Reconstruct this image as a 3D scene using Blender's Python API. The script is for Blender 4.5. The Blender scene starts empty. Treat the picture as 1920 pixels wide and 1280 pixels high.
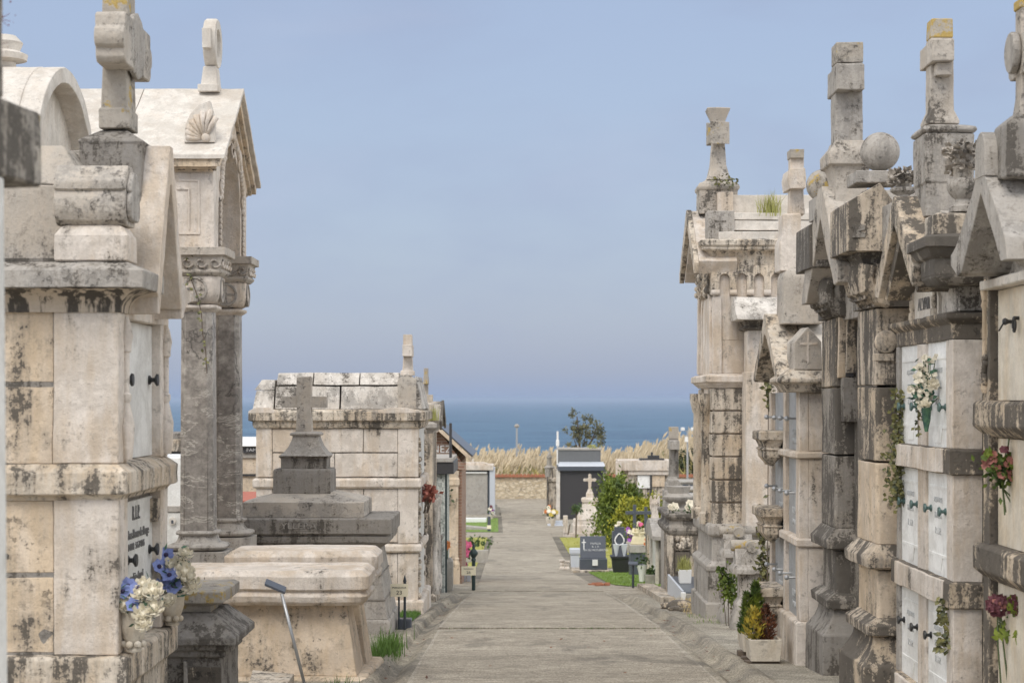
EXPO = 1.0; SUN = .95; SUNANG = 30
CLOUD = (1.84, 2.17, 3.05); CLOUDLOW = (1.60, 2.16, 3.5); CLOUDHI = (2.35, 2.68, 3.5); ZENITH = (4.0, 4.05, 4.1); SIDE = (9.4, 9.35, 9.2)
SEA0 = (.018, .07, .135); SEA1 = (.07, .16, .245)
HAZE = 0.75e-4; HAZECOL = (.50, .62, .82)
import bpy, bmesh, math, random
from mathutils import Vector, Matrix
S = bpy.context.scene
COL = S.collection
K = 3545.0                                   # focal length in photo pixels; camera at the origin looking along +Y
def X(px, Y): return (px - 970.0) * Y / K
def Z(py, Y): return (748.0 - py) * Y / K
def lerp(a, b, t): return a + (b - a) * t
GP = [(-8, -.8), (0, -1.32), (54, -4.97), (70, -5.65), (84, -6.09), (111, -6.34), (125, -6.45), (140, -6.3), (150, -6.0), (170, -5.6), (190, -6.5), (220, -15), (262, -46)]
def G(y):
    if y <= GP[0][0]: return GP[0][1]
    for (a, b), (c, d) in zip(GP, GP[1:]):
        if y <= c: return lerp(b, d, (y - a) / (c - a))
    return GP[-1][1]

# ------------------------------------------------------------------ materials
def new_mat(name):
    m = bpy.data.materials.new(name); m.use_nodes = True
    nt = m.node_tree; b = nt.nodes['Principled BSDF']
    return m, nt, b
def N(nt, t, **k):
    n = nt.nodes.new(t)
    for a, v in k.items():
        if a == 'inp':
            for i, x in v.items(): n.inputs[i].default_value = x
        else: setattr(n, a, v)
    return n
def math_n(nt, op, a, b=None, c=None, clamp=False):
    n = nt.nodes.new('ShaderNodeMath'); n.operation = op; n.use_clamp = clamp
    for i, v in enumerate((a, b, c)):
        if v is None: continue
        if isinstance(v, (int, float)): n.inputs[i].default_value = v
        else: nt.links.new(v, n.inputs[i])
    return n.outputs[0]
def noise(nt, vec, scale, detail=4, rough=.6, dist=0.0):
    n = nt.nodes.new('ShaderNodeTexNoise')
    n.inputs['Scale'].default_value = scale; n.inputs['Detail'].default_value = detail
    n.inputs['Roughness'].default_value = rough; n.inputs['Distortion'].default_value = dist
    nt.links.new(vec, n.inputs['Vector'])
    return n.outputs['Fac']
def vscale(nt, vec, s, off=(0, 0, 0)):
    n = nt.nodes.new('ShaderNodeMapping'); n.inputs['Scale'].default_value = s; n.inputs['Location'].default_value = off
    nt.links.new(vec, n.inputs['Vector']); return n.outputs[0]
def step(nt, v, lo, hi):
    n = nt.nodes.new('ShaderNodeMapRange'); n.interpolation_type = 'SMOOTHSTEP'
    nt.links.new(v, n.inputs[0])
    for i, q in ((1, lo), (2, hi)):
        if isinstance(q, (int, float)): n.inputs[i].default_value = q
        else: nt.links.new(q, n.inputs[i])
    return n.outputs[0]
def mix(nt, f, a, b, mode='MIX'):
    n = nt.nodes.new('ShaderNodeMix'); n.data_type = 'RGBA'; n.blend_type = mode
    for i, q in ((0, f), (6, a), (7, b)):
        if isinstance(q, (int, float)): n.inputs[i].default_value = q
        elif isinstance(q, tuple): n.inputs[i].default_value = (*q[:3], 1)
        else: nt.links.new(q, n.inputs[i])
    return n.outputs[2]
def bump(nt, h, strength, dist, b):
    n = nt.nodes.new('ShaderNodeBump'); n.inputs['Strength'].default_value = strength; n.inputs['Distance'].default_value = dist
    nt.links.new(h, n.inputs['Height']); nt.links.new(n.outputs[0], b.inputs['Normal'])

# weathered stone, one node group for every kind
sg = bpy.data.node_groups.new('weathered_stone', 'ShaderNodeTree')
for nm, ty in (('Base', 'NodeSocketColor'), ('Tint', 'NodeSocketColor'), ('Patina', 'NodeSocketFloat'), ('Stain', 'NodeSocketFloat'), ('Streak', 'NodeSocketFloat'), ('Lichen', 'NodeSocketFloat'), ('Pits', 'NodeSocketFloat')):
    sg.interface.new_socket(nm, in_out='INPUT', socket_type=ty)
sg.interface.new_socket('Color', in_out='OUTPUT', socket_type='NodeSocketColor')
sg.interface.new_socket('Height', in_out='OUTPUT', socket_type='NodeSocketFloat')
gi = sg.nodes.new('NodeGroupInput'); go = sg.nodes.new('NodeGroupOutput')
pos = sg.nodes.new('ShaderNodeNewGeometry').outputs['Position']
nL = noise(sg, pos, 1.3, 3); nM = noise(sg, vscale(sg, pos, (1, 1, 1), (3, 7, 1)), 4.2, 8, .68)
nS = noise(sg, vscale(sg, pos, (6, 6, .8)), 1.5, 6, .65); nF = noise(sg, pos, 42, 4, .7)
nM2 = noise(sg, vscale(sg, pos, (1, 1, 1), (13, 2, 5)), 3.1, 9, .7, .4); nS2 = noise(sg, vscale(sg, pos, (6, 6, .7), (4, 1, 9)), 1.7, 7, .65)
nB = noise(sg, vscale(sg, pos, (1, 1, .8), (21, 3, 8)), 1.9, 3, .5)
col = mix(sg, step(sg, math_n(sg, 'ADD', math_n(sg, 'MULTIPLY', nL, .5), math_n(sg, 'MULTIPLY', nS, .5)), .44, .6), gi.outputs['Base'], gi.outputs['Tint'])
col = mix(sg, .3, col, mix(sg, nM, (.45, .43, .40), (1.5, 1.5, 1.5)), 'MULTIPLY')
col = mix(sg, .35, col, mix(sg, nF, (.4, .4, .4), (1.55, 1.55, 1.55)), 'MULTIPLY')
col = mix(sg, .42, col, mix(sg, step(sg, nM2, .42, .58), (.72, .70, .67), (1.16, 1.16, 1.16)), 'MULTIPLY')
k = math_n(sg, 'MULTIPLY', gi.outputs['Streak'], .62)
def field(big, med, strk):
    body = math_n(sg, 'ADD', math_n(sg, 'MULTIPLY', big, .45), math_n(sg, 'MULTIPLY', med, .55))
    v = math_n(sg, 'ADD', math_n(sg, 'MULTIPLY', body, math_n(sg, 'SUBTRACT', 1.0, k)), math_n(sg, 'MULTIPLY', strk, k))
    v = math_n(sg, 'ADD', math_n(sg, 'MULTIPLY', math_n(sg, 'SUBTRACT', v, .5), 2.4), .5)
    return math_n(sg, 'ADD', v, math_n(sg, 'MULTIPLY', math_n(sg, 'SUBTRACT', nF, .5), .55))
def mask(par, v, w, off=0.):
    a = math_n(sg, 'SUBTRACT', .98 - off, math_n(sg, 'MULTIPLY', gi.outputs[par], .96))
    return step(sg, v, math_n(sg, 'SUBTRACT', a, w), math_n(sg, 'ADD', a, w))
fs = field(nB, nM, nS2); fp = field(nL, nM2, nS)
mp = mask('Patina', fp, .11)
col = mix(sg, math_n(sg, 'MULTIPLY', mp, .72), col, mix(sg, nM, (.13, .122, .112), (.40, .375, .345)))
mh = mask('Stain', fs, .10, .10)
col = mix(sg, math_n(sg, 'MULTIPLY', mh, .5), col, (.20, .175, .145))
ms = mask('Stain', fs, .038)
col = mix(sg, math_n(sg, 'MULTIPLY', ms, .88), col, mix(sg, nM2, (.035, .031, .027), (.155, .138, .118)))
pit = math_n(sg, 'MULTIPLY', step(sg, noise(sg, pos, 15, 5, .75), .55, .63), math_n(sg, 'MULTIPLY', step(sg, nM2, .42, .6), gi.outputs['Pits']))
col = mix(sg, math_n(sg, 'MULTIPLY', pit, .75), col, (.055, .05, .045))
la = math_n(sg, 'SUBTRACT', .80, math_n(sg, 'MULTIPLY', gi.outputs['Lichen'], .4))
ml = step(sg, noise(sg, vscale(sg, pos, (1, 1, 1), (5, 5, 5)), 7, 7, .7), la, math_n(sg, 'ADD', la, .07))
col = mix(sg, math_n(sg, 'MULTIPLY', ml, .85), col, mix(sg, nF, (.30, .17, .02), (.62, .47, .14)))
sg.links.new(col, go.inputs['Color'])
hh = math_n(sg, 'ADD', math_n(sg, 'MULTIPLY', nM, 1.0), math_n(sg, 'ADD', math_n(sg, 'MULTIPLY', nF, .45), math_n(sg, 'MULTIPLY', pit, -.5)))
sg.links.new(hh, go.inputs['Height'])
def stone(name, base, tint, patina=0., stain=0., streak=.3, lichen=0., pits=.4, rough=.85, bstr=.7):
    m, nt, b = new_mat(name)
    g = nt.nodes.new('ShaderNodeGroup'); g.node_tree = sg
    g.inputs['Base'].default_value = (*base, 1); g.inputs['Tint'].default_value = (*tint, 1)
    for k, v in (('Patina', patina), ('Stain', stain), ('Streak', streak), ('Lichen', lichen), ('Pits', pits)): g.inputs[k].default_value = v
    nt.links.new(g.outputs['Color'], b.inputs['Base Color']); b.inputs['Roughness'].default_value = rough
    b.inputs['Specular IOR Level'].default_value = .3
    bump(nt, g.outputs['Height'], bstr, .02, b)
    return m
def plain(name, c, rough=.6, var=.25, scale=12., spec=.4, metal=0.):
    m, nt, b = new_mat(name)
    p = nt.nodes.new('ShaderNodeNewGeometry').outputs['Position']
    n = noise(nt, p, scale, 5, .65)
    lo = tuple(x * (1 - var) for x in c); hi = tuple(min(1, x * (1 + var)) for x in c)
    if 'leaves' in name: n = step(nt, n, .34, .66); lo = (c[0] * .5, c[1] * .55, c[2] * .7); hi = (c[0] * 1.9, c[1] * 1.55, c[2] * 1.1)
    nt.links.new(mix(nt, n, lo, hi), b.inputs['Base Color'])
    b.inputs['Roughness'].default_value = rough; b.inputs['Specular IOR Level'].default_value = spec; b.inputs['Metallic'].default_value = metal
    bump(nt, n, .15, .01, b)
    return m
LB, LT = (.68, .62, .56), (.61, .515, .415)
M = dict(
 lime=stone('limestone_clean', LB, LT, .20, .2, .5),
 lime_soft=stone('limestone_worn', LB, LT, .28, .22, .5, .05),
 lime_st=stone('limestone_blackened', (.65, .58, .49), (.60, .49, .365), .30, .43, .8, 0, .8),
 tan_st=stone('tan_stone_stained', (.66, .54, .40), (.65, .545, .425), .24, .59, .6, 0, 1.),
 tan=stone('tan_stone', (.64, .515, .375), (.67, .565, .45), .16, .31, .5, 0, .8),
 streak=stone('streaked_stone', (.61, .525, .425), (.57, .47, .36), .36, .50, .9, .05, .6),
 grey=stone('grey_limestone', (.46, .43, .395), (.52, .48, .43), .50, .30, .6, .1, .7),
 greyrough=stone('grey_pitted_stone', (.52, .475, .42), (.57, .505, .43), .42, .28, .25, .2, 1.),
 dark=stone('dark_weathered_stone', (.31, .29, .265), (.37, .34, .305), .58, .42, .6, .1, .6),
 black=stone('black_crusted_stone', (.38, .35, .31), (.45, .40, .34), .52, .55, .7, .06, .6),
 lichen=stone('lichened_stone', (.44, .40, .35), (.50, .45, .375), .45, .3, .3, .6, .7),
 white=stone('pale_marble', (.66, .62, .565), (.61, .555, .49), .05, .0, .4, 0, .35, .7, .3),
 whitegrey=stone('weathered_white_marble', (.72, .68, .63), (.64, .59, .53), .45, .33, .3, .02, .8, .75),
 slab=stone('white_marble_slab', (.85, .85, .835), (.81, .815, .80), .14, .0, .7, 0, .1, .45, .12),
 slabgrey=stone('grey_marble_slab', (.73, .725, .70), (.68, .675, .65), .12, .0, .7, 0, .1, .5, .12),
 travertine=stone('cream_travertine', (.72, .66, .56), (.66, .56, .42), .05, .03, 1., 0, .1, .5, .15),
 lichenY=stone('yellow_lichened_stone', (.44, .40, .34), (.50, .45, .37), .4, .3, .3, .97, .6),
 bluegrey=stone('blue_grey_slab', (.33, .345, .36), (.38, .39, .40), .1, .05, .5, 0, .4, .5, .2),
 concrete=stone('grey_concrete', (.40, .38, .35), (.44, .41, .37), .3, .08, .2, .03, .5),
 greyslate=plain('mid_grey_slate', (.15, .155, .16), .5, .2, 10), slate=plain('dark_slate', (.085, .095, .115), .35, .2, 20), blackgranite=plain('black_granite', (.055, .053, .055), .4, .25, 30),
 iron=plain('dark_bronze', (.05, .05, .05), .45, .3, 40, .5, .4), verdigris=plain('green_bronze', (.10, .16, .15), .5, .35, 60, .5, .3),
 post=plain('dark_green_paint', (.025, .045, .045), .5, .2, 20), postgrey=plain('dark_grey_paint', (.045, .055, .065), .5, .2, 20),
 signc=plain('cream_sign_enamel', (.86, .79, .60), .4, .06, 8), ink=plain('black_lettering', (.03, .028, .026), .6, .1), inkgrey=plain('worn_grey_lettering', (.16, .155, .15), .7, .2),
 incise=plain('shallow_cut_lettering', (.52, .53, .53), .7, .1), whitept=plain('white_paint', (.78, .78, .76), .5, .05), steel=plain('galvanised_steel', (.42, .43, .44), .4, .15, 40, .5, .6),
 petalw=plain('cream_petals', (.80, .74, .60), .6, .12, 60), petalb=plain('violet_blue_petals', (.21, .26, .53), .6, .3, 60), petaldark=plain('dark_flower_heart', (.04, .03, .08), .7, .2),
 petalr=plain('dried_red_petals', (.40, .17, .14), .7, .4, 40), petalm=plain('maroon_petals', (.17, .06, .075), .7, .45, 40), petalp=plain('pink_petals', (.75, .16, .30), .6, .2, 40), petalo=plain('orange_petals', (.70, .25, .08), .6, .2, 40),
 petalv=plain('violet_petals', (.42, .14, .5), .6, .2, 40), petaly=plain('yellow_petals', (.65, .5, .1), .6, .2, 40),
 leaf=plain('green_leaves', (.055, .105, .035), .6, .5, 9), leafb=plain('blue_green_leaves', (.05, .13, .10), .6, .4, 20), leafd=plain('dark_leaves', (.04, .065, .03), .6, .5, 3),
 leafy=plain('yellow_green_leaves', (.25, .29, .04), .6, .45, 3), leafl=plain('lime_green_leaves', (.11, .17, .03), .6, .4, 5), leafgold=plain('golden_leaves', (.32, .29, .05), .6, .3, 12), leafred=plain('reddish_brown_leaves', (.13, .06, .035), .6, .4, 12), leafol=plain('olive_leaves', (.15, .165, .095), .6, .45, 2), ivy=plain('ivy_leaves', (.115, .13, .06), .55, .5, 25),
 bark=plain('grey_bark', (.14, .11, .085), .9, .3, 20), stem=plain('green_stems', (.10, .13, .06), .7, .3, 30), straw=plain('dry_straw', (.55, .43, .22), .8, .35, 3), strawg=plain('dry_yellow_green_grass', (.36, .36, .12), .8, .4, 15), plume=plain('pampas_plumes', (.68, .58, .42), .85, .3, .6), plumeb=plain('pampas_leaves', (.30, .30, .13), .8, .5, 1.2),
 grass=plain('fresh_grass', (.165, .25, .04), .7, .4, 2.5), grassdry=plain('dry_lawn', (.35, .34, .075), .8, .4, 1.5), leafshrub=plain('mid_green_shrub_leaves', (.115, .175, .03), .6, .5, 2.2), moss=plain('grass_in_kerb', (.09, .17, .03), .7, .5, 6), soil=plain('dark_soil', (.08, .06, .045), .95, .3, 30),
 rust=plain('terracotta', (.36, .15, .085), .8, .55, 5), red=plain('red_cloth', (.42, .15, .11), .8, .3, 20), pvc=plain('pale_blue_plastic', (.55, .58, .63), .4, .05), blue=plain('blue_tarpaulin', (.12, .30, .58), .5, .2),
 pot=stone('pale_pottery', (.60, .55, .47), (.55, .48, .38), .15, .05, .5, 0, .4), plastic=plain('black_plastic', (.03, .03, .032), .45, .2), cream=plain('cream_plaster', (.74, .66, .44), .7, .08), glass=plain('clear_cellophane', (.6, .63, .66), .15, .05),
)
# tan cove with black drip streaks
m, nt, b = new_mat('drip_streaked_cove'); p = nt.nodes.new('ShaderNodeNewGeometry').outputs['Position']
d1 = noise(nt, vscale(nt, p, (14, 14, .9)), 1.2, 4, .6); d2 = noise(nt, p, 26, 5, .7); d3 = noise(nt, vscale(nt, p, (1, 1, 1), (4, 4, 4)), 2.2, 4, .6)
c = mix(nt, d2, (.40, .335, .26), (.62, .53, .43)); v = math_n(nt, 'ADD', d1, math_n(nt, 'MULTIPLY', math_n(nt, 'SUBTRACT', d3, .5), .35)); v = math_n(nt, 'ADD', v, math_n(nt, 'MULTIPLY', math_n(nt, 'SUBTRACT', d2, .5), .12))
c = mix(nt, math_n(nt, 'MULTIPLY', step(nt, v, .44, .56), .9), c, (.03, .027, .024))
nt.links.new(c, b.inputs['Base Color']); b.inputs['Roughness'].default_value = .9; bump(nt, d2, .3, .01, b); M['drip'] = m
# veined marble of the portico columns
m, nt, b = new_mat('veined_grey_marble'); p = nt.nodes.new('ShaderNodeNewGeometry').outputs['Position']
n1 = noise(nt, vscale(nt, p, (1, 1, .45)), 2.2, 7, .6, .5); n3 = noise(nt, p, 1.6, 5, .65)
rt = nt.nodes.new('ShaderNodeMapping'); rt.inputs['Rotation'].default_value = (0, .9, .5); rt.inputs['Scale'].default_value = (1.2, 1.2, 4.2); nt.links.new(p, rt.inputs['Vector']); n2 = noise(nt, rt.outputs[0], 1.5, 6, .62, .35)
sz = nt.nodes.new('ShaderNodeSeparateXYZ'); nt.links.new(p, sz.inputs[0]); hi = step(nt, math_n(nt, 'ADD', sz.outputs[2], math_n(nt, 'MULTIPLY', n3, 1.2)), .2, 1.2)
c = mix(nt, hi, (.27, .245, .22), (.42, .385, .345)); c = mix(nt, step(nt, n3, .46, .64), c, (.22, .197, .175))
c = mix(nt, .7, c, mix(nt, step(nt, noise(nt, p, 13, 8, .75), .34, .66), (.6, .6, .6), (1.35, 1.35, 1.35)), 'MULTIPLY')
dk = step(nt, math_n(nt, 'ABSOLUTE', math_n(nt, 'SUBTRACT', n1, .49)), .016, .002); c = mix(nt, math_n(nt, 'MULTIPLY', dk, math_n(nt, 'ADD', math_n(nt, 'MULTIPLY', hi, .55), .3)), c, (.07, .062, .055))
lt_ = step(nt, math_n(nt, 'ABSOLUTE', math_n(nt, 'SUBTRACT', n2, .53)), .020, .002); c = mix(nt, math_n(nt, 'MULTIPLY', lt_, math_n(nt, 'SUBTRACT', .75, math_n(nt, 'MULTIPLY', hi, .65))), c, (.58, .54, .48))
nt.links.new(c, b.inputs['Base Color']); b.inputs['Roughness'].default_value = .55; bump(nt, n1, .2, .01, b); M['veined'] = m
# brick
m, nt, b = new_mat('brown_brick'); tc = nt.nodes.new('ShaderNodeNewGeometry').outputs['Position']
sx = nt.nodes.new('ShaderNodeSeparateXYZ'); nt.links.new(tc, sx.inputs[0]); cx = nt.nodes.new('ShaderNodeCombineXYZ')
nt.links.new(math_n(nt, 'ADD', sx.outputs[0], sx.outputs[1]), cx.inputs[0]); nt.links.new(sx.outputs[2], cx.inputs[1])
br = nt.nodes.new('ShaderNodeTexBrick'); nt.links.new(cx.outputs[0], br.inputs['Vector'])
for k, v in (('Color1', (.24, .13, .09, 1)), ('Color2', (.32, .19, .13, 1)), ('Mortar', (.36, .31, .25, 1))): br.inputs[k].default_value = v
br.inputs['Scale'].default_value = 1; br.inputs['Brick Width'].default_value = .24; br.inputs['Row Height'].default_value = .07; br.inputs['Mortar Size'].default_value = .008
nt.links.new(br.outputs[0], b.inputs['Base Color']); b.inputs['Roughness'].default_value = .9; M['brick'] = m
# rubble wall
m, nt, b = new_mat('rubble_masonry'); tc = nt.nodes.new('ShaderNodeNewGeometry').outputs['Position']
vo = nt.nodes.new('ShaderNodeTexVoronoi'); vo.inputs['Scale'].default_value = 5; nt.links.new(vscale(nt, tc, (.8, .8, 1.5)), vo.inputs['Vector'])
ve = nt.nodes.new('ShaderNodeTexVoronoi'); ve.feature = 'DISTANCE_TO_EDGE'; ve.inputs['Scale'].default_value = 5; nt.links.new(vscale(nt, tc, (.8, .8, 1.5)), ve.inputs['Vector'])
hs = nt.nodes.new('ShaderNodeSeparateColor'); nt.links.new(vo.outputs['Color'], hs.inputs[0])
c = mix(nt, hs.outputs[0], (.44, .35, .23), (.70, .61, .46)); c = mix(nt, step(nt, ve.outputs['Distance'], .07, .02), c, (.33, .28, .21))
nt.links.new(c, b.inputs['Base Color']); b.inputs['Roughness'].default_value = .9; bump(nt, ve.outputs['Distance'], .5, .05, b); M['rubble'] = m
# pebble dash
m, nt, b = new_mat('pebble_dash'); tc = nt.nodes.new('ShaderNodeNewGeometry').outputs['Position']
vo = nt.nodes.new('ShaderNodeTexVoronoi'); vo.inputs['Scale'].default_value = 26; nt.links.new(tc, vo.inputs['Vector'])
hs = nt.nodes.new('ShaderNodeSeparateColor'); nt.links.new(vo.outputs['Color'], hs.inputs[0])
nt.links.new(mix(nt, hs.outputs[0], (.22, .24, .22), (.58, .60, .56)), b.inputs['Base Color']); b.inputs['Roughness'].default_value = .9; bump(nt, vo.outputs['Distance'], .5, .02, b); M['pebble'] = m
# brushed concrete of the path
def path_mat(name, a, c2, streakw):
    m, nt, b = new_mat(name); p = nt.nodes.new('ShaderNodeNewGeometry').outputs['Position']
    big = noise(nt, vscale(nt, p, (.5, .22, 1)), 1.6, 5, .6); br = noise(nt, vscale(nt, p, (1.2, 9, 1)), 4, 5, .7); fi = noise(nt, p, 55, 3, .7); med = noise(nt, p, 6, 6, .7)
    iso = noise(nt, p, 2.1, 8, .72); iso2 = noise(nt, vscale(nt, p, (1, 1, 1), (5, 9, 2)), .8, 6, .65)
    c = mix(nt, step(nt, math_n(nt, 'ADD', math_n(nt, 'MULTIPLY', big, .4), math_n(nt, 'MULTIPLY', iso2, .6)), .40, .60), a, c2)
    c = mix(nt, streakw, c, mix(nt, step(nt, br, .34, .66), (.62, .61, .6), (1.25, 1.24, 1.22)), 'MULTIPLY')
    c = mix(nt, .75, c, mix(nt, step(nt, fi, .36, .64), (.42, .41, .39), (1.6, 1.6, 1.58)), 'MULTIPLY')
    c = mix(nt, .3, c, mix(nt, step(nt, med, .36, .64), (.55, .545, .53), (1.4, 1.4, 1.39)), 'MULTIPLY')
    c = mix(nt, .28, c, mix(nt, step(nt, iso, .38, .62), (.6, .59, .57), (1.3, 1.3, 1.3)), 'MULTIPLY')
    b3 = noise(nt, vscale(nt, p, (.3, 1.1, 1), (3, 1, 0)), 1.3, 7, .7)
    c = mix(nt, .2, c, mix(nt, step(nt, b3, .34, .66), (.58, .56, .53), (1.25, 1.25, 1.24)), 'MULTIPLY')
    ds = step(nt, noise(nt, vscale(nt, p, (1, .4, 1), (7, 2, 0)), 1.1, 6, .7), .54, .66)
    c = mix(nt, math_n(nt, 'MULTIPLY', ds, .45), c, (.115, .105, .09))
    nt.links.new(c, b.inputs['Base Color']); b.inputs['Roughness'].default_value = .9; b.inputs['Specular IOR Level'].default_value = .25
    h = math_n(nt, 'ADD', math_n(nt, 'MULTIPLY', fi, .6), math_n(nt, 'MULTIPLY', br, .8)); bump(nt, h, .55, .02, b)
    return m
M['path'] = path_mat('brushed_concrete_path', (.32, .285, .235), (.38, .34, .282), .15)
M['gutter'] = path_mat('worn_gutter_concrete', (.22, .20, .17), (.38, .34, .275), .06)
M['dirt'] = path_mat('dark_dirty_kerb_concrete', (.15, .135, .11), (.24, .215, .175), .05)
M['edgestrip'] = path_mat('pale_worn_path_edge', (.36, .325, .275), (.43, .39, .33), .05)
M['paving'] = path_mat('gravelly_ground', (.29, .265, .225), (.37, .34, .285), .1)

# ------------------------------------------------------------------ mesh builder
class MB:
    def __init__(s): s.v = []; s.f = []
    def rings(s, rs, cap=True, close=True):
        n = len(rs[0]); o = len(s.v)
        for r in rs: s.v += [tuple(p) for p in r]
        for i in range(len(rs) - 1):
            for j in range(n if close else n - 1):
                a = o + i * n + j; b2 = o + i * n + (j + 1) % n
                s.f.append((a, b2, b2 + n, a + n))
        if cap:
            s.f.append(tuple(range(o, o + n))[::-1]); e = o + (len(rs) - 1) * n; s.f.append(tuple(range(e, e + n)))
        return s
    def box(s, x0, x1, y0, y1, z0, z1):
        return s.rings([[(x0, y0, z), (x1, y0, z), (x1, y1, z), (x0, y1, z)] for z in (z0, z1)])
    def ext(s, pts, d):
        return s.rings([pts, [tuple(p[i] + d[i] for i in range(3)) for p in pts]])
    def px_(s, poly, x0, x1): return s.ext([(x0, y, z) for y, z in poly], (x1 - x0, 0, 0))     # (y,z) polygon along x
    def py_(s, poly, y0, y1): return s.ext([(x, y0, z) for x, z in poly], (0, y1 - y0, 0))     # (x,z) polygon along y
    def mould(s, x0, x1, y0, y1, prof, c=0.0):
        rs = []
        for o, z in prof:
            a, b2, e, d = x0 - o, x1 + o, y0 - o, y1 + o
            if c: rs.append([(a + c, e, z), (b2 - c, e, z), (b2, e + c, z), (b2, d - c, z), (b2 - c, d, z), (a + c, d, z), (a, d - c, z), (a, e + c, z)])
            else: rs.append([(a, e, z), (b2, e, z), (b2, d, z), (a, d, z)])
        return s.rings(rs)
    def lathe(s, c, prof, n=20, axis='z', ph=0.0):
        rs = []
        for r, t in prof:
            ring = []
            for k in range(n):
                a = 2 * math.pi * k / n + ph; u, w = r * math.cos(a), r * math.sin(a)
                ring.append({'z': (c[0] + u, c[1] + w, c[2] + t), 'x': (c[0] + t, c[1] + u, c[2] + w), 'y': (c[0] + u, c[1] + t, c[2] + w)}[axis])
            rs.append(ring)
        return s.rings(rs)
    def ball(s, c, r, n=20, m_=12, sq=(1, 1, 1)):
        rs = []
        for i in range(m_ + 1):
            a = math.pi * (.02 + .96 * i / m_) - math.pi / 2
            rs.append([(c[0] + sq[0] * r * math.cos(a) * math.cos(2 * math.pi * k / n), c[1] + sq[1] * r * math.cos(a) * math.sin(2 * math.pi * k / n), c[2] + sq[2] * r * math.sin(a)) for k in range(n)])
        return s.rings(rs)
    def tube(s, pts, r, n=8):
        P = [Vector(p) for p in pts]; rs = []
        for i, p in enumerate(P):
            t = (P[min(i + 1, len(P) - 1)] - P[max(i - 1, 0)]).normalized()
            u = t.cross(Vector((0.3, 1, .2)) if abs(t.z) > .8 else Vector((0, 0, 1))).normalized(); w = t.cross(u)
            rr = r[i] if isinstance(r, (list, tuple)) else r
            rs.append([tuple(p + u * rr * math.cos(2 * math.pi * k / n) + w * rr * math.sin(2 * math.pi * k / n)) for k in range(n)])
        return s.rings(rs)
    def quad(s, a, b2, c, d): o = len(s.v); s.v += [tuple(a), tuple(b2), tuple(c), tuple(d)]; s.f.append((o, o + 1, o + 2, o + 3)); return s
    def tri(s, a, b2, c): o = len(s.v); s.v += [tuple(a), tuple(b2), tuple(c)]; s.f.append((o, o + 1, o + 2)); return s
    def leaf(s, p, d, L, w, nrm):
        p = Vector(p); d = Vector(d).normalized(); t = d.cross(Vector(nrm))
        t = t.normalized() if t.length > 1e-4 else Vector((1, 0, 0)); m1 = p + d * L * .45
        return s.quad(p, m1 + t * w * .5, p + d * L, m1 - t * w * .5)
    def blocks(s, x0, x1, yf, rows, t=.014, g=.006):
        """stone courses on a face that looks along -y: rows of (z0, z1, [joint x ...])"""
        for z0, z1, js in rows:
            xs = [x0] + list(js) + [x1]
            for a, b2 in zip(xs, xs[1:]): s.box(a + g / 2, b2 - g / 2, yf - t, yf + .05, z0 + g / 2, z1 - g / 2)
        return s
ORG = {}
def rng(seed): return random.Random(seed)
def thing(name, label, cat, loc=(0, 0, 0), group=None):
    o = bpy.data.objects.new(name, None); COL.objects.link(o); o.location = loc; o.empty_display_size = .2
    o['label'] = label; o['category'] = cat
    if group: o['group'] = group
    ORG[o.name] = Vector(loc); return o
STONES = {'lime', 'lime_soft', 'lime_st', 'tan_st', 'tan', 'streak', 'grey', 'greyrough', 'dark', 'black', 'lichen', 'lichenY', 'white', 'whitegrey'}
from mathutils import noise as mnoise
def erode(me, org, bev, L, amp):
    """weather a block: small chamfers, then a slightly uneven, chipped surface"""
    bm = bmesh.new(); bm.from_mesh(me)
    sharp = [e for e in bm.edges if len(e.link_faces) == 2 and e.calc_face_angle(0) > .56]
    if sharp: bmesh.ops.bevel(bm, geom=sharp, offset=bev, segments=1, affect='EDGES', profile=.5, clamp_overlap=True)
    bmesh.ops.triangulate(bm, faces=bm.faces)
    for _ in range(6):
        es = [e for e in bm.edges if e.calc_length() > L]
        if not es or len(bm.verts) > 9000: break
        bmesh.ops.subdivide_edges(bm, edges=es, cuts=1); bmesh.ops.triangulate(bm, faces=[f for f in bm.faces if len(f.verts) > 3])
    for v in bm.verts:
        w = v.co + org; a = mnoise.noise_vector(w * 2.3) * amp + mnoise.noise_vector(w * 9.0 + Vector((7, 3, 1))) * amp * .55
        c = mnoise.noise(w * 5.0 + Vector((1, 9, 4)))
        v.co += a - (v.normal * max(0, c - .38) * amp * 2.2 if v.normal.length > .1 else Vector())
    bm.normal_update(); bm.to_mesh(me); bm.free()
SPLIT = {'pier', 'pilaster', 'colonnette', 'gable_foot', 'quoin', 'ledge', 'belt_facing', 'mullion', 'step', 'sphere_base', 'side_beam', 'flower_wrap', 'corner_strip', 'arch_moulding', 'string_course', 'panel_moulding', 'rake_moulding', 'roof_covering', 'arms'}
def islands(mb):
    p = list(range(len(mb.v)))
    def f(a):
        while p[a] != a: p[a] = p[p[a]]; a = p[a]
        return a
    for q in mb.f:
        for b2 in q[1:]: p[f(q[0])] = f(b2)
    g = {}
    for q in mb.f: g.setdefault(f(q[0]), []).append(q)
    out = []
    for fs_ in g.values():
        ids = sorted({i for q in fs_ for i in q}); mp_ = {i: j for j, i in enumerate(ids)}; m_ = MB(); m_.v = [mb.v[i] for i in ids]; m_.f = [tuple(mp_[i] for i in q) for q in fs_]; out.append(m_)
    return out
def part(mb, name, mat, parent=None, *a, **k):
    if name in SPLIT and parent:
        o = None
        for m_ in islands(mb): o = part1(m_, name, mat, parent, *a, **k)
        return o
    return part1(mb, name, mat, parent, *a, **k)
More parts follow.
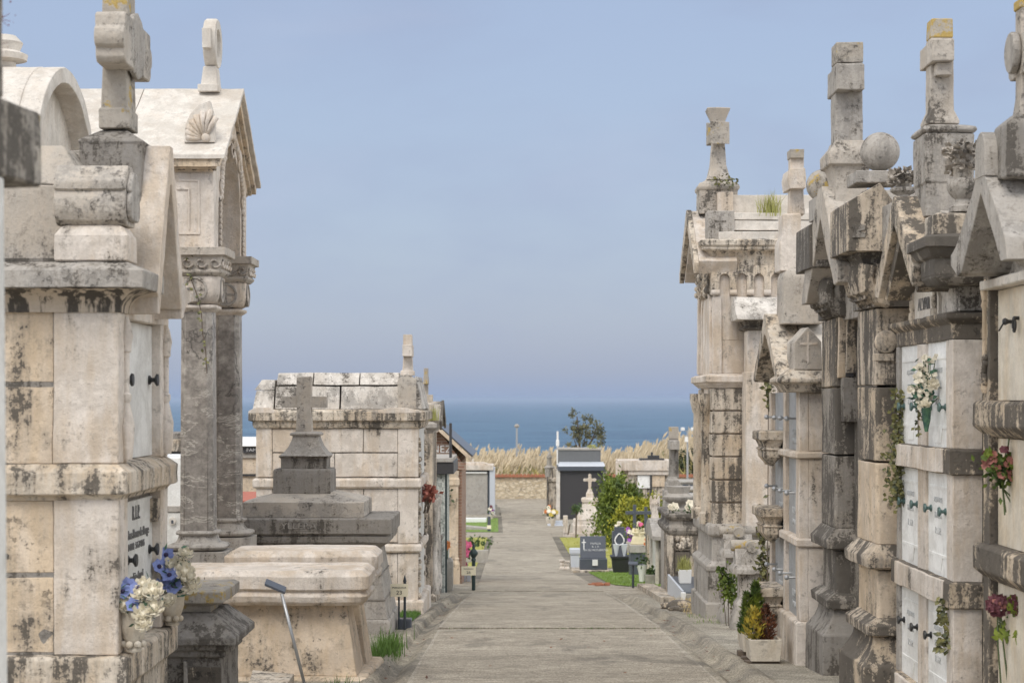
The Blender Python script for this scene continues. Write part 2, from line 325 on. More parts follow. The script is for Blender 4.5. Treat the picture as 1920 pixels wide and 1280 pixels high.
def part1(mb, name, mat, parent=None, bevel=0., smooth=False, label=None, loc=None, recalc=True, seg=2):
    org = ORG[parent.name] if parent else Vector(loc or (0, 0, 0))
    me = bpy.data.meshes.new(name)
    me.from_pydata([tuple(Vector(p) - org) for p in mb.v], [], mb.f)
    if recalc:
        bm = bmesh.new(); bm.from_mesh(me); bmesh.ops.recalc_face_normals(bm, faces=bm.faces); bm.to_mesh(me); bm.free()
    worn = False
    if bevel and mat in STONES and mb.v:
        yc_ = sum(q[1] for q in mb.v) / len(mb.v)
        if yc_ < 32:
            erode(me, org, bevel * .6, .10 if yc_ < 14 else (.14 if yc_ < 20 else .2), .0055 if yc_ < 14 else .007); worn = True; bevel = 0
    if smooth: me.polygons.foreach_set('use_smooth', [True] * len(me.polygons))
    me.materials.append(M[mat] if isinstance(mat, str) else mat)
    o = bpy.data.objects.new(name, me); COL.objects.link(o)
    if parent: o.parent = parent
    else: o.location = org
    ORG[o.name] = org
    if bevel:
        md = o.modifiers.new('edge_wear', 'BEVEL'); md.width = bevel * .6; md.segments = 1; md.limit_method = 'ANGLE'; md.angle_limit = math.radians(32)
    if worn:
        me.polygons.foreach_set('use_smooth', [True] * len(me.polygons)); me.set_sharp_from_angle(angle=math.radians(24))
    elif smooth == 'auto':
        me.set_sharp_from_angle(angle=math.radians(40))
    if label: o['label'] = label
    return o
def tag(o, label, cat, group=None, kind=None):
    if label: o['label'] = label
    if cat: o['category'] = cat
    if group: o['group'] = group
    if kind: o['kind'] = kind
    return o
def solo(mb, name, mat, label, cat, loc, group=None, kind=None, **k):
    return tag(part(mb, name, mat, None, loc=loc, **k), label, cat, group, kind)
def struct(mb, name, mat, **k):
    o = part(mb, name, mat, **k); o['kind'] = 'structure'; return o
def copy_thing(o, loc, label, scale=None, rotz=None):
    kids = [c for c in bpy.data.objects if c.parent == o]
    c = o.copy(); COL.objects.link(c); c.location = loc; c['label'] = label
    if scale: c.scale = scale
    if rotz is not None: c.rotation_euler = (0, 0, rotz)
    for k in kids:
        d = k.copy(); COL.objects.link(d); d.parent = c
        for q in [e for e in bpy.data.objects if e.parent == k]:
            e = q.copy(); COL.objects.link(e); e.parent = d
    return c
def letters(s, size, mat, parent, origin, xd, yd, depth=.004, name='lettering', align='CENTER', space=1.0, wide=1.0):
    """flat raised lettering; xd runs along the line of text, yd up it"""
    cu = bpy.data.curves.new('lettering', 'FONT'); cu.body = s; cu.size = size; cu.extrude = depth; cu.align_x = align; cu.align_y = 'CENTER'; cu.space_character = space
    t = bpy.data.objects.new('lettering', cu); COL.objects.link(t)
    dg = bpy.context.evaluated_depsgraph_get(); me = bpy.data.meshes.new_from_object(t.evaluated_get(dg))
    bpy.data.objects.remove(t); bpy.data.curves.remove(cu)
    xd = Vector(xd).normalized(); yd = Vector(yd).normalized(); zd = xd.cross(yd)
    org = ORG[parent.name]; o3 = Vector(origin) - org
    for v in me.vertices: v.co = o3 + xd * v.co.x * wide + yd * v.co.y + zd * v.co.z
    me.materials.clear(); me.materials.append(M[mat]); me.name = name
    o = bpy.data.objects.new(name, me); COL.objects.link(o); o.parent = parent; ORG[o.name] = org
    return o
def blades(mb, rnd, pts, h, w, lean=.35):
    for (x, y, z) in pts:
        a = rnd.uniform(0, 6.28); hh = h * rnd.uniform(.5, 1.15); l = rnd.uniform(0, lean) * hh; d = Vector((math.cos(a), math.sin(a), 0)); t = Vector((-d.y, d.x, 0)) * w * .5
        p = Vector((x, y, z)); m1 = p + d * l * .35 + Vector((0, 0, hh * .6)); e = p + d * l + Vector((0, 0, hh))
        o = len(mb.v); mb.v += [tuple(p - t), tuple(p + t), tuple(m1 + t * .7), tuple(m1 - t * .7), tuple(e)]
        mb.f += [(o, o + 1, o + 2, o + 3), (o + 3, o + 2, o + 4)]
    return mb
def leafcloud(mb, rnd, n, fn, L, w=.5, up=.0):
    for _ in range(n):
        p = fn(); d = Vector((rnd.gauss(0, 1), rnd.gauss(0, 1), rnd.gauss(up, 1))); nn = Vector((rnd.gauss(0, 1), rnd.gauss(0, 1), rnd.gauss(.6, 1)))
        l = L * rnd.uniform(.6, 1.3); mb.leaf(p, d, l, l * w, nn)
    return mb
def arc(cx, cz, r, a0, a1, n): return [(cx + r * math.cos(math.radians(lerp(a0, a1, i / n))), cz + r * math.sin(math.radians(lerp(a0, a1, i / n)))) for i in range(n + 1)]
def cove(o0, z0, o1, z1, n=5, convex=False):
    """profile from (o0,z0) to (o1,z1): concave (cavetto) or convex quarter round"""
    r = []
    for i in range(n + 1):
        t = i / n * math.pi / 2
        if convex: r.append((lerp(o0, o1, math.sin(t)), lerp(z0, z1, 1 - math.cos(t))))
        else: r.append((lerp(o0, o1, 1 - math.cos(t)), lerp(z0, z1, math.sin(t))))
    return r
# ------------------------------------------------------------------ camera, light, sky
cam = bpy.data.cameras.new('camera'); co = bpy.data.objects.new('camera', cam); COL.objects.link(co); S.camera = co
cam.sensor_width = 36; cam.lens = 36 * K / 1920; cam.shift_x = -10 / 1920; cam.shift_y = 108 / 1920
cam.clip_start = .1; cam.clip_end = 90000; co.rotation_euler = (math.pi / 2, 0, 0)
cam.dof.use_dof = True; cam.dof.focus_distance = 19; cam.dof.aperture_fstop = 5.0
S.view_settings.view_transform = 'Standard'; S.view_settings.look = 'None'; S.view_settings.gamma = 1; S.view_settings.use_curve_mapping = False
S.view_settings.exposure = EXPO
S.cycles.use_denoising = True; S.cycles.max_bounces = 6; S.cycles.diffuse_bounces = 3; S.cycles.glossy_bounces = 2; S.cycles.transmission_bounces = 3; S.cycles.volume_bounces = 0
S.cycles.sample_clamp_indirect = 6
to_sun = Vector((-.28, -1, 1.25)).normalized()
sl = bpy.data.lights.new('sun', 'SUN'); sl.energy = SUN; sl.angle = math.radians(SUNANG); sl.color = (1, .95, .87)
so = bpy.data.objects.new('sun', sl); COL.objects.link(so); so.rotation_euler = (-to_sun).to_track_quat('-Z', 'Y').to_euler()
w = bpy.data.worlds.new('World'); S.world = w; w.use_nodes = True; nt = w.node_tree
bg = nt.nodes['Background']; sk = nt.nodes.new('ShaderNodeTexSky'); sk.sky_type = 'NISHITA'; sk.sun_disc = False
sk.sun_elevation = math.asin(to_sun.z); sk.sun_rotation = math.atan2(to_sun.x, to_sun.y); sk.air_density = 1.2; sk.dust_density = 2.0; sk.ozone_density = 2.0; sk.altitude = 40
tcw = nt.nodes.new('ShaderNodeTexCoord').outputs['Generated']
cl = noise(nt, vscale(nt, tcw, (1, 1, 3.2), (2.2, .4, .7)), 2.6, 5, .5, .3); cl2 = noise(nt, vscale(nt, tcw, (1, 1, 2.2), (7, 3, 1)), 5.5, 5, .55)
veil = math_n(nt, 'ADD', .62, math_n(nt, 'MULTIPLY', step(nt, math_n(nt, 'ADD', math_n(nt, 'MULTIPLY', cl, .7), math_n(nt, 'MULTIPLY', cl2, .3)), .42, .62), .16))
sepw = nt.nodes.new('ShaderNodeSeparateXYZ'); nt.links.new(tcw, sepw.inputs[0])
low = step(nt, sepw.outputs[2], .018, -.004)                               # grey-violet band of sea air above the horizon
cloudcol = mix(nt, math_n(nt, 'MULTIPLY', low, .75), CLOUD, CLOUDLOW)
cloudcol = mix(nt, math_n(nt, 'MULTIPLY', step(nt, cl, .47, .60), .6), cloudcol, CLOUDHI)
cloudcol = mix(nt, step(nt, sepw.outputs[2], .2, .85), cloudcol, ZENITH)                # bright overcast overhead
cloudcol = mix(nt, step(nt, math_n(nt, 'ABSOLUTE', sepw.outputs[0]), .36, .85), cloudcol, SIDE)    # unseen side sky brightened, an added fill for the path-facing tomb fronts
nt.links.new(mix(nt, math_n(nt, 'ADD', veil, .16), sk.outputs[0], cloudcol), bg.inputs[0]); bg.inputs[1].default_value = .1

# ------------------------------------------------------------------ ground, path, gutters, sea
YS = [-8, 0, 6] + [10 + i * 1.0 for i in range(0, 80)] + [92, 96, 100, 104, 108, 111, 115, 120, 125, 130, 135, 140, 145, 150, 155, 160, 165, 170, 180, 190, 200, 210, 220, 235, 250, 262]
def pl(y, t):
    for (a, b2), (c, d) in zip(t, t[1:]):
        if y <= c: return lerp(b2, d, max(0, (y - a) / (c - a)))
    return t[-1][1]
PL = lambda y: pl(y, [(16, -.94), (25, -1.03), (32, -.98), (40, -.87), (54, -1.0), (82.5, -1.05), (86, -.66), (98, -.8), (112, -.95), (125, -1.0)])
PR = lambda y: pl(y, [(16, 1.72), (25, 1.87), (32, 1.84), (54, 1.6), (84, 1.54), (125, 1.8)])
def rg_(y0, y1, n): return [lerp(y0, y1, i / n) for i in range(n + 1)]
def strip(mb, ys, prof):
    """prof(y) -> list of (x, dz)"""
    o = len(mb.v); n = None
    for y in ys:
        p = prof(y); n = len(p); mb.v += [(x, y, G(y) + dz) for x, dz in p]
    for i in range(len(ys) - 1):
        for j in range(n - 1): a = o + i * n + j; mb.f.append((a, a + 1, a + n + 1, a + n))
    return mb
def gprof(y):
    d = -.3 if y < 126 else 0
    l, r = PL(y) - .36, PR(y) + .42
    return [(-400, 0), (-60, 0), (-12, 0), (l - .001, 0), (l, d), (0, d), (r, d), (r + .001, 0), (12, 0), (60, 0), (400, 0)]
struct(strip(MB(), YS, gprof), 'ground', 'paving')
pm = MB()
for a, b2, up in ((8, 16.6, 0), (16.615, 24.45, 0), (24.48, 31.4, .016), (31.43, 38.5, .008), (38.53, 46, .02), (46.03, 54, .008), (54.03, 63, .016), (63.03, 73, .004), (73.03, 83, .012), (83.03, 97, .004), (97.03, 126, .01)):
    ys = [a] + [y for y in range(int(a) + 1, int(b2) + 1) if a + .2 < y < b2 - .2] + [b2]
    strip(pm, ys, lambda y: [(PL(y), -.2), (PL(y), up - .008), (PL(y) + .012, up + .004), (PR(y) - .012, up + .004), (PR(y), up - .008), (PR(y), -.2)])
    n_ = len(pm.v); q_ = 6 * len(ys); pm.f.append(tuple(n_ - q_ + k for k in range(6)))
struct(pm, 'path', 'path')
rg = rng(5); WOB = [rg.uniform(-1, 1) for _ in range(400)]
def wob(y, k): i = int(y * 1.3 + k * 57) % 398; return lerp(WOB[i], WOB[i + 1], (y * 1.3) % 1) * .016
LG = lambda y: [(PL(y) + .002, -.004), (PL(y) - .05, .0), (PL(y) - .10, -.035 + wob(y, 1)), (PL(y) - .17, -.075 + wob(y, 2)), (PL(y) - .24, -.06 + wob(y, 3)), (PL(y) - .29 + wob(y, 4), .015), (PL(y) - .34 + wob(y, 5), .028), (PL(y) - .40 + wob(y, 5), .012), (PL(y) - .44, -.05)]
gm = MB()
def ease(f, a, b2):
    def g(y):
        e = min(1, max(0, (b2 - .3 - y) / 1.6), max(0, (y - a) / 1.6) if a > 10 else 1); return [(x, dz * e if dz > -.049 or j < len(f(y)) - 1 else dz) for j, (x, dz) in enumerate(f(y))]
    return g
for a, b2 in ((8, 38.4),): strip(gm, [a + .4 * i for i in range(int((b2 - a) / .4) + 1)], ease(LG, a, b2))
RGf = lambda y: [(PR(y) - .002, -.004), (PR(y) + .055, .001), (PR(y) + .10, -.03 + wob(y, 1)), (PR(y) + .19, -.085 + wob(y, 7)), (PR(y) + .28, -.06 + wob(y, 3)), (PR(y) + .35 + wob(y, 4), .02), (PR(y) + .40 + wob(y, 5), .03), (PR(y) + .47 + wob(y, 8), .01), (PR(y) + .52, -.05)]
for a, b2 in ((8, 37.2),): strip(gm, [a + .4 * i for i in range(int((b2 - a) / .4) + 1)], ease(RGf, a, b2))
struct(gm, 'gutter', 'gutter', smooth='auto', recalc=False)
pv = strip(MB(), rg_(36.95, 45, 10), lambda y: [(PR(y) - .001, -.001), (2.6 if y < 38 else 3.4, .004)])
strip(pv, [83.2, 84, 85, 86.5], lambda y: [(-14, .004), (PL(y) - .01, .004)])
strip(pv, [84.2, 85, 86, 88], lambda y: [(PR(y) + .01, .004), (14, .004)])
kd = MB(); strip(kd, rg_(45.03, 83.6, 40), lambda y: [(PR(y) - .001, -.001), (PR(y) + .6, .003)]); strip(kd, rg_(48, 83.1, 40), lambda y: [(PL(y) - .47, .004), (PL(y) + .001, .0)]); strip(kd, rg_(86.6, 101, 16), lambda y: [(PL(y) - .47, .004), (PL(y) + .001, .0)])
struct(kd, 'kerb_strip', 'dirt')
for a, b2 in ((38.12, 48), (83.1, 86.6), (101, 127)): strip(pv, [lerp(a, b2, i / 20) for i in range(21)], lambda y: [(PL(y) - .47, .003), (PL(y) + .001, -.001)])
strip(pv, [lerp(83.6, 127, i / 40) for i in range(41)], lambda y: [(PR(y) - .001, -.001), (PR(y) + .6, .003)])
struct(pv, 'pavement', 'path')
pe = MB()
for a, b2 in ((8, 24.3), (24.6, 37.5)):
    for sd in (-1, 1): strip(pe, rg_(a, b2, 40), lambda y: [((PR(y) - .035 + wob(y, 3) * 1.3, .0045 if y < 24.4 else .0205), (PR(y) - .004, .0045 if y < 24.4 else .0205)) if sd > 0 else ((PL(y) + .004, .0045 if y < 24.4 else .0205), (PL(y) + .032 + wob(y, 9) * 1.3, .0045 if y < 24.4 else .0205))][0])
struct(pe, 'path_edge', 'edgestrip')
r = rng(200); wd_ = MB(); lv = MB()
for _ in range(120):
    x = r.gauss(.75, .35) if r.random() < .6 else r.uniform(-.9, 1.8); wd_.v and None; blades(wd_, r, [(x, 24.46 + r.gauss(0, .01), G(24.46) - .01)], .045, .006, .9)
for _ in range(160):
    sd = r.choice((PL, PR)); y = r.uniform(14, 38); x = sd(y) + (-1 if sd is PL else 1) * r.uniform(.05, .3) if r.random() < .7 else r.uniform(-.9, 1.7); z = G(y) + (.012 if PL(y) < x < PR(y) else -.02); lv.leaf((x, y, z), (r.gauss(0, 1), r.gauss(0, 1), .05), r.uniform(.03, .06), .025, (r.gauss(0, .3), r.gauss(0, .3), 1))
o = part(wd_, 'joint_weeds', 'moss', loc=(.4, 24.46, G(24.46)), recalc=False); o['kind'] = 'stuff'
o = part(lv, 'fallen_leaves', 'leafred', loc=(.4, 25, G(25)), recalc=False); o['kind'] = 'stuff'
# sea
m, nt, b = new_mat('sea_water'); p = nt.nodes.new('ShaderNodeNewGeometry').outputs['Position']
n1 = noise(nt, vscale(nt, p, (.004, .011, 1)), 1.0, 6, .62); n2 = noise(nt, vscale(nt, p, (.03, .09, 1)), 1.0, 5, .65)
nt.links.new(mix(nt, step(nt, math_n(nt, 'ADD', math_n(nt, 'MULTIPLY', n1, .55), math_n(nt, 'MULTIPLY', n2, .45)), .42, .58), SEA0, SEA1), b.inputs['Base Color']); b.inputs['Roughness'].default_value = .35; b.inputs['IOR'].default_value = 1.33; b.inputs['Specular IOR Level'].default_value = .25
bump(nt, math_n(nt, 'ADD', math_n(nt, 'MULTIPLY', n1, .7), n2), .9, 4.0, b); M['sea'] = m
struct(MB().quad((-42000, 255, -45), (42000, 255, -45), (42000, 42000, -45), (-42000, 42000, -45)), 'sea', 'sea')
# air over the sea
m = bpy.data.materials.new('sea_haze'); m.use_nodes = True; nt = m.node_tree; nt.nodes.clear(); ou = nt.nodes.new('ShaderNodeOutputMaterial'); pvv = nt.nodes.new('ShaderNodeVolumePrincipled')
pvv.inputs['Color'].default_value = (*HAZECOL, 1); pvv.inputs['Density'].default_value = HAZE; nt.links.new(pvv.outputs[0], ou.inputs['Volume']); M['haze'] = m
if HAZE: tag(part(MB().box(-43000, 43000, -600, 43000, -47, 7), 'haze', 'haze', loc=(0, 0, 0)), None, None, None, 'stuff')

# ------------------------------------------------------------------ lawns
def lawn(name, poly_ys, fx, mat, n, h, w, seed, label=None):
    r = rng(seed); mb = MB(); ys = poly_ys; strip(mb, ys, lambda y: [(lerp(*fx(y), t), .016) for t in (0, .33, .66, 1)])
    pts = []
    for _ in range(n):
        y = r.uniform(ys[0], ys[-1]); a, b2 = fx(y); pts.append((r.uniform(a, b2), y, G(y)))
    blades(mb, r, pts, h, w, .5)
    o = part(mb, name, mat, loc=(0, ys[0], G(ys[0])), recalc=False); o['kind'] = 'stuff'; return o
lawn('grass', rg_(42, 55, 14), lambda y: (pl(y, [(42, 2.45), (43, 2.2), (45, 2.13), (55, 2.05)]), 3.5), 'grass', 6000, .05, .012, 1)
lawn('grass', rg_(57, 82.5, 12), lambda y: (PR(y) + .3, 5.5), 'grassdry', 5000, .06, .02, 2)
lawn('grass', rg_(50, 82.5, 14), lambda y: (-7, PL(y) - .25), 'grassdry', 7000, .05, .02, 3)
lawn('grass', rg_(87, 99, 12), lambda y: (-7, PL(y) - .2), 'grass', 5000, .05, .02, 4)
lawn('grass', rg_(26.2, 28.6, 5), lambda y: (-1.75, PL(y) - .45), 'moss', 900, .09, .008, 5)
tg = MB(); r = rng(6)
blades(tg, r, [(-1.36 + r.gauss(0, .075), 19.5 + r.gauss(0, .45), G(19.5) - .01) for _ in range(700)], .20, .008, .6)
o = part(tg, 'grass', 'moss', loc=(-1.36, 19.3, G(19.3)), recalc=False); o['kind'] = 'stuff'
tg = MB(); blades(tg, r, [(-1.42 + r.gauss(0, .06), 15.2 + r.gauss(0, .05), G(15.2)) for _ in range(40)], .14, .007, .6)
o = part(tg, 'grass', 'moss', loc=(-1.42, 15.2, G(15.2)), recalc=False); o['kind'] = 'stuff'
tg = MB(); blades(tg, r, [(r.uniform(2.4, 3.0), r.uniform(25.5, 27), G(26) - .01) for _ in range(160)], .05, .007, .6)
o = part(tg, 'grass', 'grass', loc=(2.6, 26, G(26)), recalc=False); o['kind'] = 'stuff'

# ------------------------------------------------------------------ boundary wall, pampas, trees, lamps
t = thing('boundary_wall', 'rubble stone boundary wall across the far end of the path, with a red tiled top', 'wall', (0, 122, G(122)))
mb = MB(); mb.box(-45, 45, 122, 122.5, G(122) - .3, Z(894, 122)); part(mb, 'masonry', 'rubble', t)
mb = MB()
for i in range(-100, 110): mb.lathe((i * .24, 121.9, Z(893, 122) + .05), [(.12, 0), (.11, .75)], 8, 'y')
mb.box(-45, 45, 121.85, 122.65, Z(894, 122) + .003, Z(893, 122) + .06); part(mb, 'tile_coping', 'rust', t)
r = rng(11); mb = MB(); lf = MB()
def top_at(x): return pl(x, [(-30, -3.6), (0, -3.65), (4, -3.6), (8, -3.5), (10, -3.0), (13, -2.3), (17, -1.5)])
for _ in range(9000):
    x = r.uniform(-12, 17); y = r.uniform(127, 147) if r.random() < .6 else r.uniform(126, 132); cl_ = math.sin(x * 2.3 + 1.7 * math.sin(y * .9)) * .5 + math.sin(x * .9 + y * .5) * .5
    if r.random() < .35 - .5 * cl_: continue
    h = top_at(x) + .22 * cl_ - r.uniform(0, 1.6) * (1 if y > 131 else 1.2)
    if r.random() < .12: h += r.uniform(0, .45)
    lean = Vector((r.gauss(.22 + .15 * cl_, .22), r.gauss(-.05, .1), 1)).normalized(); L = r.uniform(.4, .85); wd = r.uniform(.05, .12)
    p = Vector((x, y, h)) - lean * L; a = r.uniform(0, 3.14)
    for q in (a, a + 1.57): mb.leaf(p, lean + Vector((r.gauss(0, .06), 0, 0)), L, wd * 2, (math.cos(q), math.sin(q), 0))
    if r.random() < .5: lf.leaf(p - lean * 1.2, lean, 1.3, .03, (0, 1, 0))
o = part(mb, 'pampas_grass', 'plume', loc=(0, 135, G(135)), recalc=False); o['kind'] = 'stuff'
for _ in range(5200):
    x = r.choice([r.uniform(-12, 17), r.gauss(1.1, .7), r.gauss(1.1, .7), r.gauss(8.5, .9), r.gauss(9.5, 1.2), r.uniform(7, 16)]); y = r.uniform(125, 140); h = top_at(x) - r.uniform(.7, 2.4)
    d = Vector((r.gauss(0, .5), r.gauss(0, .3), 1)).normalized(); lf.leaf(Vector((x, y, h)) - d * 1.2, d, r.uniform(.8, 1.5), .07, (r.gauss(0, 1), r.gauss(0, 1), .2))
for x, y in ((-12, 0),): pass
o = part(lf, 'pampas_leaves', 'plumeb', loc=(0, 134, G(134)), recalc=False); o['kind'] = 'stuff'
def tree(name, label, base, limbs, lobes, n, L, lm, seed, cat='tree', group=None, twig=True, w=.55):
    r = rng(seed); t = thing(name, label, cat, base, group); mb = MB()
    for pts, rad in limbs: mb.tube(pts, [lerp(rad, rad * .35, i / (len(pts) - 1)) for i in range(len(pts))], 7)
    part(mb, 'trunk', 'bark', t, smooth=True)
    lf = MB(); tot = sum(a[3] * a[4] * a[5] for a in lobes)
    for (x, y, z, rx, ry, rz) in lobes:
        k = max(8, int(n * rx * ry * rz / tot)); subs = []
        for _ in range(max(4, k // 40)):
            while True:
                q = Vector((r.uniform(-1, 1), r.uniform(-1, 1), r.uniform(-1, 1)))
                if .15 < q.length < 1: break
            q *= r.uniform(.75, 1.05); subs.append((x + q.x * rx, y + q.y * ry, z + q.z * rz))
        s = min(rx, rz) * .34
        def f():
            c = r.choice(subs); return Vector((c[0] + r.gauss(0, s * .6), c[1] + r.gauss(0, s * .6), c[2] + r.gauss(0, s * .55)))
        leafcloud(lf, r, k, f, L, w, .2)
    part(lf, 'crown', lm, t, recalc=False); return t
Yt = 133.0
tree('bushy_tree', 'olive green thin-leaved tree rising against the sea above the pampas grass', (X(1088, Yt), Yt, G(Yt)),
     [([(4.4, Yt, -6.3), (4.5, Yt, -4.5), (4.3, Yt, -2.6), (4.2, Yt, -1.2)], .12), ([(4.5, Yt, -4.2), (5.3, Yt, -2.8), (5.6, Yt, -1.9)], .09), ([(4.45, Yt, -4), (3.9, Yt, -2.6)], .06), ([(4.5, Yt, -3.8), (4.9, Yt + .3, -2.2)], .06)],
     [(4.1, Yt, -1.35, .5, .5, .85), (3.9, Yt, -2.2, .7, .7, .55), (4.9, Yt, -1.9, .5, .5, .7), (5.7, Yt, -1.9, .65, .6, .85), (5.9, Yt, -2.6, .7, .7, .6), (4.7, Yt, -2.5, 1.1, .8, .7), (4.1, Yt, -3.3, .7, .8, .4)], 1700, .19, 'leafol', 21)
Yt = 126.5
tree('dark_shrub', 'dark green rounded shrub behind the twin-headed lamp, at the right end of the pampas', (X(1315, Yt), Yt, G(Yt)),
     [([(12.5, Yt, -6.4), (12.6, Yt, -4)], .12)], [(12.9, Yt, -2.9, 1.5, 1.2, 1.2), (11.9, Yt, -3.9, 1.3, 1., .9), (13.6, Yt, -4.3, 1.8, 1.2, 1.3), (11.0, Yt, -4.4, .8, .8, .6)], 3600, .22, 'leafd', 22, 'shrub')
r = rng(23); mb = MB()
for _ in range(46):
    p = Vector((r.uniform(11.3, 13.8), Yt - 1.5, r.uniform(-4.6, -2.2))); d = Vector((r.gauss(-.2, .25), -.1, 1)).normalized()
    for q in (0, 1.57): mb.leaf(p, d, r.uniform(.6, .9), .2, (math.cos(q), math.sin(q), 0))
o = part(mb, 'pampas_grass', 'plume', loc=(12.5, Yt - 1.5, G(Yt)), recalc=False); o['kind'] = 'stuff'
Yl = 128.0
t = thing('lamp_post', 'thin pale lamp post with one small head, standing in the pampas at left', 'lamp post', (X(969, Yl), Yl, G(Yl)))
x = X(969, Yl); part(MB().tube([(x, Yl, G(Yl)), (x, Yl, Z(800, Yl))], [.1, .055], 10), 'pole', 'steel', t)
part(MB().lathe((x, Yl, Z(800, Yl)), [(.06, -.05), (.17, .0), (.17, .1), (.08, .2)], 12), 'lamp_head', 'concrete', t)
Yl = 118.0; x = X(1289, Yl)
t = thing('street_lamp', 'pale street lamp with two white floodlight heads against the dark shrub', 'street lamp', (x, Yl, G(Yl)))
part(MB().tube([(x, Yl, G(Yl)), (x, Yl, Z(806, Yl))], [.08, .05], 10), 'pole', 'steel', t)
part(MB().tube([(X(1282, Yl), Yl, Z(805, Yl)), (x, Yl, Z(810, Yl)), (X(1296, Yl), Yl, Z(804, Yl))], .03, 6), 'crossbar', 'steel', t)
for px in (1280, 1299): part(MB().box(X(px - 3.5, Yl), X(px + 3.5, Yl), Yl - .2, Yl + .12, Z(807, Yl), Z(801, Yl)), 'floodlight', 'whitept', t, .03)
part(MB().mould(X(1283.5, Yl), X(1290, Yl), Yl - .15, Yl - .05, [(0, Z(828, Yl)), (-.03, Z(818, Yl))]), 'bracket_box', 'whitept', t)
Yl = 112.0; x = X(1045.5, Yl)
t = thing('flue_pipe', 'slim white ventilation pipe rising beside the black tomb', 'pipe', (x, Yl, G(Yl)))
part(MB().tube([(x, Yl, G(Yl)), (x, Yl, Z(808, Yl))], .06, 10), 'pipe', 'whitept', t); part(MB().lathe((x, Yl, Z(836, Yl)), [(.1, 0), (.1, .3), (.065, .4)], 12), 'collar', 'whitept', t)
# ================================================================== LEFT SIDE
def cross_x(mb, x0, x1, yc, z0, zt, w, az0, az1, span, taper=0.):
    """a plain cross whose arms run along y (it faces the path)"""
    mb.mould(x0, x1, yc - w / 2, yc + w / 2, [(taper, z0), (0, az0)]); mb.box(x0 - .004, x1 + .004, yc - span / 2, yc + span / 2, az0, az1); mb.box(x0, x1, yc - w / 2, yc + w / 2, az1, zt)
def knob_x(mb, x, y, z, r, out, sgn):
    """round slab knob on a face that looks along +x (sgn 1) or -x (sgn -1)"""
    mb.lathe((x, y, z), [(r * .75, 0), (r * .75, sgn * out * .12), (r * .36, sgn * out * .3), (r * .36, sgn * out * .55), (r, sgn * out * .8), (r * .92, sgn * out), (.001, sgn * out * 1.02)], 14, 'x')
# ---- blurred cross at the left edge
t = thing('stone_cross', 'dark lichen-streaked stone cross arm and post cut off by the left edge', 'cross', (-1.47, 5.3, G(5.3)))
d = Vector((.039, .3, 0)).normalized(); nrm = Vector((-d.y, d.x, 0))
def obox(a, b2, th, z0, z1):
    p = Vector((-1.450, 5.3, 0)); q = [p + d * a, p + d * b2, p + d * b2 + nrm * th, p + d * a + nrm * th]
    return MB().rings([[(v.x, v.y, z) for v in q] for z in (z0, z1)])
part(obox(-.5, .302, .20, .628, .848), 'arm', 'black', t, .012)
mb = MB(); xs = X(8, 5.35)
mb.rings([[(xs - .16 + e, 5.15, z), (xs + e, 5.15, z), (xs + e, 5.35, z), (xs - .16 + e, 5.35, z)] for z, e in ((G(5.3), .016), (.626, 0))]); part(mb, 'shaft', 'slabgrey', t, .01)
mb = MB().box(xs - .16, xs, 5.16, 5.34, .850, 1.35); part(mb, 'head', 'black', t, .01)
part(obox(.245, .306, .196, .63, .846), 'lichened_arm_end', 'lichen', t, .01)

# ---- big niche tomb nearest the camera on the left
Y0, Y1, XF = 10.8, 12.33, -2.28
t = thing('niche_tomb', 'large beige niche tomb nearest on the left, with steep gable and roll-topped block', 'tomb', (-3.2, 11.5, G(11.5)))
zl, zm, zc = Z(1228, Y0), Z(870, Y0), Z(582, Y0)
mb = MB(); mb.box(-5.2, XF - .075, Y0 + .02, Y1, G(11) - .1, zc + .3)
part(mb, 'core', 'dark', t)
mb = MB()
mb.blocks(-5.2, X(99, Y0), Y0 + .035, [(Z(1224, Y0), Z(1082, Y0), [X(20, Y0) - .6]), (Z(1074, Y0), Z(938, Y0), [X(5, Y0) - .3]), (zm, Z(724, Y0), [X(10, Y0) - .5]), (Z(716, Y0), zc, [X(5, Y0) - .2])], .02, .004)
part(mb, 'wall', 'tan', t, .006)
mb = MB()
for za, zb in ((zl, Z(936, Y0)), (zm, zc)):
    mb.box(X(100, Y0), XF, Y0, Y0 + .27, za, zb); mb.box(XF - .3, XF, Y1 - .22, Y1, za, zb)
part(mb, 'pier', 'lime_soft', t, .012)
mb = MB()
mb.mould(-5.2, XF, Y0, Y1, [(0, G(11) - .1), (0, zl - .22), (.01, zl - .205), (.055, zl - .17), (.055, zl - .02), (.04, zl - .004), (-.12, zl + .004)]); part(mb, 'plinth', 'lime_st', t, .008)
mb = MB(); z9 = Z(927, Y0)
mb.mould(-5.2, XF, Y0, Y1, [(-.02, z9 - .035)] + cove(0, z9 - .035, .05, z9 - .0) + [(.056, z9 + .004), (.056, zm - .05), (.0, zm - .004), (-.07, zm + .012)]); part(mb, 'ledge', 'lime_st', t, .006)
mb = MB(); za, zb = Z(540, 10.63), Z(505, 10.63)
mb.mould(-5.2, XF, Y0, 11.12, [(-.05, zc - .01), (.012, zc - .01), (.012, zc + .006)] + cove(.012, zc + .006, .165, za, 7)); part(mb, 'cornice_cove', 'drip', t)
mb = MB(); mb.mould(-5.2, XF, Y0, 11.12, [(.0, za + .001), (.172, za + .002), (.172, zb), (.06, zb + .05), (-.2, zb + .065)]); part(mb, 'cornice', 'grey', t, .008)
mb = MB(); mb.box(-2.98, -2.972, Y0 - .1724, Y0 - .15, za + .004, zb - .004); part(mb, 'cornice_joint', 'black', t)
zt = zb + .05
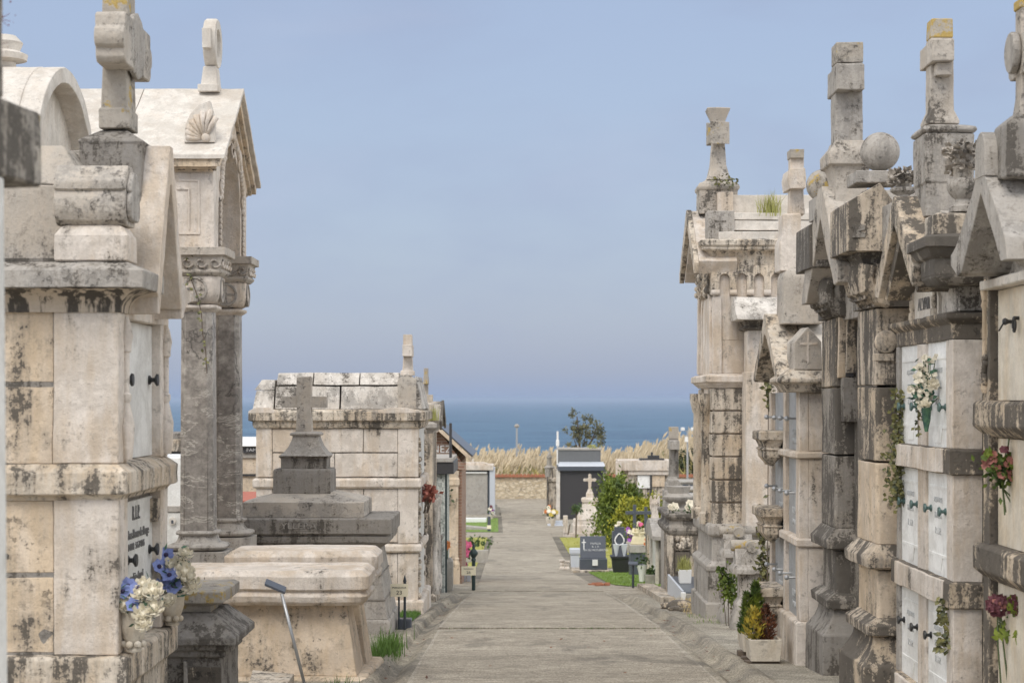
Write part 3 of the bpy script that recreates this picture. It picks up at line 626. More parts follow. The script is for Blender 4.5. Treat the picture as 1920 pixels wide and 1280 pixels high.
mb = MB(); mb.mould(-5.2, -2.44, 10.86, 12.1, [(0, zt - .02), (-.03, Z(348, 10.9))]); mb.mould(-5.2, -2.44, 10.86, 12.1, [(-.05, Z(346, 10.9)), (-.22, Z(275, 11.1)), (-.4, Z(268, 11.1))])
part(mb, 'roof', 'greyrough', t, .012)
zA = Z(275, 11.5)
mb = MB(); ga = [(11.06, .62), (11.46, zA), (11.54, zA), (11.94, .62), (11.84, .56), (11.52, 1.30), (11.48, 1.30), (11.16, .56)]
mb.px_(ga, -2.36, -2.105); part(mb, 'gable', 'lime', t, .008)
mb = MB(); mb.px_([(11.02, .74), (11.44, zA - .03), (11.56, zA - .03), (11.98, .74)], -4.6, -2.37); part(mb, 'gable_roof', 'greyrough', t, .01)
mb = MB(); mb.px_([(11.86, .50), (11.93, .515)] + [(11.93 + .37 * (1 - math.cos(a)), .515 + .115 * math.sin(a)) for a in (.3, .6, .9, 1.2, 1.5)] + [(12.30, .66), (11.95, .72), (11.88, .66)], -2.34, -2.105)
mb.px_([(11.10, .50), (11.17, .50), (11.20, .62), (11.10, .66)], -2.34, -2.107); part(mb, 'gable_foot', 'lime_soft', t, .006)
mb = MB(); mb.box(-2.40, -2.335, 11.10, 11.92, .52, 1.2); pd = part(mb, 'tympanum_slab', 'slab', t)
letters('FAMILIA', .105, 'inkgrey', t, (-2.331, 11.55, Z(556, 11.5) + .10), (0, 1, 0), (0, 0, 1)); letters('GALLEGOS', .095, 'ink', t, (-2.331, 11.56, Z(564, 11.5) - .01), (0, 1, 0), (0, 0, 1))
part(MB().box(-2.38, -2.275, 11.02, 12.34, Z(604, 11.6), Z(584, 11.6)), 'lintel', 'lime', t, .006)
mb = MB(); mb.box(-2.39, -2.34, 11.07, 12.11, zm + .014, Z(604, 11.6) - .004); part(mb, 'niche_slab', 'slabgrey', t, .004)
mb = MB(); mb.box(-2.39, -2.338, 11.07, 12.11, zl, Z(938, 11.5)); part(mb, 'niche_slab', 'slabgrey', t, .004)
mb = MB()
for y in (10.985, 12.225):
    for za, zb in ((zm + .02, zc - .06),):
        x = XF + .008
        mb.lathe((x, y, za), [(.035, .0), (.045, .1), (.05, .2), (.028, .3), (.02, .33), (.03, .35), (.03, .38), (.019, .39), (.019, .62), (.03, .63), (.03, .66), (.04, .72), (.026, .79), (.012, .83)], 12)
part(mb, 'colonnette', 'lime', t, smooth='auto')
mb = MB(); mb.px_([(12.03, Z(937, 11.8)), (12.107, Z(937, 11.8)), (12.107, Z(975, 11.8)), (12.03, Z(983, 11.8))], -2.35, -2.29); part(mb, 'bracket', 'tan_st', t, .004)
mb = MB()
for y, z in ((11.22, Z(712, 11.3)), (12.0, Z(712, 11.95)), (11.33, Z(1048, 11.4)), (12.0, Z(1030, 11.95))): knob_x(mb, -2.338, y, z, .04, .06, 1); part(mb, 'knob', 'iron', t, smooth='auto'); mb = MB()
zz = Z(965, 11.5)
letters('R. I. P.', .125, 'inkgrey', t, (-2.335, 11.58, Z(962, 11.55)), (0, 1, 0), (0, 0, 1), wide=.7); letters('Andres Perez de Barge', .08, 'inkgrey', t, (-2.335, 11.6, Z(1000, 11.55)), (0, 1, 0), (0, 0, 1))
letters('13-9-1918   5-6-7-1966', .06, 'inkgrey', t, (-2.335, 11.55, Z(1024, 11.5)), (0, 1, 0), (0, 0, 1)); letters('su hijo Angel', .075, 'inkgrey', t, (-2.335, 11.6, Z(1082, 11.5)), (0, 1, 0), (0, 0, 1))
# roll-topped block
mb = MB(); x0, x1 = X(107, 10.8), X(243, 10.8); y_ = 10.86
mb.mould(x0, x1, 10.72, 11.0, [(0, Z(490, 10.74)), (0, Z(441, 10.74)), (-.03, Z(425, 10.74)), (-.06, Z(420, 10.74))]); part(mb, 'block', 'lime_soft', t, .012)
mb = MB(); cz = Z(374, 10.8)
half = [(.0, 1.345), (.06, 1.335), (.15, 1.242), (.155, 1.236), (.155, 1.188), (.135, 1.186), (.158, 1.15), (.166, 1.11), (.160, 1.06), (.14, 1.02), (.10, .99)]
prof = [(10.88 - o, z) for o, z in half[1:]] + [(10.88 + o, z) for o, z in half[1:][::-1]]
mb.px_(prof, x0, x1 - .01); part(mb, 'roll', 'greyrough', t, .01)
mb = MB(); mb.px_([(10.88 + (y - 10.88) * .8, cz + (z - cz) * .8) for y, z in prof], x1 - .011, x1 + .02); part(mb, 'roll_end', 'grey', t, .012)
# pedestal and cross
mb = MB(); px0, px1 = X(148, 11.3), X(264, 11.3)
mb.mould(px0, px1, 11.3, 11.74, [(0, 1.0), (0, Z(270, 11.3)), (.006, Z(266, 11.3)), (.006, Z(262, 11.3)), (-.10, Z(240, 11.3)), (-.12, Z(238, 11.3))]); part(mb, 'pedestal', 'dark', t, .012)
c = part(MB().mould(X(190, 11.38), X(240, 11.38), 11.38, 11.62, [(.014, Z(240, 11.38)), (.012, Z(203, 11.38)), (.0, Z(202, 11.38)), (-.006, Z(130, 11.38)), (-.006, Z(40, 11.38))]), 'cross', 'lichen', t, .01); part(MB().box(X(191, 11.38), X(239, 11.38), 11.39, 11.61, Z(40, 11.38) + .002, 2.75), 'cross_top', 'lichen', c, .01)
mb = MB(); ax0, ax1 = X(178, 11.1), X(234, 11.1); zz = [Z(p, 11.1) for p in (20, 47, 88, 115)]
pts = [(11.14, zz[0]), (11.12, zz[0] - .02), (11.12, zz[1])] + [(11.12 - .045 * math.sin(a), lerp(zz[1], zz[2], (1 - math.cos(a)) / 2)) for a in (.4, .9, 1.4, 1.9, 2.4, 2.8)] + [(11.12, zz[2]), (11.12, zz[3] + .03), (11.15, zz[3])]
mb.px_(pts + [(23.0 - y, z) for y, z in pts[::-1]], ax0, ax1); part(mb, 'cross_arm', 'greyrough', c, .01)
mb = MB(); mb.lathe((X(243, 11.4), 11.5, Z(82, 11.4)), [(.19, 0), (.20, .008), (.20, .03), (.185, .037), (.001, .037)], 12, 'x'); part(mb, 'cross_disc', 'grey', c, .004)

# flowers in urns on its ledge
def urn(mb, x, y, z, h, r):
    mb.lathe((x, y, z), [(r * .55, 0), (r * .6, h * .05), (r * .38, h * .12), (r * .42, h * .2), (r * .75, h * .32), (r * .98, h * .6), (r * 1.02, h * .85), (r * 1.08, h * .97), (r * 1.02, h), (r * .85, h * .97), (r * .8, h * .9)], 18)
def rose(mb, r, c, R, rnd):
    mb.ball(c, R * .42, 8, 6); c = Vector(c); ax = Vector((rnd.gauss(.15, .3), rnd.gauss(-.9, .3), rnd.gauss(.6, .3))).normalized(); u = ax.orthogonal().normalized(); v = ax.cross(u)
    for k, (rad, dep, n) in enumerate(((1.05, -.2, 7), (.9, .0, 6), (.7, .15, 6), (.48, .28, 5), (.28, .36, 4))):
        a0 = rnd.uniform(0, 6)
        for i in range(n):
            a = a0 + 6.283 * i / n; e = u * math.cos(a) + v * math.sin(a); tt = ax.cross(e); wd = rad * R * 3.4 / n
            b = c + e * R * rad * .35 + ax * R * (dep - .25); m1 = c + e * R * rad * .85 + ax * R * dep; tp = c + e * R * rad * (1.0 if k < 2 else .8) + ax * R * (dep + .28)
            o = len(mb.v); mb.v += [tuple(b - tt * wd * .3), tuple(b + tt * wd * .3), tuple(m1 + tt * wd * .6), tuple(tp + tt * wd * .35 + e * R * .06), tuple(tp - tt * wd * .35 + e * R * .06), tuple(m1 - tt * wd * .6)]
            mb.f += [(o, o + 1, o + 2, o + 5), (o + 5, o + 2, o + 3, o + 4)]
def daisy(mb, hb, c, R, rnd, n=6):
    c = Vector(c); ax = Vector((rnd.gauss(.1, .35), rnd.gauss(-.9, .3), rnd.gauss(.4, .3))).normalized(); u = ax.orthogonal().normalized(); v = ax.cross(u)
    for i in range(n):
        a = 6.283 * i / n + rnd.uniform(-.1, .1); e = u * math.cos(a) + v * math.sin(a); tt = ax.cross(e) * R * .52
        mb.quad(c, c + e * R * .6 + tt + ax * R * .1, c + e * R + ax * R * rnd.uniform(.05, .4), c + e * R * .6 - tt + ax * R * .1)
    if hb: hb.ball(c + ax * R * .08, R * .28, 8, 5)
def bouquet(name, label, base, roses, daisies, leaves, seed, R=.052, extra=None, group=None, lm='leafb'):
    r = rng(seed); t = thing(name, label, 'flowers', base, group); b = Vector(base); sm = MB()
    for p in roses:
        mb = MB(); rose(mb, R, p, R * r.uniform(.9, 1.15), r); part(mb, 'rose', 'petalw', t, recalc=False); sm.tube([b, (b + Vector(p)) / 2 + Vector((0, 0, .02)), Vector(p)], .004, 4)
    for p in daisies:
        mb = MB(); hb = MB(); daisy(mb, hb, p, R * r.uniform(.85, 1.1), r); f = part(mb, 'blue_flower', 'petalb', t, recalc=False); part(hb, 'flower_heart', 'petaldark', f); sm.tube([b, Vector(p)], .003, 4)
    lf = MB()
    for _ in range(leaves):
        q = r.choice(roses + daisies); q = Vector(q) * r.uniform(.35, 1.0) + 0 * b; q = b.lerp(Vector(r.choice(roses + daisies)), r.uniform(.3, 1.02)) + Vector((r.gauss(0, .025), r.gauss(.01, .025), r.gauss(0, .025)))
        lf.leaf(q, (r.gauss(0, 1), r.gauss(-.3, .8), r.gauss(.5, .7)), r.uniform(.03, .07), .02, (r.gauss(0, 1), r.gauss(0, 1), 1))
    part(lf, 'leaves', lm, t, recalc=False); part(sm, 'stems', 'stem', t); return t
def at(px, py, Y): return (X(px, Y), Y, Z(py, Y))
zf = zl + .006
urn_pos = []
for i, (px, Y, h, ptop, lab) in enumerate(((250, 10.93, .24, 1140, 'pale stone urn on the near corner of the niche tomb ledge, holding roses'), (322, 12.2, .24, 1108, 'pale stone urn on the far end of the niche tomb ledge, beside the dark pier'))):
    x = X(px, Y); t = thing('flower_urn', lab, 'urn', (x, Y, zf), 'stone urns on the niche tomb ledge'); mb = MB(); urn(mb, x, Y, zf, Z(ptop, Y) - zf, .082); part(mb, 'bowl', 'pot', t, smooth='auto')
    mb = MB(); r = rng(40 + i)
    for k in range(7):
        a = 6.283 * k / 7; mb.ball((x + .055 * math.cos(a), Y + .055 * math.sin(a), zf + .045), .022, 7, 5)
    part(mb, 'carved_foot', 'pot', t, smooth=True)
Yv = 10.85
bouquet('bouquet', 'bunch of cream roses and violet-blue anemones in the nearer urn on the ledge', (X(250, 10.93), 10.93, Z(1140, 10.93)),
        [at(a, b2, Yv + dy) for a, b2, dy in ((231, 1133, 0), (262, 1114, .0), (287, 1106, -.02), (266, 1150, -.05), (288, 1138, -.02), (270, 1168, -.06), (248, 1142, .02), (268, 1094, .05))],
        [at(a, b2, Yv + dy) for a, b2, dy in ((230, 1108, .02), (258, 1103, .04), (249, 1134, -.03), (240, 1098, .06), (283, 1122, .05))], 110, 31)
Yv = 12.1
bouquet('bouquet', 'bunch of ivory blooms and violet-blue anemones in the farther urn, with stems reaching up', (X(322, 12.2), 12.2, Z(1108, 12.2)),
        [at(a, b2, Yv + dy) for a, b2, dy in ((347, 1037, 0), (322, 1060, .0), (346, 1070, -.03), (353, 1082, 0), (360, 1096, .0), (315, 1125, -.12), (340, 1063, .05))],
        [at(a, b2, Yv + dy) for a, b2, dy in ((298, 1062, -.02), (319, 1082, -.03), (311, 1040, .05), (300, 1098, .0), (325, 1097, 0), (318, 1078, -.05))], 150, 32, .056)

# ---- barrel-vaulted tomb behind it
t = thing('vaulted_tomb', 'cream marble barrel-vaulted tomb roof with open arch end, behind the left niche tomb', 'tomb', (-5, 16, G(16)))
yc, rO, x1 = 16.1, 1.28, -3.82; zs = Z(122, 15.9) - rO
a_ = [(yc + rO * .92 * math.cos(a), zs + rO * math.sin(a)) for a in [math.pi * i / 24 for i in range(25)]]; i_ = [(yc + (rO * .92 - .11) * math.cos(a), zs + (rO - .13) * math.sin(a)) for a in [math.pi * i / 24 for i in range(25)]]
mb = MB(); mb.px_([(y, z) for y, z in a_] + [(y, z) for y, z in i_[::-1]], -7.5, x1); part(mb, 'vault', 'white', t, .01)
mb = MB()
for xx in (-4.9, -6.1): mb.px_([(yc + rO * .94 * math.cos(a), zs + rO * 1.004 * math.sin(a)) for a in [math.pi * i / 24 for i in range(25)]], xx, xx + .9)
part(mb, 'vault_slab', 'white', t, .01)
mb = MB(); mb.px_(i_, -7.4, x1 - .26); part(mb, 'tympanum', 'lime', t)
mb = MB(); r = rng(51)
for _ in range(150):
    a = r.uniform(.35, 2.8); q = r.uniform(.68, .99); y = yc + (rO * .92 - .11) * q * math.cos(a); z = zs + (rO - .13) * q * math.sin(a)
    if z < zs + .80: continue
    mb.ball((x1 - .25, y, z), r.uniform(.02, .045), 6, 4)
part(mb, 'carving', 'lime_soft', t, smooth=True)
mb = MB(); mb.box(-7.5, x1 + .02, yc - rO * .92, yc + rO * .92, G(16) - .1, zs - .01); part(mb, 'wall', 'lime', t, .01)
mb = MB(); xk = X(6, 16) - .02; mb.lathe((xk, yc, Z(121, 16)), [(.1, -.03), (.1, .03), (.19, .05), (.2, .1), (.13, .13), (.16, .2), (.1, .26)], 16); part(mb, 'finial', 'white', t, smooth='auto')

# ---- portico tomb with veined columns
XP = -3.12
t = thing('portico_tomb', 'cream gabled portico tomb on two veined grey columns, with shell carving and ring cross', 'tomb', (-3.6, 21.5, G(21.5)))
ya, yb, ym = 20.15, 23.0, 21.6; zE, zR = Z(289, 20.15), Z(166, 21.6)
def roofp(o, th):  # outline of the gable roof slab in (y, z)
    return [(ya - o, zE - o * .75), (ym, zR), (yb + o, zE - o * .75), (yb + o, zE - o * .75 - th), (ym, zR - th * 1.2), (ya - o, zE - o * .75 - th)]
mb = MB(); mb.px_(roofp(0, .05), -4.26, XP); mb.px_(roofp(0.0, .052), -5.6, -4.268); mb.px_(roofp(0.004, .045), -7.2, -5.608); part(mb, 'roof', 'white', t, .008)
mb = MB()
for o, x0, x1, th in ((-.03, -7, XP - .05, .10), (-.07, -7.01, XP - .10, .15), (-.12, -7.02, XP - .14, .21)):
    P = roofp(o, th); mb.px_([(y, z - .055) for y, z in P], x0, x1)
part(mb, 'rake_moulding', 'tan', t, .008)
yi0, yi1 = 20.32, 22.75; zb_ = Z(470, 20.3); zw = Z(308, 20.3); yc = 21.55; ra = .72; xw = -3.26; xk = -3.78
# arched front wall block (deep slab) : near jamb, far jamb, spandrel
arch = [(yc + ra * math.cos(a), Z(392, 21.5) + ra * math.sin(a)) for a in [math.pi * i / 18 for i in range(19)]]
zc_ = zb_
poly = [(yi0, zb_), (yi0, zw), (ym, zR - .30), (yi1, zw), (yi1, zb_), (yc - ra, zb_)] ; poly = [(yi0, zb_), (yi0, zw), (ym, zR - .28), (yi1, zw), (yi1, zb_), (yc + ra, zb_)] + arch + [(yc - ra, zb_)]
mb = MB(); mb.px_(poly, xk, xw); part(mb, 'arch_wall', 'lime', t, .01)
mb = MB(); mb.box(-7, -4.2, yi0 + .06, yi1 - .06, G(21) - .1, zw + .05); part(mb, 'chapel_wall', 'lime', t, .01)
mb = MB(); mb.box(-4.2, xk - .003, yi0 + .03, yi0 + .3, zb_ + .02, zw); mb.box(-4.2, xk - .003, yi1 - .3, yi1 - .03, zb_ + .02, zw); part(mb, 'side_beam', 'lime', t, .01)
mb = MB(); f = yi0 - .012   # recessed-panel framing on the near face
for (p0, p1, q0, q1) in ((332, 375, 336, 340), (332, 375, 436, 440), (371, 375, 340, 436)): mb.box(X(p0, f), X(p1, f), f, f + .02, Z(q1, f), Z(q0, f))
for (p0, p1, q0, q1) in ((332, 356, 353, 356), (353, 356, 356, 430)): mb.box(X(p0, f), X(p1, f), f - .006, f + .02, Z(q1, f), Z(q0, f))
part(mb, 'panel_moulding', 'lime', t, .004)
mb = MB(); mb.box(-4.2, xw + .03, yi0 - .05, yi0, zw - .07, zw + .0); part(mb, 'carved_band', 'tan_st', t, .006)
mb = MB(); r = rng(52)
for i in range(19):
    x = lerp(-4.1, xw - .02, i / 18); mb.ball((x, yi0 - .055, zw - .035), .026, 7, 5, (1.2, .6, 1))
part(mb, 'band_ornament', 'tan', t, smooth=True)
mb = MB()  # rope and scroll carving round the arch, on the face toward the path
for i in range(46):
    a = math.pi * (.02 + .96 * i / 45); q = ra + .10
    mb.ball((xw + .012, yc + q * math.cos(a), Z(392, 21.5) + q * math.sin(a)), .042, 7, 5, (.8, 1, 1))
for k in range(9):
    z = lerp(zb_ + .08, Z(392, 21.5), k / 8)
    for y in (yc + ra + .13, yc - ra - .13): mb.tube([(xw + .01, y + .05 * math.cos(a), z + .05 * math.sin(a)) for a in [j * .8 for j in range(8)]], .018, 5)
for y, z in ((22.35, 2.35), (22.1, 2.75), (20.75, 2.35), (21.0, 2.75), (21.55, 2.85)):
    mb.tube([(xw + .012, y + (.02 + .012 * j) * math.cos(j * .7), z + (.02 + .012 * j) * math.sin(j * .7)) for j in range(12)], .016, 5)
part(mb, 'arch_carving', 'lime_soft', t, smooth=True)
# shell on the near slope of the roof
mb = MB(); sy = 20.36; sc = (X(384, sy), sy, Z(262, sy)); rad = .40
pts = [(X(345, sy), Z(267, sy)), (X(347, sy), Z(235, sy)), (X(356, sy), Z(214, sy)), (X(372, sy), Z(197, sy)), (X(394, sy), Z(189, sy)), (X(404, sy), Z(228, sy)), (X(402, sy), Z(267, sy))]
mb.py_(pts, sy - .01, sy + .10); s_ = part(mb, 'shell_slab', 'white', t, .008)
mb = MB()
for i in range(8):
    a = math.radians(lerp(172, 62, i / 7)); L = lerp(.19, .34, i / 7) if i < 7 else .27
    mb.tube([(sc[0] + .04 * math.cos(a), sy - .012, sc[2] + .04 * math.sin(a)), (sc[0] + L * .6 * math.cos(a + .05), sy - .03, sc[2] + L * .6 * math.sin(a + .05)), (sc[0] + L * math.cos(a), sy - .015, sc[2] + L * math.sin(a))], [.012, .026, .034], 7)
mb.ball((sc[0] + .01, sy - .015, sc[2] + .02), .05, 10, 6, (1, .6, 1)); part(mb, 'shell_ribs', 'lime', s_, smooth=True)
# ring cross on the ridge
yk = 21.6; x0, x1 = X(379, yk), X(413, yk)
mb = MB(); mb.mould(X(384, yk), X(408, yk), yk - .12, yk + .12, [(.045, zR - .06), (.045, Z(167, yk)), (.02, Z(160, yk)), (0, Z(128, yk)), (-.01, Z(127, yk))]); mb.mould(X(376, yk), X(414, yk), yk - .2, yk + .2, [(0, zR - .06), (0, Z(166, yk) + .02)]); c = part(mb, 'cross', 'white', t, .01)
mb = MB(); zc2 = Z(83, yk); mb.lathe((X(387, yk), yk, zc2), [(.27, 0), (.285, .02), (.285, .12), (.27, .14), (.17, .14), (.16, .12), (.16, .02), (.17, 0), (.27, 0)], 24, 'x'); part(mb, 'cross_ring', 'white', c, smooth='auto')
mb = MB(); mb.box(X(388, yk), X(404, yk), yk - .33, yk + .33, zc2 - .10, zc2 + .12); mb.box(X(386, yk), X(405, yk), yk - .1, yk + .1, Z(125, yk), Z(41, yk)); part(mb, 'cross_arm', 'white', c, .008)
# columns
def column(px, Y, zbot, ztop, s, mat='veined'):
    x = X(px, Y); yy = Y + s / 2; q = s / 2; ch = .05
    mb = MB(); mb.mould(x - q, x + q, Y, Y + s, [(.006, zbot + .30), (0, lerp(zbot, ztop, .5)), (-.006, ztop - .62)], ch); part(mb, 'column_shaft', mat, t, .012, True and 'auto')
    mb = MB(); e = .15
    mb.mould(x - q, x + q, Y, Y + s, [(e, zbot - 1.2), (e, zbot + .17)], .02); mb.mould(x - q, x + q, Y, Y + s, [(.08, zbot + .172)] + [(.05 + .09 * math.cos(a), zbot + .215 + .042 * math.sin(a)) for a in (-1.4, -.9, -.4, .1, .6, 1.1, 1.5)] + [(.05, zbot + .27), (.03, zbot + .30), (.02, zbot + .34), (.045, zbot + .345), (.055, zbot + .365), (.045, zbot + .385), (.012, zbot + .39)], .09); part(mb, 'column_base', 'grey', t, .006)
    mb = MB(); zn = ztop - .62
    mb.mould(x - q, x + q, Y, Y + s, [(-.004, zn - .02), (.02, zn), (.05, zn + .02), (.05, zn + .05), (.0, zn + .06)], .06); mb.mould(x - q, x + q, Y, Y + s, [(-.01, zn + .062), (.04, zn + .09), (.065, zn + .14), (.075, zn + .2), (.075, zn + .36)], .05); part(mb, 'capital_block', 'lime_soft', t, .01)
    mb = MB(); mb.lathe((x, Y - .076, zn + .22), [(.135, .02), (.135, -.012), (.11, -.014), (.105, .02)], 24, 'y'); mb.box(x - .11, x + .11, Y - .082, Y - .06, zn + .205, zn + .235); mb.box(x - .015, x + .015, Y - .082, Y - .06, zn + .11, zn + .33)
    xs_ = x + q + .076; mb.lathe((xs_, yy, zn + .22), [(.135, -.02), (.135, .012), (.11, .014), (.105, -.02)], 24, 'x'); part(mb, 'roundel', 'grey', t, .004)
    mb = MB(); mb.mould(x - q, x + q, Y, Y + s, [(.08, zn + .362), (.12, zn + .40), (.12, zn + .425), (.10, zn + .43), (.13, zn + .57), (.17, zn + .575), (.17, zn + .66)], .0); part(mb, 'abacus', 'greyrough', t, .008)
    mb = MB()
    for i in range(4):
        u = x - q - .05 + (s + .10) * i / 3
        for sgn in (1, -1): mb.tube([(u + (.012 + .007 * j) * math.cos(sgn * j * .75), Y - .125 - .008 * (j % 2), zn + .50 + (.012 + .007 * j) * math.sin(j * .75)) for j in range(9)], .013, 5)
        v_ = Y - .05 + (s + .10) * i / 3; mb.tube([(x + q + .13, v_ + (.012 + .007 * j) * math.cos(j * .75), zn + .50 + (.012 + .007 * j) * math.sin(j * .75)) for j in range(9)], .013, 5)
    part(mb, 'scroll_frieze', 'lime_soft', t, smooth=True)
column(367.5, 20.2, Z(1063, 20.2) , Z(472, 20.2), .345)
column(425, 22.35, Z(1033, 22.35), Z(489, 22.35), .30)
mb = MB(); mb.box(-7, -3.0, 20.0, 23.1, G(21) - .2, Z(1063, 20.2) - .06); part(mb, 'platform', 'lime', t, .01)
r = rng(55); mb = MB(); st = MB(); pv_ = [(x_, 20.1, z_) for x_, z_ in [(X(a, 20.1), Z(b2, 20.1)) for a, b2 in ((347, 470), (352, 505), (372, 560), (378, 590), (380, 625), (386, 660), (388, 700))]]
st.tube(pv_, .006, 5)
for _ in range(26):
    i = r.randrange(len(pv_) - 1); p = Vector(pv_[i]).lerp(Vector(pv_[i + 1]), r.random()); p += Vector((r.gauss(0, .05 if i < 2 else .02), -.02, r.gauss(0, .04)))
    mb.leaf(p, (r.gauss(0, 1), -.4, r.gauss(-.4, 1)), .05, .035, (0, -1, .3))
v = thing('ivy_vine', 'thin ivy strand hanging down the nearer veined column from its capital', 'ivy', pv_[0]); part(st, 'stem', 'bark', v); part(mb, 'leaves', 'ivy', v, recalc=False)

# ---- dark stone pier with capped top
t = thing('capped_pier', 'dark lichened stone pier with flat cap and spreading hipped top, beside the urns', 'pier', (-2.6, 13.5, G(13.5)))
x1 = -1.94; x0 = -3.1
mb = MB(); zE = Z(1210, 13.0); mb.mould(x0, x1, 13.0, 14.0, [(0, zE), (0, zE + .05), (-.17, zE + .20), (-.19, zE + .205)]); part(mb, 'hipped_top', 'dark', t, .008)
mb = MB(); mb.mould(x0 + .2, x1 - .2, 13.2, 13.8, [(0, zE + .205), (0, zE + .25), (.10, zE + .28), (.10, zE + .355), (.07, zE + .37)]); part(mb, 'cap_slab', 'lichen', t, .008)
mb = MB(); mb.mould(x0 + .11, x1 - .11, 13.11, 13.89, [(0, G(13.5) - .1), (0, zE - .10), (.03, zE - .09), (.03, zE - .05), (.06, zE - .04), (.06, zE)]); part(mb, 'body', 'dark', t, .008)
mb = MB(); mb.box(X(352, 13.1), X(415, 13.1), 13.095, 13.2, G(13.5), zE - .16); part(mb, 'panel', 'tan_st', t, .006)
part(MB().box(X(345, 13.1), X(352, 13.1), 13.07, 13.2, G(13.5), zE - .12), 'panel_edge', 'grey', t, .004)

# ---- two pale sarcophagi
def sarco(y0, y1, xr, xl, ztop, mat, lab, topmat):
    yy = (y0 + y1) / 2; t = thing('sarcophagus', lab, 'sarcophagus', ((xl + xr) / 2, yy, G(yy)), 'pale stone sarcophagi in front of the portico')
    mb = MB(); c = .05
    mb.mould(xl, xr, y0, y1, [(-.06, ztop - .30), (-.02, ztop - .27), (-.005, ztop - .22), (-.03, ztop - .185), (-.03, ztop - .175), (.0, ztop - .16), (.0, ztop - .05), (-.06, ztop)], c); l = part(mb, 'lid', topmat, t, .006); xj = lerp(xl, xr, .42); part(MB().box(xj, xj + .006, y0 - .0015, y0 + .02, ztop - .158, ztop - .052), 'lid_joint', 'black', t); part(MB().box(xj - .1, xj - .092, y0 + .09, y0 + .2, G(yy) + .1, ztop - .3), 'chest_joint', 'black', t)
    zg = G(yy); mb = MB(); mb.mould(xl + .03, xr, y0, y1, [(-.21, ztop - .29), (-.10, zg + .06)]); part(mb, 'chest', mat, t, .008)
    mb = MB(); mb.mould(xl + .03, xr, y0, y1, [(.0, zg - .2), (.0, zg + .03), (-.02, zg + .06)]); part(mb, 'plinth', mat, t, .012); return t
sarco(16.2, 17.12, -1.28, -3.7, Z(1068, 16.3), 'tan', 'nearer pale stone sarcophagus with moulded lid, behind the dark pier', 'lime')
sarco(17.25, 18.1, -1.28, X(418, 17.25), Z(1033, 17.3), 'tan', 'farther pale stone sarcophagus with brown-stained lid edge, between its twin and the grey cross tomb', 'lime')
for Yf, zt_, zb_, pxs in ((16.199, Z(1078, 16.2), Z(1100, 16.2), (410, 410.8)), (17.249, Z(1037, 17.25), Z(1057, 17.25), (474.5, 475.5))): pass
t = thing('metal_marker', 'leaning steel marker stake with small dark tilted plate, in front of the nearer sarcophagus', 'marker', (X(571, 15.6), 15.6, G(15.6)))
part(MB().tube([(X(571, 15.6), 15.6, Z(1282, 15.6)), (X(528, 15.6), 15.6, Z(1112, 15.6))], .014, 8), 'stake', 'steel', t, smooth=True)
mb = MB(); a = Vector(at(496, 1093, 15.5)); b2 = Vector(at(534, 1109, 15.6)); u = Vector((0, .12, .03)); mb.ext([a, b2, b2 + u, a + u], (0, 0, -.02)); part(mb, 'plate', 'slate', t, .003)
mb = MB(); mb.ext([at(466, 1279, 14.6), at(540, 1279, 14.6), at(552, 1262, 15.1), at(474, 1255, 15.3)], (0, 0, -.08)); mb.ext([(p[0] + .02, p[1] + .02, p[2] - .09) for p in (at(466, 1279, 14.6), at(530, 1279, 14.6), at(542, 1262, 15.1), at(474, 1255, 15.3))], (0, 0, -.3))
solo(mb, 'grave_slab', 'lime_st', 'weathered pale stone grave slab lying low beside the dark pier', 'grave slab', (X(510, 14.9), 14.9, G(14.9)), bevel=.008)

# ---- grey cross tomb with name
t = thing('cross_tomb', 'grey stone sarcophagus tomb with stepped pedestal, tall cross and a carved name', 'tomb', (-2.6, 24.1, G(24.1)))
xr, xl, y0, y1 = -1.55, -3.75, 23.3, 25.0; ztop = Z(972, 23.3); zg = G(24)
def sq(py, y=23.6): return Z(py, y)
mb = MB(); mb.mould(xl, xr, y0, y1, [(-.16, ztop - .40), (-.14, ztop - .36), (-.04, ztop - .30), (-.03, ztop - .23), (-.05, ztop - .215), (-.05, ztop - .205), (0, ztop - .19), (0, ztop - .012), (-.02, ztop)]); part(mb, 'slab', 'dark', t, .01)
mb = MB(); mb.mould(xl + .33, X(682, 23.5), 23.5, 24.85, [(0, ztop), (.0, ztop + .19), (-.42, ztop + .30), (-.44, ztop + .30)]); part(mb, 'sloped_lid', 'greyrough', t, .01)
mb = MB(); yq = 23.85; yq1 = 24.55; zz = lambda p: Z(p, yq)
mb.mould(X(512, yq), X(620, yq), yq, yq1, [(0, zz(925)), (0, zz(882)), (-.02, zz(879))]); mb.mould(X(525, yq), X(611, yq), yq + .08, yq1 - .08, [(-.003, zz(880)), (0, zz(860)), (.02, zz(858)), (.02, zz(855)), (-.05, zz(853))]); part(mb, 'step', 'dark', t, .008)
mb = MB(); mb.mould(X(546, yq), X(593, yq), yq + .17, yq1 - .17, [(.16, zz(855)), (.10, zz(848)), (.05, zz(838)), (.015, zz(826)), (.0, zz(818)), (.03, zz(817)), (.04, zz(814)), (.02, zz(811)), (-.05, zz(810))]); part(mb, 'pedestal', 'grey', t, .006)
mb = MB(); ys_ = 24.12; mb.mould(X(556, ys_), X(583, ys_), ys_, ys_ + .18, [(.012, Z(811, ys_)), (0, Z(770, ys_)), (0, Z(706, ys_))]); c = part(mb, 'cross', 'greyrough', t, .008)
part(MB().box(X(528, ys_), X(612, ys_), ys_ + .01, ys_ + .17, Z(764, ys_), Z(743, ys_)), 'cross_arm', 'greyrough', c, .008)
mb = MB(); mb.mould(xl + .1, xr, y0, y1, [(-.20, ztop - .38), (-.05, zg + .22)]); part(mb, 'chest', 'grey', t, .01)
mb = MB()
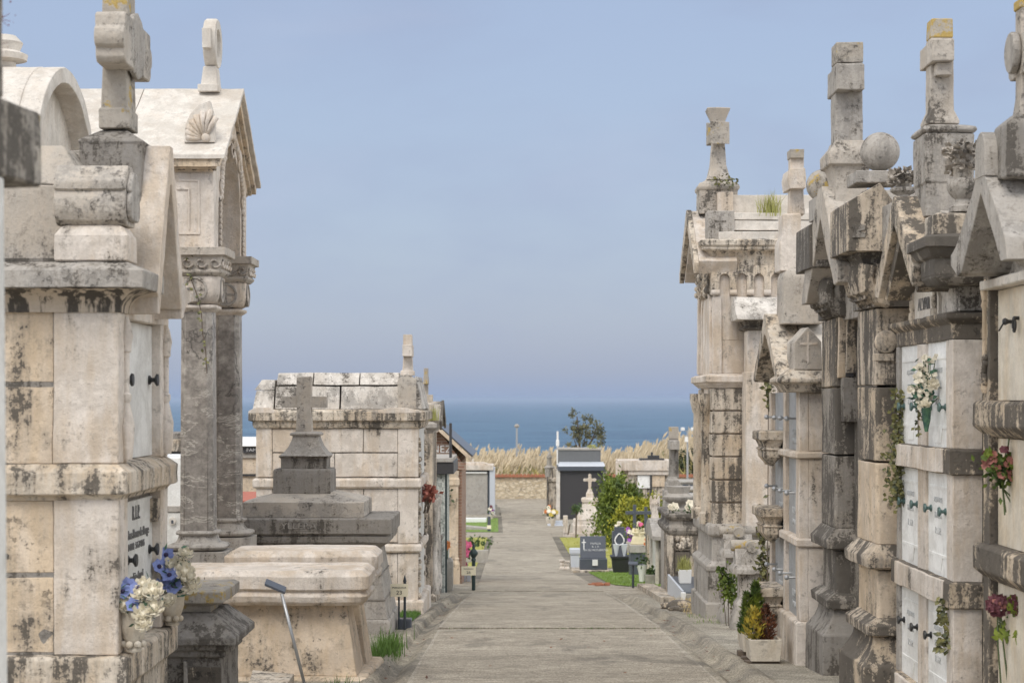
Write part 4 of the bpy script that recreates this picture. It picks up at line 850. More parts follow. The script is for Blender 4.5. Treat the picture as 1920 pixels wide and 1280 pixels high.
for z in (ztop - .72, ztop - 1.02): mb.mould(xl + .1, xr, y0, y1, [(lerp(-.2, -.05, (ztop - .38 - z) / (ztop - .38 - zg - .22)) + .012, z), (lerp(-.2, -.05, (ztop - .38 - z) / (ztop - .38 - zg - .22)) + .012, z + .02)])
part(mb, 'string_course', 'dark', t, .003)
mb = MB(); mb.mould(xl, xr, y0, y1, [(-.02, zg - .2), (-.02, zg + .2), (-.04, zg + .22)]); part(mb, 'plinth', 'grey', t, .012)
mb = MB(); f = y0 - .006
for (p0, p1, q0, q1) in ((506, 610, 977, 979), (506, 610, 993, 995), (506, 508, 979, 993), (608, 610, 979, 993)): mb.box(X(p0, f), X(p1, f), f, f + .02, Z(q1, f), Z(q0, f))
part(mb, 'name_panel', 'dark', t, .002)
letters('YLLERA', .105, 'grey', t, (X(560, y0), y0 - .003, Z(986, y0)), (1, 0, 0), (0, 0, 1), .008, wide=1.25)

# ---- pale tomb with parapet roof behind
Y0 = 29.0; P = lambda q: X(q, Y0); Q = lambda q: Z(q, Y0)
t = thing('parapet_tomb', 'pale block-built tomb with parapet roof and small corner cross, behind the grey cross tomb', 'tomb', (-2.8, 30, G(30)))
x0, x1, y1 = P(480), P(784), 31.3
part(MB().box(x0 + .02, x1 - .02, Y0 + .03, y1, G(30) - .2, Q(800)), 'core', 'dark', t)
mb = MB(); mb.blocks(P(510), P(746), Y0 + .03, [(Q(848), Q(803), [P(565), P(681)]), (Q(894), Q(849), [P(628)]), (Q(1016), Q(916), [P(560), P(681)]), (Q(1125), Q(1037), [P(600)])], .02, .012); part(mb, 'wall', 'lime', t, .008)
mb = MB()
for a, b2 in ((480, 510), (746, 784)):
    for c, d in ((894, 802), (1018, 916), (1126, 1037)): mb.box(P(a), P(b2), Y0, Y0 + .3, Q(c), Q(d)); mb.box(P(b2) - .25, P(b2) + .001, y1 - .3, y1 + .001, Q(c), Q(d)) if b2 > 700 else None
part(mb, 'pilaster', 'lime', t, .012)
mb = MB()
for a, b2 in ((916, 896), (1036, 1019)): mb.mould(x0, x1, Y0, y1, [(.0, Q(a)), (.05, Q(a) + .03), (.05, Q(b2) - .03), (.02, Q(b2))])
mb.mould(x0, x1, Y0, y1, [(.09, G(30) - .2), (.09, Q(1127)), (.05, Q(1124))]); part(mb, 'ledge', 'lime_soft', t, .012)
mb = MB(); mb.mould(x0, x1, Y0, y1, [(-.02, Q(803)), (.03, Q(802)), (.05, Q(796)), (.05, Q(790)), (.11, Q(788)), (.11, Q(772)), (.04, Q(768)), (-.3, Q(766))]); part(mb, 'cornice', 'lime_st', t, .01)
mb = MB()
for a, b2 in ((467, 520), (700, 792)):
    m_ = (P(a) + P(b2)) / 2; mb.py_([(P(a), Q(774)), (P(b2), Q(774)), (P(b2), Q(770)), (m_ + .1, Q(764)), (m_ - .1, Q(764)), (P(a), Q(770))], Y0 - .113, Y0 + .2)
part(mb, 'cornice_crest', 'lime_soft', t, .006)
mb = MB(); ro = MB()
def slope(mb, a, b2, pz0, pz1, i0, i1, g=.012, dx0=0, dx1=0):
    mb.rings([[(P(a) + g / 2, Y0 + i0, Q(pz0)), (P(b2) - g / 2, Y0 + i0, Q(pz0)), (P(b2) - g / 2, y1 - i0, Q(pz0)), (P(a) + g / 2, y1 - i0, Q(pz0))], [(P(a) + g / 2 + dx0, Y0 + i1, Q(pz1)), (P(b2) - g / 2 - dx1, Y0 + i1, Q(pz1)), (P(b2) - g / 2 - dx1, y1 - i1, Q(pz1)), (P(a) + g / 2 + dx0, y1 - i1, Q(pz1))]])
for a, b2 in ((514, 636), (638, 747)): slope(mb, a, b2, 767, 724, .05, .16)
for a, b2 in ((516, 584), (585, 672), (673, 747)): slope(mb, a, b2, 721, 698, .16, .30)
slope(mb, 472, 513, 767, 732, .05, .14, .012, .05); slope(mb, 474, 513, 731, 711, .16, .26, .012, .10); slope(mb, 776, 793, 767, 705, .07, .2, .01, 0, .12)
part(mb, 'roof', 'whitegrey', t, .012)
part(MB().box(P(500), P(780), Y0 + .4, y1 - .4, Q(766), Q(712)), 'roof_core', 'dark', t)
mb = MB(); f = Y0 + .0; m_ = (P(746) + P(780)) / 2; mb.py_([(P(746), Q(767)), (P(780), Q(767)), (P(780), Q(711)), (m_, Q(700)), (P(746), Q(711))], f, f + .45); part(mb, 'corner_block', 'greyrough', t, .01)
mb = MB(); yk = Y0 + .12; cross_x(mb, P(755), P(772), yk + .1, Q(703), Q(626), .15, Q(668), Q(646), .5, .015); mb.mould(P(750), P(776), yk, yk + .25, [(0, Q(704)), (0, Q(695)), (-.02, Q(694))]); part(mb, 'cross', 'lime_soft', t, .01)
mb = MB()
for yy in (29.35, 29.95, 30.5):
    for za, zb in ((1016, 918), (893, 805), (1124, 1038)): mb.box(x1 - .02, x1 + .0, yy, yy + .45, Q(za), Q(zb))
part(mb, 'niche_slab', 'slabgrey', t, .004)
mb = MB(); r = rng(61)
for i in range(120):
    z = lerp(Q(1120), Q(806), r.random()); mb.ball((x1 + .01, Y0 + r.choice((.12, .15, 1.9, 2.0)) + r.uniform(-.05, .05), z), r.uniform(.02, .045), 6, 4)
part(mb, 'carving', 'lime_st', t, smooth=True)
mb = MB(); sm = MB(); r = rng(62); c = Vector(at(797, 932, 30.2)); c.x = x1 + .12
leafcloud(mb, r, 220, lambda: Vector((c.x + r.gauss(0, .045), c.y + r.gauss(0, .1), c.z + .07 + r.gauss(0, .05))), .08, .8)
for k in range(9): sm.tube([c + Vector((r.gauss(0, .04), r.gauss(0, .06), .02)), c + Vector((r.gauss(0, .03) - .05, r.gauss(0, .05), -.25))], .008, 5)
v = thing('dried_bouquet', 'faded red bunch hung on the path side of the pale parapet tomb', 'flowers', c); part(mb, 'blooms', 'red', v, recalc=False); part(sm, 'stems', 'bark', v)

# ---- mottled grey gabled tomb
Y0 = 33.5; P = lambda q: X(q, Y0); Q = lambda q: Z(q, Y0); xr = P(811)
t = thing('gabled_tomb', 'mottled grey tomb with steep gable and tiny cross, just behind the pale parapet tomb', 'tomb', (-2.5, 34.5, G(34.5)))
part(MB().box(-4.2, xr, Y0, 35.2, G(35) - .2, Q(812)), 'wall', 'streak', t, .012)
mb = MB(); mb.mould(-4.2, xr, Y0, 36, [(0, Q(812)), (.02, Q(808)), (.08, Q(802)), (.08, Q(794)), (.0, Q(790)), (-.3, Q(789))]); part(mb, 'cornice', 'grey', t, .01)
mb = MB(); zA = Z(752, 34.6); mb.px_([(33.62, Q(788)), (34.55, zA), (34.65, zA), (35.6, Q(788)), (35.6, Q(802)), (34.6, zA - .22), (33.62, Q(802))], -4, xr + .12); part(mb, 'gable_roof', 'greyrough', t, .008)
mb = MB(); mb.px_([(33.6, Q(790)), (34.55, zA + .02), (34.65, zA + .02), (35.7, Q(790)), (35.65, Q(806)), (34.6, zA - .1), (33.65, Q(806))], xr + .122, xr + .16); part(mb, 'gable_edge', 'black', t, .006)
mb = MB(); mb.box(P(797), P(813), Y0 + .05, Y0 + .3, Q(790), Q(758)); mb.box(P(795), P(806), 34.5, 34.8, zA - .02, zA + .12); part(mb, 'block', 'lime_st', t, .01)
mb = MB(); yk = 34.6; cross_x(mb, X(795, yk), X(803, yk), yk, zA + .1, Z(690, yk), .12, Z(720, yk), Z(706, yk), .4); part(mb, 'cross', 'lichen', t, .008)
mb = MB()
for yy in (33.7, 34.2, 34.7, 35.1):
    mb.lathe((xr + .02, yy, G(34) + .15), [(.09, 0), (.09, .2), (.06, .25), (.06, 1.5), (.08, 1.55), (.08, 1.7)], 12)
part(mb, 'colonnette', 'whitegrey', t, smooth='auto')
part(MB().mould(-4.2, xr, Y0, 35.2, [(.06, G(35) - .2), (.06, Q(1118)), (.0, Q(1112))]), 'plinth', 'lime_st', t, .012)
r = rng(63); mb = MB(); blades(mb, r, [(P(812) + r.gauss(0, .04), Y0 + .02 + r.gauss(0, .03), Q(788)) for _ in range(60)], .28, .012, .5)
solo(mb, 'weed_tuft', 'strawg', 'small weed tuft growing on the cornice of the mottled grey gabled tomb', 'weed', (P(812), Y0, Q(788)), recalc=False)

# ---- pebble-dashed tomb with flat dark roof
Y0 = 38.0; P = lambda q: X(q, Y0); Q = lambda q: Z(q, Y0)
t = thing('flat_roofed_tomb', 'pebble-dashed grey tomb with flat black fascia and white roof slab, before the brick gable', 'tomb', (-2.5, 39, G(39)))
part(MB().box(-3.6, P(834), Y0, 40.5, G(39) - .2, Q(889)), 'wall', 'pebble', t, .01)
part(MB().box(-3.7, P(851), Y0 - .12, 40.6, Q(888), Q(866)), 'fascia', 'blackgranite', t, .008)
part(MB().box(-3.75, P(849), Y0 - .15, 40.6, Q(866) + .003, Q(858)), 'roof_slab', 'concrete', t, .01)
part(MB().tube([(P(844.5), Y0 + .1, Q(858)), (P(844.5), Y0 + .1, Q(793))], .03, 8), 'vent_pipe', 'blackgranite', t)
part(MB().box(P(834), P(837), Y0 + .2, Y0 + .35, G(39), Q(888)), 'downpipe', 'post', t)
mb = MB(); mb.box(P(816), P(829), Y0 - .35, Y0 - .2, G(38), Q(1010)); mb.box(P(815), P(831), Y0 - .4, Y0 - .18, Q(1009), Q(1000)); solo(mb, 'grave_stele', 'dark', 'low dark stele with a flat cap standing at the foot of the pebble-dashed tomb', 'stele', (P(822), Y0 - .3, G(38)), bevel=.01)
mb = MB(); mb.mould(P(832), P(846), Y0 + 1.0, Y0 + 1.3, [(0, G(39)), (0, Z(1052, 39)), (-.05, Z(1046, 39))]); v = solo(mb, 'flower_holder', 'concrete', 'small grey stone block holding an orange flower, at the foot of the tan pilaster', 'flower holder', (P(838), 39, G(39)), bevel=.01)
r = rng(64); mb = MB(); sm = MB(); cc = Vector(at(839, 1026, 39.1))
for k in range(5): daisy(mb, None, cc + Vector((r.gauss(0, .03), -.02, r.gauss(0, .06))), .06, r)
sm.tube([cc + Vector((0, 0, -.3)), cc], .01, 5); v = thing('flower', 'single orange flower standing by the tan pilaster', 'flower', (cc.x, cc.y, cc.z - .3)); part(mb, 'petals', 'petalo', v, recalc=False); part(sm, 'stem', 'stem', v)

# ---- brick chapel with gable
Y0 = 44.0; P = lambda q: X(q, Y0); Q = lambda q: Z(q, Y0); xc = P(823); xr = P(866); xl = 2 * xc - xr
t = thing('brick_chapel', 'brown brick chapel tomb with white lettered gable and tan corner pilaster', 'chapel', (xc, 45.5, G(45.5)))
mb = MB(); mb.py_([(xl, G(45) - .2), (xr, G(45) - .2), (xr, Q(866)), (xc, Q(806)), (xl, Q(866))], Y0, 47.5); part(mb, 'wall', 'brick', t, .01)
mb = MB(); ov = P(885) - xc; zl_, zt_ = Q(856), Q(799)
mb.py_([(xc - ov, zl_), (xc, zt_), (xc + ov, zl_), (xc + ov - .02, zl_ - .1), (xc, zt_ - .11), (xc - ov + .02, zl_ - .1)], Y0 - .25, 47.8); part(mb, 'roof', 'tan', t, .01)
mb = MB(); mb.py_([(xc - ov - .02, zl_ + .004), (xc, zt_ + .004), (xc + ov + .02, zl_ + .004), (xc + ov + .03, zl_ + .035), (xc, zt_ + .04), (xc - ov - .03, zl_ + .035)], Y0 - .2, 47.85); part(mb, 'roof_covering', 'slate', t, .01)
part(MB().box(xl - .05, xr + .09, Y0 - .06, Y0 + .1, Q(880), Q(866)), 'band', 'brick', t, .008)
mb = MB()
for xx, w_ in ((P(849), .26), (2 * xc - P(849), .26)):
    h = w_ / 2; zg = G(44); mb.mould(xx - h, xx + h, Y0 - .14, Y0 + .1, [(.04, zg - .1), (.04, Q(1056)), (.01, Q(1050)), (.02, Q(1046)), (0, Q(1044)), (0, Q(912)), (.03, Q(908)), (.03, Q(898)), (.0, Q(894)), (.02, Q(882))])
part(mb, 'pilaster', 'tan', t, .01)
letters('JIMENEZ', .24, 'whitept', t, (P(847), Y0 - .012, Q(842)), (1, 0, 0), (0, 0, 1), .01, align='RIGHT', space=1.05)
# wreath on its wall
r = rng(65); mb = MB(); cc = Vector((P(836), Y0 - .3, Q(925))); leafcloud(mb, r, 60, lambda: cc + Vector((r.gauss(0, .05), 0, r.gauss(0, .1))), .1, .6); solo(mb, 'green_spray', 'leafd', 'dark green spray hanging by the tan pilaster of the brick chapel', 'flowers', cc, recalc=False)

# ---- street signs
def sign(px, Y, ptop, pbot, plate, num, lab, mat, bulb):
    x = X(px, Y); t = thing('section_sign', lab, 'sign', (x, Y, G(Y)), 'cream section signs on dark posts'); z0, z1 = Z(pbot, Y), Z(ptop, Y)
    q = (z1 - z0) / 100
    mb = MB()
    if bulb: mb.lathe((x, Y, z0), [(3.6 * q, -.05), (3.6 * q, 62 * q), (4.5 * q, 63 * q), (4.5 * q, 66 * q), (3.2 * q, 68 * q), (5 * q, 71 * q), (8.5 * q, 76 * q), (8.5 * q, 79 * q), (5 * q, 84 * q), (2.6 * q, 87 * q), (3 * q, 90 * q), (1.2 * q, 96 * q), (.3 * q, 100 * q)], 14)
    else: mb.lathe((x, Y, z0), [(2.4 * q, -.05), (2.4 * q, 80 * q), (3.4 * q, 81 * q), (3.4 * q, 84 * q), (2.2 * q, 85 * q), (3.2 * q, 89 * q), (2.0 * q, 94 * q), (.3 * q, 100 * q)], 14)
    part(mb, 'post', mat, t, smooth='auto')
    a, b2, c, d = plate; yp = Y - .045; mb = MB().box(X(a, yp), X(b2, yp), yp, yp + .012, Z(d, yp), Z(c, yp)); part(mb, 'plate', 'signc', t, .003)
    h = Z(c, yp) - Z(d, yp); xm = X((a + b2) / 2, yp); letters('MANZANA', h * .20, 'ink', t, (xm, yp - .001, Z(c, yp) - h * .3), (1, 0, 0), (0, 0, 1), .002, wide=1.1); letters(num, h * .42, 'ink', t, (xm, yp - .001, Z(c, yp) - h * .69), (1, 0, 0), (0, 0, 1), .002, wide=1.15)
    return t
t = sign(759, 24.3, 1077, 1183, (732, 765, 1094, 1118), '23', 'cream MANZANA 23 sign on a thin dark post by the left gutter', 'postgrey', False)
part(MB().tube([(X(748, 24.35), 24.35, Z(1178, 24.35)), (X(748, 24.35), 24.35, Z(1118, 24.35))], .013, 6), 'stay', 'postgrey', t); part(MB().box(X(746, 24.5), X(772, 24.5), 24.4, 24.6, G(24.5) - .02, Z(1160, 24.4)), 'base_block', 'slate', t, .02)
sign(888, 39.5, 1015, 1111, (865, 892, 1061, 1078), '26', 'farther cream MANZANA 26 sign on a dark green post with a bulbous finial', 'post', True)
# ================================================================== RIGHT SIDE
def pier_head(t, x0, x1, y0, y1, zb, zs, za, mat='streak'):
    """gabled block on a pier, with cove and clustered corbel under it"""
    xm = lerp(x0, x1, .66)
    mb = MB(); mb.py_([(x0, zb), (x1, zb), (x1, zs - .02), (xm, za), (x0, zs)], y0, y1); h = part(mb, 'pier_head', mat, t, .008)
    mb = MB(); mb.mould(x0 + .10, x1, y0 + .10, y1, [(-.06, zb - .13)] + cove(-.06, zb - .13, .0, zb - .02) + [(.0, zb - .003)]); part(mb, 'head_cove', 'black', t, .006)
    mb = MB()
    for k in range(4):
        y = lerp(y0 + .14, y1 - .06, k / 3); mb.tube([(x0 + .19, y, zb - .10), (x0 + .17, y, zb - .19), (x0 + .19, y, zb - .28), (x0 + .26, y, zb - .345), (x0 + .36, y, zb - .37)], .075, 9)
    for k in range(2):
        x = lerp(x0 + .30, x1 - .05, k / 1.5); mb.tube([(x, y0 + .17, zb - .10), (x, y0 + .15, zb - .19), (x, y0 + .17, zb - .28), (x, y0 + .24, zb - .345)], .075, 9)
    mb.box(x0 + .18, x1, y0 + .16, y1, zb - .36, zb - .1); part(mb, 'corbel', mat, t, smooth='auto')
    return h
# ---- tomb at the right edge
t = thing('gabled_niche_tomb', 'stone niche tomb cut off by the right edge, with flared gable and stained ledges', 'tomb', (3.8, 11.6, G(11.6)))
XF, Y0, Y1 = 3.06, 10.6, 12.42
def R(px, py): return X(px, 12.4), Z(py, 12.4)
zA, zB = Z(751, 12.4), Z(1017, 12.4)
part(MB().box(XF + .07, 5.5, Y0, Y1, G(11) - .1, .8), 'core', 'tan_st', t)
mb = MB(); mb.box(XF, XF + .3, Y1 - .16, Y1, G(11), .82); mb.box(XF, XF + .3, Y0, Y0 + .2, G(11), .82); part(mb, 'pilaster', 'tan_st', t, .01)
for za in (zA, zB, zB - .93):
    mb = MB(); mb.mould(XF, 5.4, Y0, Y1, [(-.03, za - .235), (-.01, za - .225), (.055, za - .165), (.055, za - .02), (.03, za)]); part(mb, 'ledge', 'tan_st', t, .01)
for z0, z1 in ((zA + .002, .70), (zB + .002, zA - .24), (zB - .928, zB - .24)): part(MB().box(XF + .05, XF + .12, Y0 + .22, Y1 - .19, z0, z1), 'niche_slab', 'travertine', t, .004)
part(MB().box(XF - .05, XF + .1, Y0 + .1, Y1 - .1, .705, .765), 'sill', 'white', t, .012)
mb = MB(); mb.lathe((XF - .005, Y1 - .07, zA + .05), [(.02, 0), (.03, .03), (.02, .1), (.018, .55), (.028, .57), (.02, .60), (.032, .66), (.015, .72), (.005, .74)], 10); part(mb, 'colonnette', 'tan', t, smooth='auto')
mb = MB(); r = rng(70)
for k in range(10): mb.ball((XF - .01, Y1 - .08 + r.gauss(0, .02), zA + .10 + k * .02), .025, 6, 4)
part(mb, 'carved_leaf', 'tan_st', t, smooth=True)
xg = 2.80; ap, zt = 11.42, 1.40
mb = MB(); mb.px_([(12.20, .86), (12.20, .93), (12.05, .98), (ap + .03, zt), (ap - .03, zt), (10.85, .93), (10.8, .80), (10.95, .80), (ap, zt - .16), (11.93, .80), (12.02, .78)], xg, XF + .3); part(mb, 'gable', 'grey', t, .008)
mb = MB(); mb.px_([(12.0, .90), (ap, zt - .02), (10.7, .82), (10.7, .70), (12.0, .70)], XF + .05, 5.2); part(mb, 'roof', 'whitegrey', t, .01)
mb = MB(); mb.px_([(ap + .13 * math.cos(a), 1.42 + .19 * math.sin(a)) for a in [math.pi * i / 14 for i in range(15)]] + [(ap - .13, 1.33), (ap + .13, 1.33)], xg - .004, xg + .32); part(mb, 'ridge_roll', 'grey', t, .008)
mb = MB(); mb.mould(2.95, 3.3, 10.62, 10.98, [(.0, .70), (.0, .74), (.03, .78), (.05, .80), (.05, .90), (.0, .94), (-.1, .95)]); part(mb, 'eave_block', 'grey', t, .01)
mb = MB(); x0 = 2.87; mb.mould(x0, 3.4, 11.06, 11.38, [(0, 1.30), (0, 1.62), (-.02, 1.64), (-.08, 1.69)]); part(mb, 'pedestal', 'dark', t, .012)
cx0 = 2.966; c = part(MB().mould(cx0, 3.2, 11.13, 11.27, [(.015, 1.67), (.0, 1.78), (0, 2.36)]), 'cross', 'greyrough', t, .008)
mb = MB(); zc = Z(100, 11.1); ya_ = 10.99; ys = [(ya_ + .03, zc + .12), (ya_, zc + .1), (ya_, zc + .03)] + [(ya_ - .035 * math.sin(a), zc + .03 - .03 * a) for a in (.5, 1.1, 1.6, 2.2, 2.8)] + [(ya_, zc - .1), (ya_ + .03, zc - .12)]
mb.px_(ys + [(22.4 - y, z) for y, z in ys[::-1]], cx0 - .004, 3.2); part(mb, 'cross_arm', 'greyrough', c, .008)
mb = MB(); mb.lathe((cx0 - .055, 11.2, Z(100, 11.2)), [(.001, .0), (.12, 0), (.125, .01), (.125, .035), (.11, .05)], 14, 'x'); part(mb, 'cross_disc', 'grey', c, .004)
part(MB().box(cx0 - .01, 3.21, 11.126, 11.274, 2.362, Z(18, 11.2)), 'cross_top', 'lichenY', c, .01)
mb = MB(); mb.tube([(XF + .05, 11.9, Z(604, 12.0)), (XF + .01, 11.9, Z(604, 12.0))], .012, 8); mb.lathe((XF + .01, 11.9, Z(604, 12.)), [(.016, -.015), (.024, 0), (.014, .02)], 10, 'x'); mb.tube([(XF + .005, 11.9, Z(604, 12.0)), (XF - .005, 11.99, Z(620, 12.0))], .006, 6); part(mb, 'key_handle', 'iron', t)
mb = MB()
mb.tube([(XF + .02, 11.72 + .03 * math.cos(a), Z(608, 11.7) + .045 * math.sin(a)) for a in [i * .45 for i in range(15)]], .008, 6); mb.tube([(XF + .05, 11.72, Z(596, 11.7)), (XF + .015, 11.72, Z(596, 11.7))], .012, 8); part(mb, 'ring_handle', 'iron', t)

def spray(name, label, base, heads, cols, stems_to, seed, R=.03, leaves=60, lm='leafl', cat='flowers'):
    r = rng(seed); t = thing(name, label, cat, base); b = Vector(base); sm = MB()
    groups = {}
    for p, cidx in heads: groups.setdefault(cidx, []).append(Vector(p))
    for cidx, ps in groups.items():
        for p in ps:
            mb = MB()
            for _ in range(3): daisy(mb, None, p + Vector((r.gauss(0, R * .4), r.gauss(-.01, R * .3), r.gauss(0, R * .4))), R * r.uniform(.8, 1.2), r)
            part(mb, 'bloom', cols[cidx], t, recalc=False); sm.tube([b + Vector((r.gauss(0, .012), r.gauss(0, .012), 0)), p], .0035, 4)
    for s in stems_to: sm.tube([b, Vector(s)], .005, 4)
    lf = MB(); hp = [h[0] for h in heads]
    for _ in range(leaves):
        q = b.lerp(Vector(r.choice(hp)), r.uniform(.3, 1.05)) + Vector((r.gauss(0, .03), r.gauss(-.01, .02), r.gauss(0, .03))); lf.leaf(q, (r.gauss(0, 1), r.gauss(-.3, .6), r.gauss(.2, .8)), r.uniform(.03, .06), .028, (r.gauss(0, 1), -1, r.gauss(0, 1)))
    part(lf, 'leaves', lm, t, recalc=False); part(sm, 'stems', 'stem', t); return t
r = rng(72); Yb = 11.9; hd = []
for a, b2, k in ((1856, 852, 0), (1864, 872, 0), (1884, 880, 0), (1896, 864, 0), (1872, 858, 1), (1848, 866, 0), (1889, 872, 1), (1900, 856, 0), (1910, 862, 1), (1845, 856, 2), (1852, 872, 0), (1862, 862, 0), (1868, 880, 0), (1880, 868, 0), (1890, 858, 1), (1900, 872, 1), (1904, 885, 0), (1893, 893, 0), (1912, 872, 0), (1858, 885, 1), (1874, 893, 0), (1850, 848, 1), (1886, 846, 2), (1908, 893, 1), (1916, 885, 1)): hd.append((at(a, b2, Yb + r.uniform(-.05, .05)), k))
spray('dried_bouquet', 'faded red and green dried bouquet hung on the cream slab below the upper stained ledge', at(1880, 915, 11.95), hd, ('petalr', 'leafl', 'petalm'), [at(1884, 965, 11.9), at(1886, 960, 11.95), at(1912, 970, 11.9), at(1920, 955, 11.9), at(1892, 822, 11.9)], 73, .026, 170)
def hydrangea(px, py, rp, Yh, lab, seed, mats, ang):
    r = rng(seed); c = Vector(at(px, py, Yh)); t = thing('hydrangea', lab, 'flowers', (c.x, c.y, c.z - .45), 'dried hydrangeas on long stems'); q = rp * Yh / K
    mb = MB(); m2 = MB()
    for i in range(260):
        d = Vector((r.gauss(0, 1), r.gauss(-.3, 1), r.gauss(0, 1))).normalized() * q * r.uniform(.75, 1.05); daisy(m2 if r.random() < mats[2] else mb, None, c + d, .014, r, 4)
    part(mb, 'flower_head', mats[0], t, recalc=False)
    if m2.v: part(m2, 'faded_petals', mats[1], t, recalc=False)
    sm = MB()
    for e in (-.015, .02, .05): sm.tube([c, c + Vector((ang * .3 + e, 0, -.25)), c + Vector((ang + e * 1.4, .03, -.62))], .006, 5)
    part(sm, 'stems', 'stem', t); lf = MB()
    for _ in range(16): lf.leaf(c + Vector((r.gauss(.03, .03), r.gauss(0, .03), -q - r.uniform(0, .14))), (r.gauss(.3, 1), -.3, r.gauss(-.5, .6)), .07, .035, (0, -1, .4))
    part(lf, 'leaves', 'leafl', t, recalc=False)
hydrangea(1870, 1134, 20, 12.0, 'maroon dried hydrangea head on long stems, left of its pair by the lowest cream slab', 74, ('petalm', 'petalr', .12), .06)
hydrangea(1908, 1134, 20, 11.8, 'maroon dried hydrangea half faded to green, nearest the right edge', 75, ('petalm', 'leafl', .45), .05)

# ---- two-column tomb with white slabs
t = thing('white_slab_tomb', 'tan niche tomb with white slabs, green knobs, stone urn and tall lichened cross', 'tomb', (3.8, 13.7, G(13.7)))
XF, Y0, Y1 = 2.95, 12.8, 14.72; Q = lambda q: Z(q, Y0)
zs = [Q(637), Q(841), Q(889), Q(1091), Q(1140), -2.10]
part(MB().box(XF + .05, 5.2, Y0 + .015, Y1 - .01, G(13) - .1, Q(590)), 'core', 'tan_st', t)
mb = MB(); js = [Q(752)]
for a, b2 in ((zs[0], Q(751)), (Q(751) - .004, zs[1]), (zs[2], zs[3]), (zs[4], zs[5])): mb.box(XF + .0, 5.0, Y0, Y0 + .1, b2, a)
part(mb, 'side_wall', 'tan_st', t, .006)
for a, b2 in ((zs[0], zs[1]), (zs[2], zs[3]), (zs[4], zs[5])):
    part(MB().box(XF - .001, XF + .2, Y0 - .001, 13.0, b2, a), 'pier', 'lime_soft', t, .006)
    part(MB().box(XF, XF + .2, 13.66, 13.93, b2, a), 'mullion', 'lime_soft', t, .006); part(MB().box(XF, XF + .2, 14.60, Y1, b2, a), 'pier', 'grey', t, .006)
for a, b2 in ((zs[1], zs[2]), (zs[3], zs[4]), (zs[5], zs[5] - .2)):
    mb = MB(); mb.mould(XF, 5.0, Y0, Y1, [(.0, b2 - .006), (.035, b2), (.035, a - .01), (.01, a)]); part(mb, 'belt', 'tan_st' , t, .008)
    mb = MB()
    for y0, y1 in ((12.96, 13.77), (13.78, 14.56)): mb.box(XF - .046, XF - .02, y0, y1, b2 + .004, a - .006)
    part(mb, 'belt_facing', 'lime', t, .006)
part(MB().mould(XF, 5.0, Y0, Y1, [(.0, G(13) - .1), (.02, -2.302)]), 'plinth', 'tan_st', t, .01)
mb = MB(); mb.mould(XF, 5.0, Y0, Y1, [(.0, zs[0] + .003), (.004, Q(607)), (.02, Q(604)), (.05, Q(597)), (.055, Q(594)), (.055, Q(587)), (.02, Q(585)), (-.2, Q(584))]); part(mb, 'cornice', 'tan_st', t, .006)
k = 0
for a, b2 in ((zs[0], zs[1]), (zs[2], zs[3]), (zs[4], zs[5])):
    for y0, y1 in ((13.0, 13.66), (13.93, 14.60)):
        part(MB().box(XF + .02, XF + .1, y0 - .01, y1 + .01, b2 - .002, a + .002), 'niche_slab', 'slab', t)
        m_ = (y0 + y1) / 2; hh = a - b2; mb = MB(); g = XF + .02
        mb.box(g - .006, g, y0 + .03, y1 - .03, a - .12, a - .10); mb.box(g - .006, g, y0 + .03, y1 - .03, b2 + .13, b2 + .15); mb.px_([(m_ - .14, b2 + .13), (m_ + .14, b2 + .13), (m_ + .09, b2 + .03), (m_ - .09, b2 + .03)], g - .006, g)
        part(mb, 'shallow_relief', 'slab', t)
        for j, (s_, sz, wd) in enumerate((('AQUI YACE', .05, 1), ('FAMILIA', .06, 1), ('R. I. P.', .07, 1))):
            letters(s_, sz, 'incise', t, (g - .003, m_, a - .2 - j * .11), (0, -1, 0), (0, 0, 1), .002)
        zk = lerp(b2, a, .54 if k < 2 else .40) - .02
        if k < 2: zk = lerp(b2, a, .38)
        elif k < 4: zk = lerp(b2, a, .63)
        else: zk = lerp(b2, a, .60)
        for y in (y0 + .10, y1 - .10):
            mb = MB(); knob_x(mb, g, y, zk, .034, .055, -1); part(mb, 'knob', 'verdigris' if k < 4 else 'iron', t, smooth='auto')
        k += 1
# upper stage
zc = Q(585); part(MB().box(XF + .06, 5.0, Y0 + .05, 13.36, zc - .003, Q(512)), 'attic', 'tan_st', t, .008)
part(MB().box(XF + .10, 5.0, 13.365, Y1 - .05, zc - .003, Q(470)), 'attic_wall', 'lime', t, .008)
mb = MB(); H = lambda q: Z(q, 12.45)
mb.mould(2.78, 3.6, 12.52, 13.06, [(-.05, H(531)), (-.03, H(528)), (.0, H(517)), (.0, H(513)), (.004, H(512)), (.004, H(482)), (.03, H(478)), (.05, H(470)), (.065, H(463)), (.085, H(462)), (.085, H(443)), (.04, H(437)), (-.1, H(432))], .05); part(mb, 'corner_head', 'black', t, .006)
ap = 13.72; zg = Z(368, ap); X0 = 2.73
mb = MB(); fl = 14.42; nl = 13.02; zf = .80
mb.px_([(fl, zf + .04), (ap + .02, zg), (ap - .02, zg), (nl, zf + .10), (nl + .06, zf - .02), (ap, zg - .20), (fl - .12, zf - .04), (fl, zf - .02)], X0, X0 + .26); part(mb, 'gable', 'lime_st', t, .008)
mb = MB(); mb.px_([(fl - .10, zf - .04), (ap, zg - .21), (nl + .08, zf - .02), (nl + .14, zf - .06), (ap, zg - .33), (fl - .22, zf - .06)], X0 + .05, X0 + .3); part(mb, 'gable_moulding', 'tan_st', t, .006)
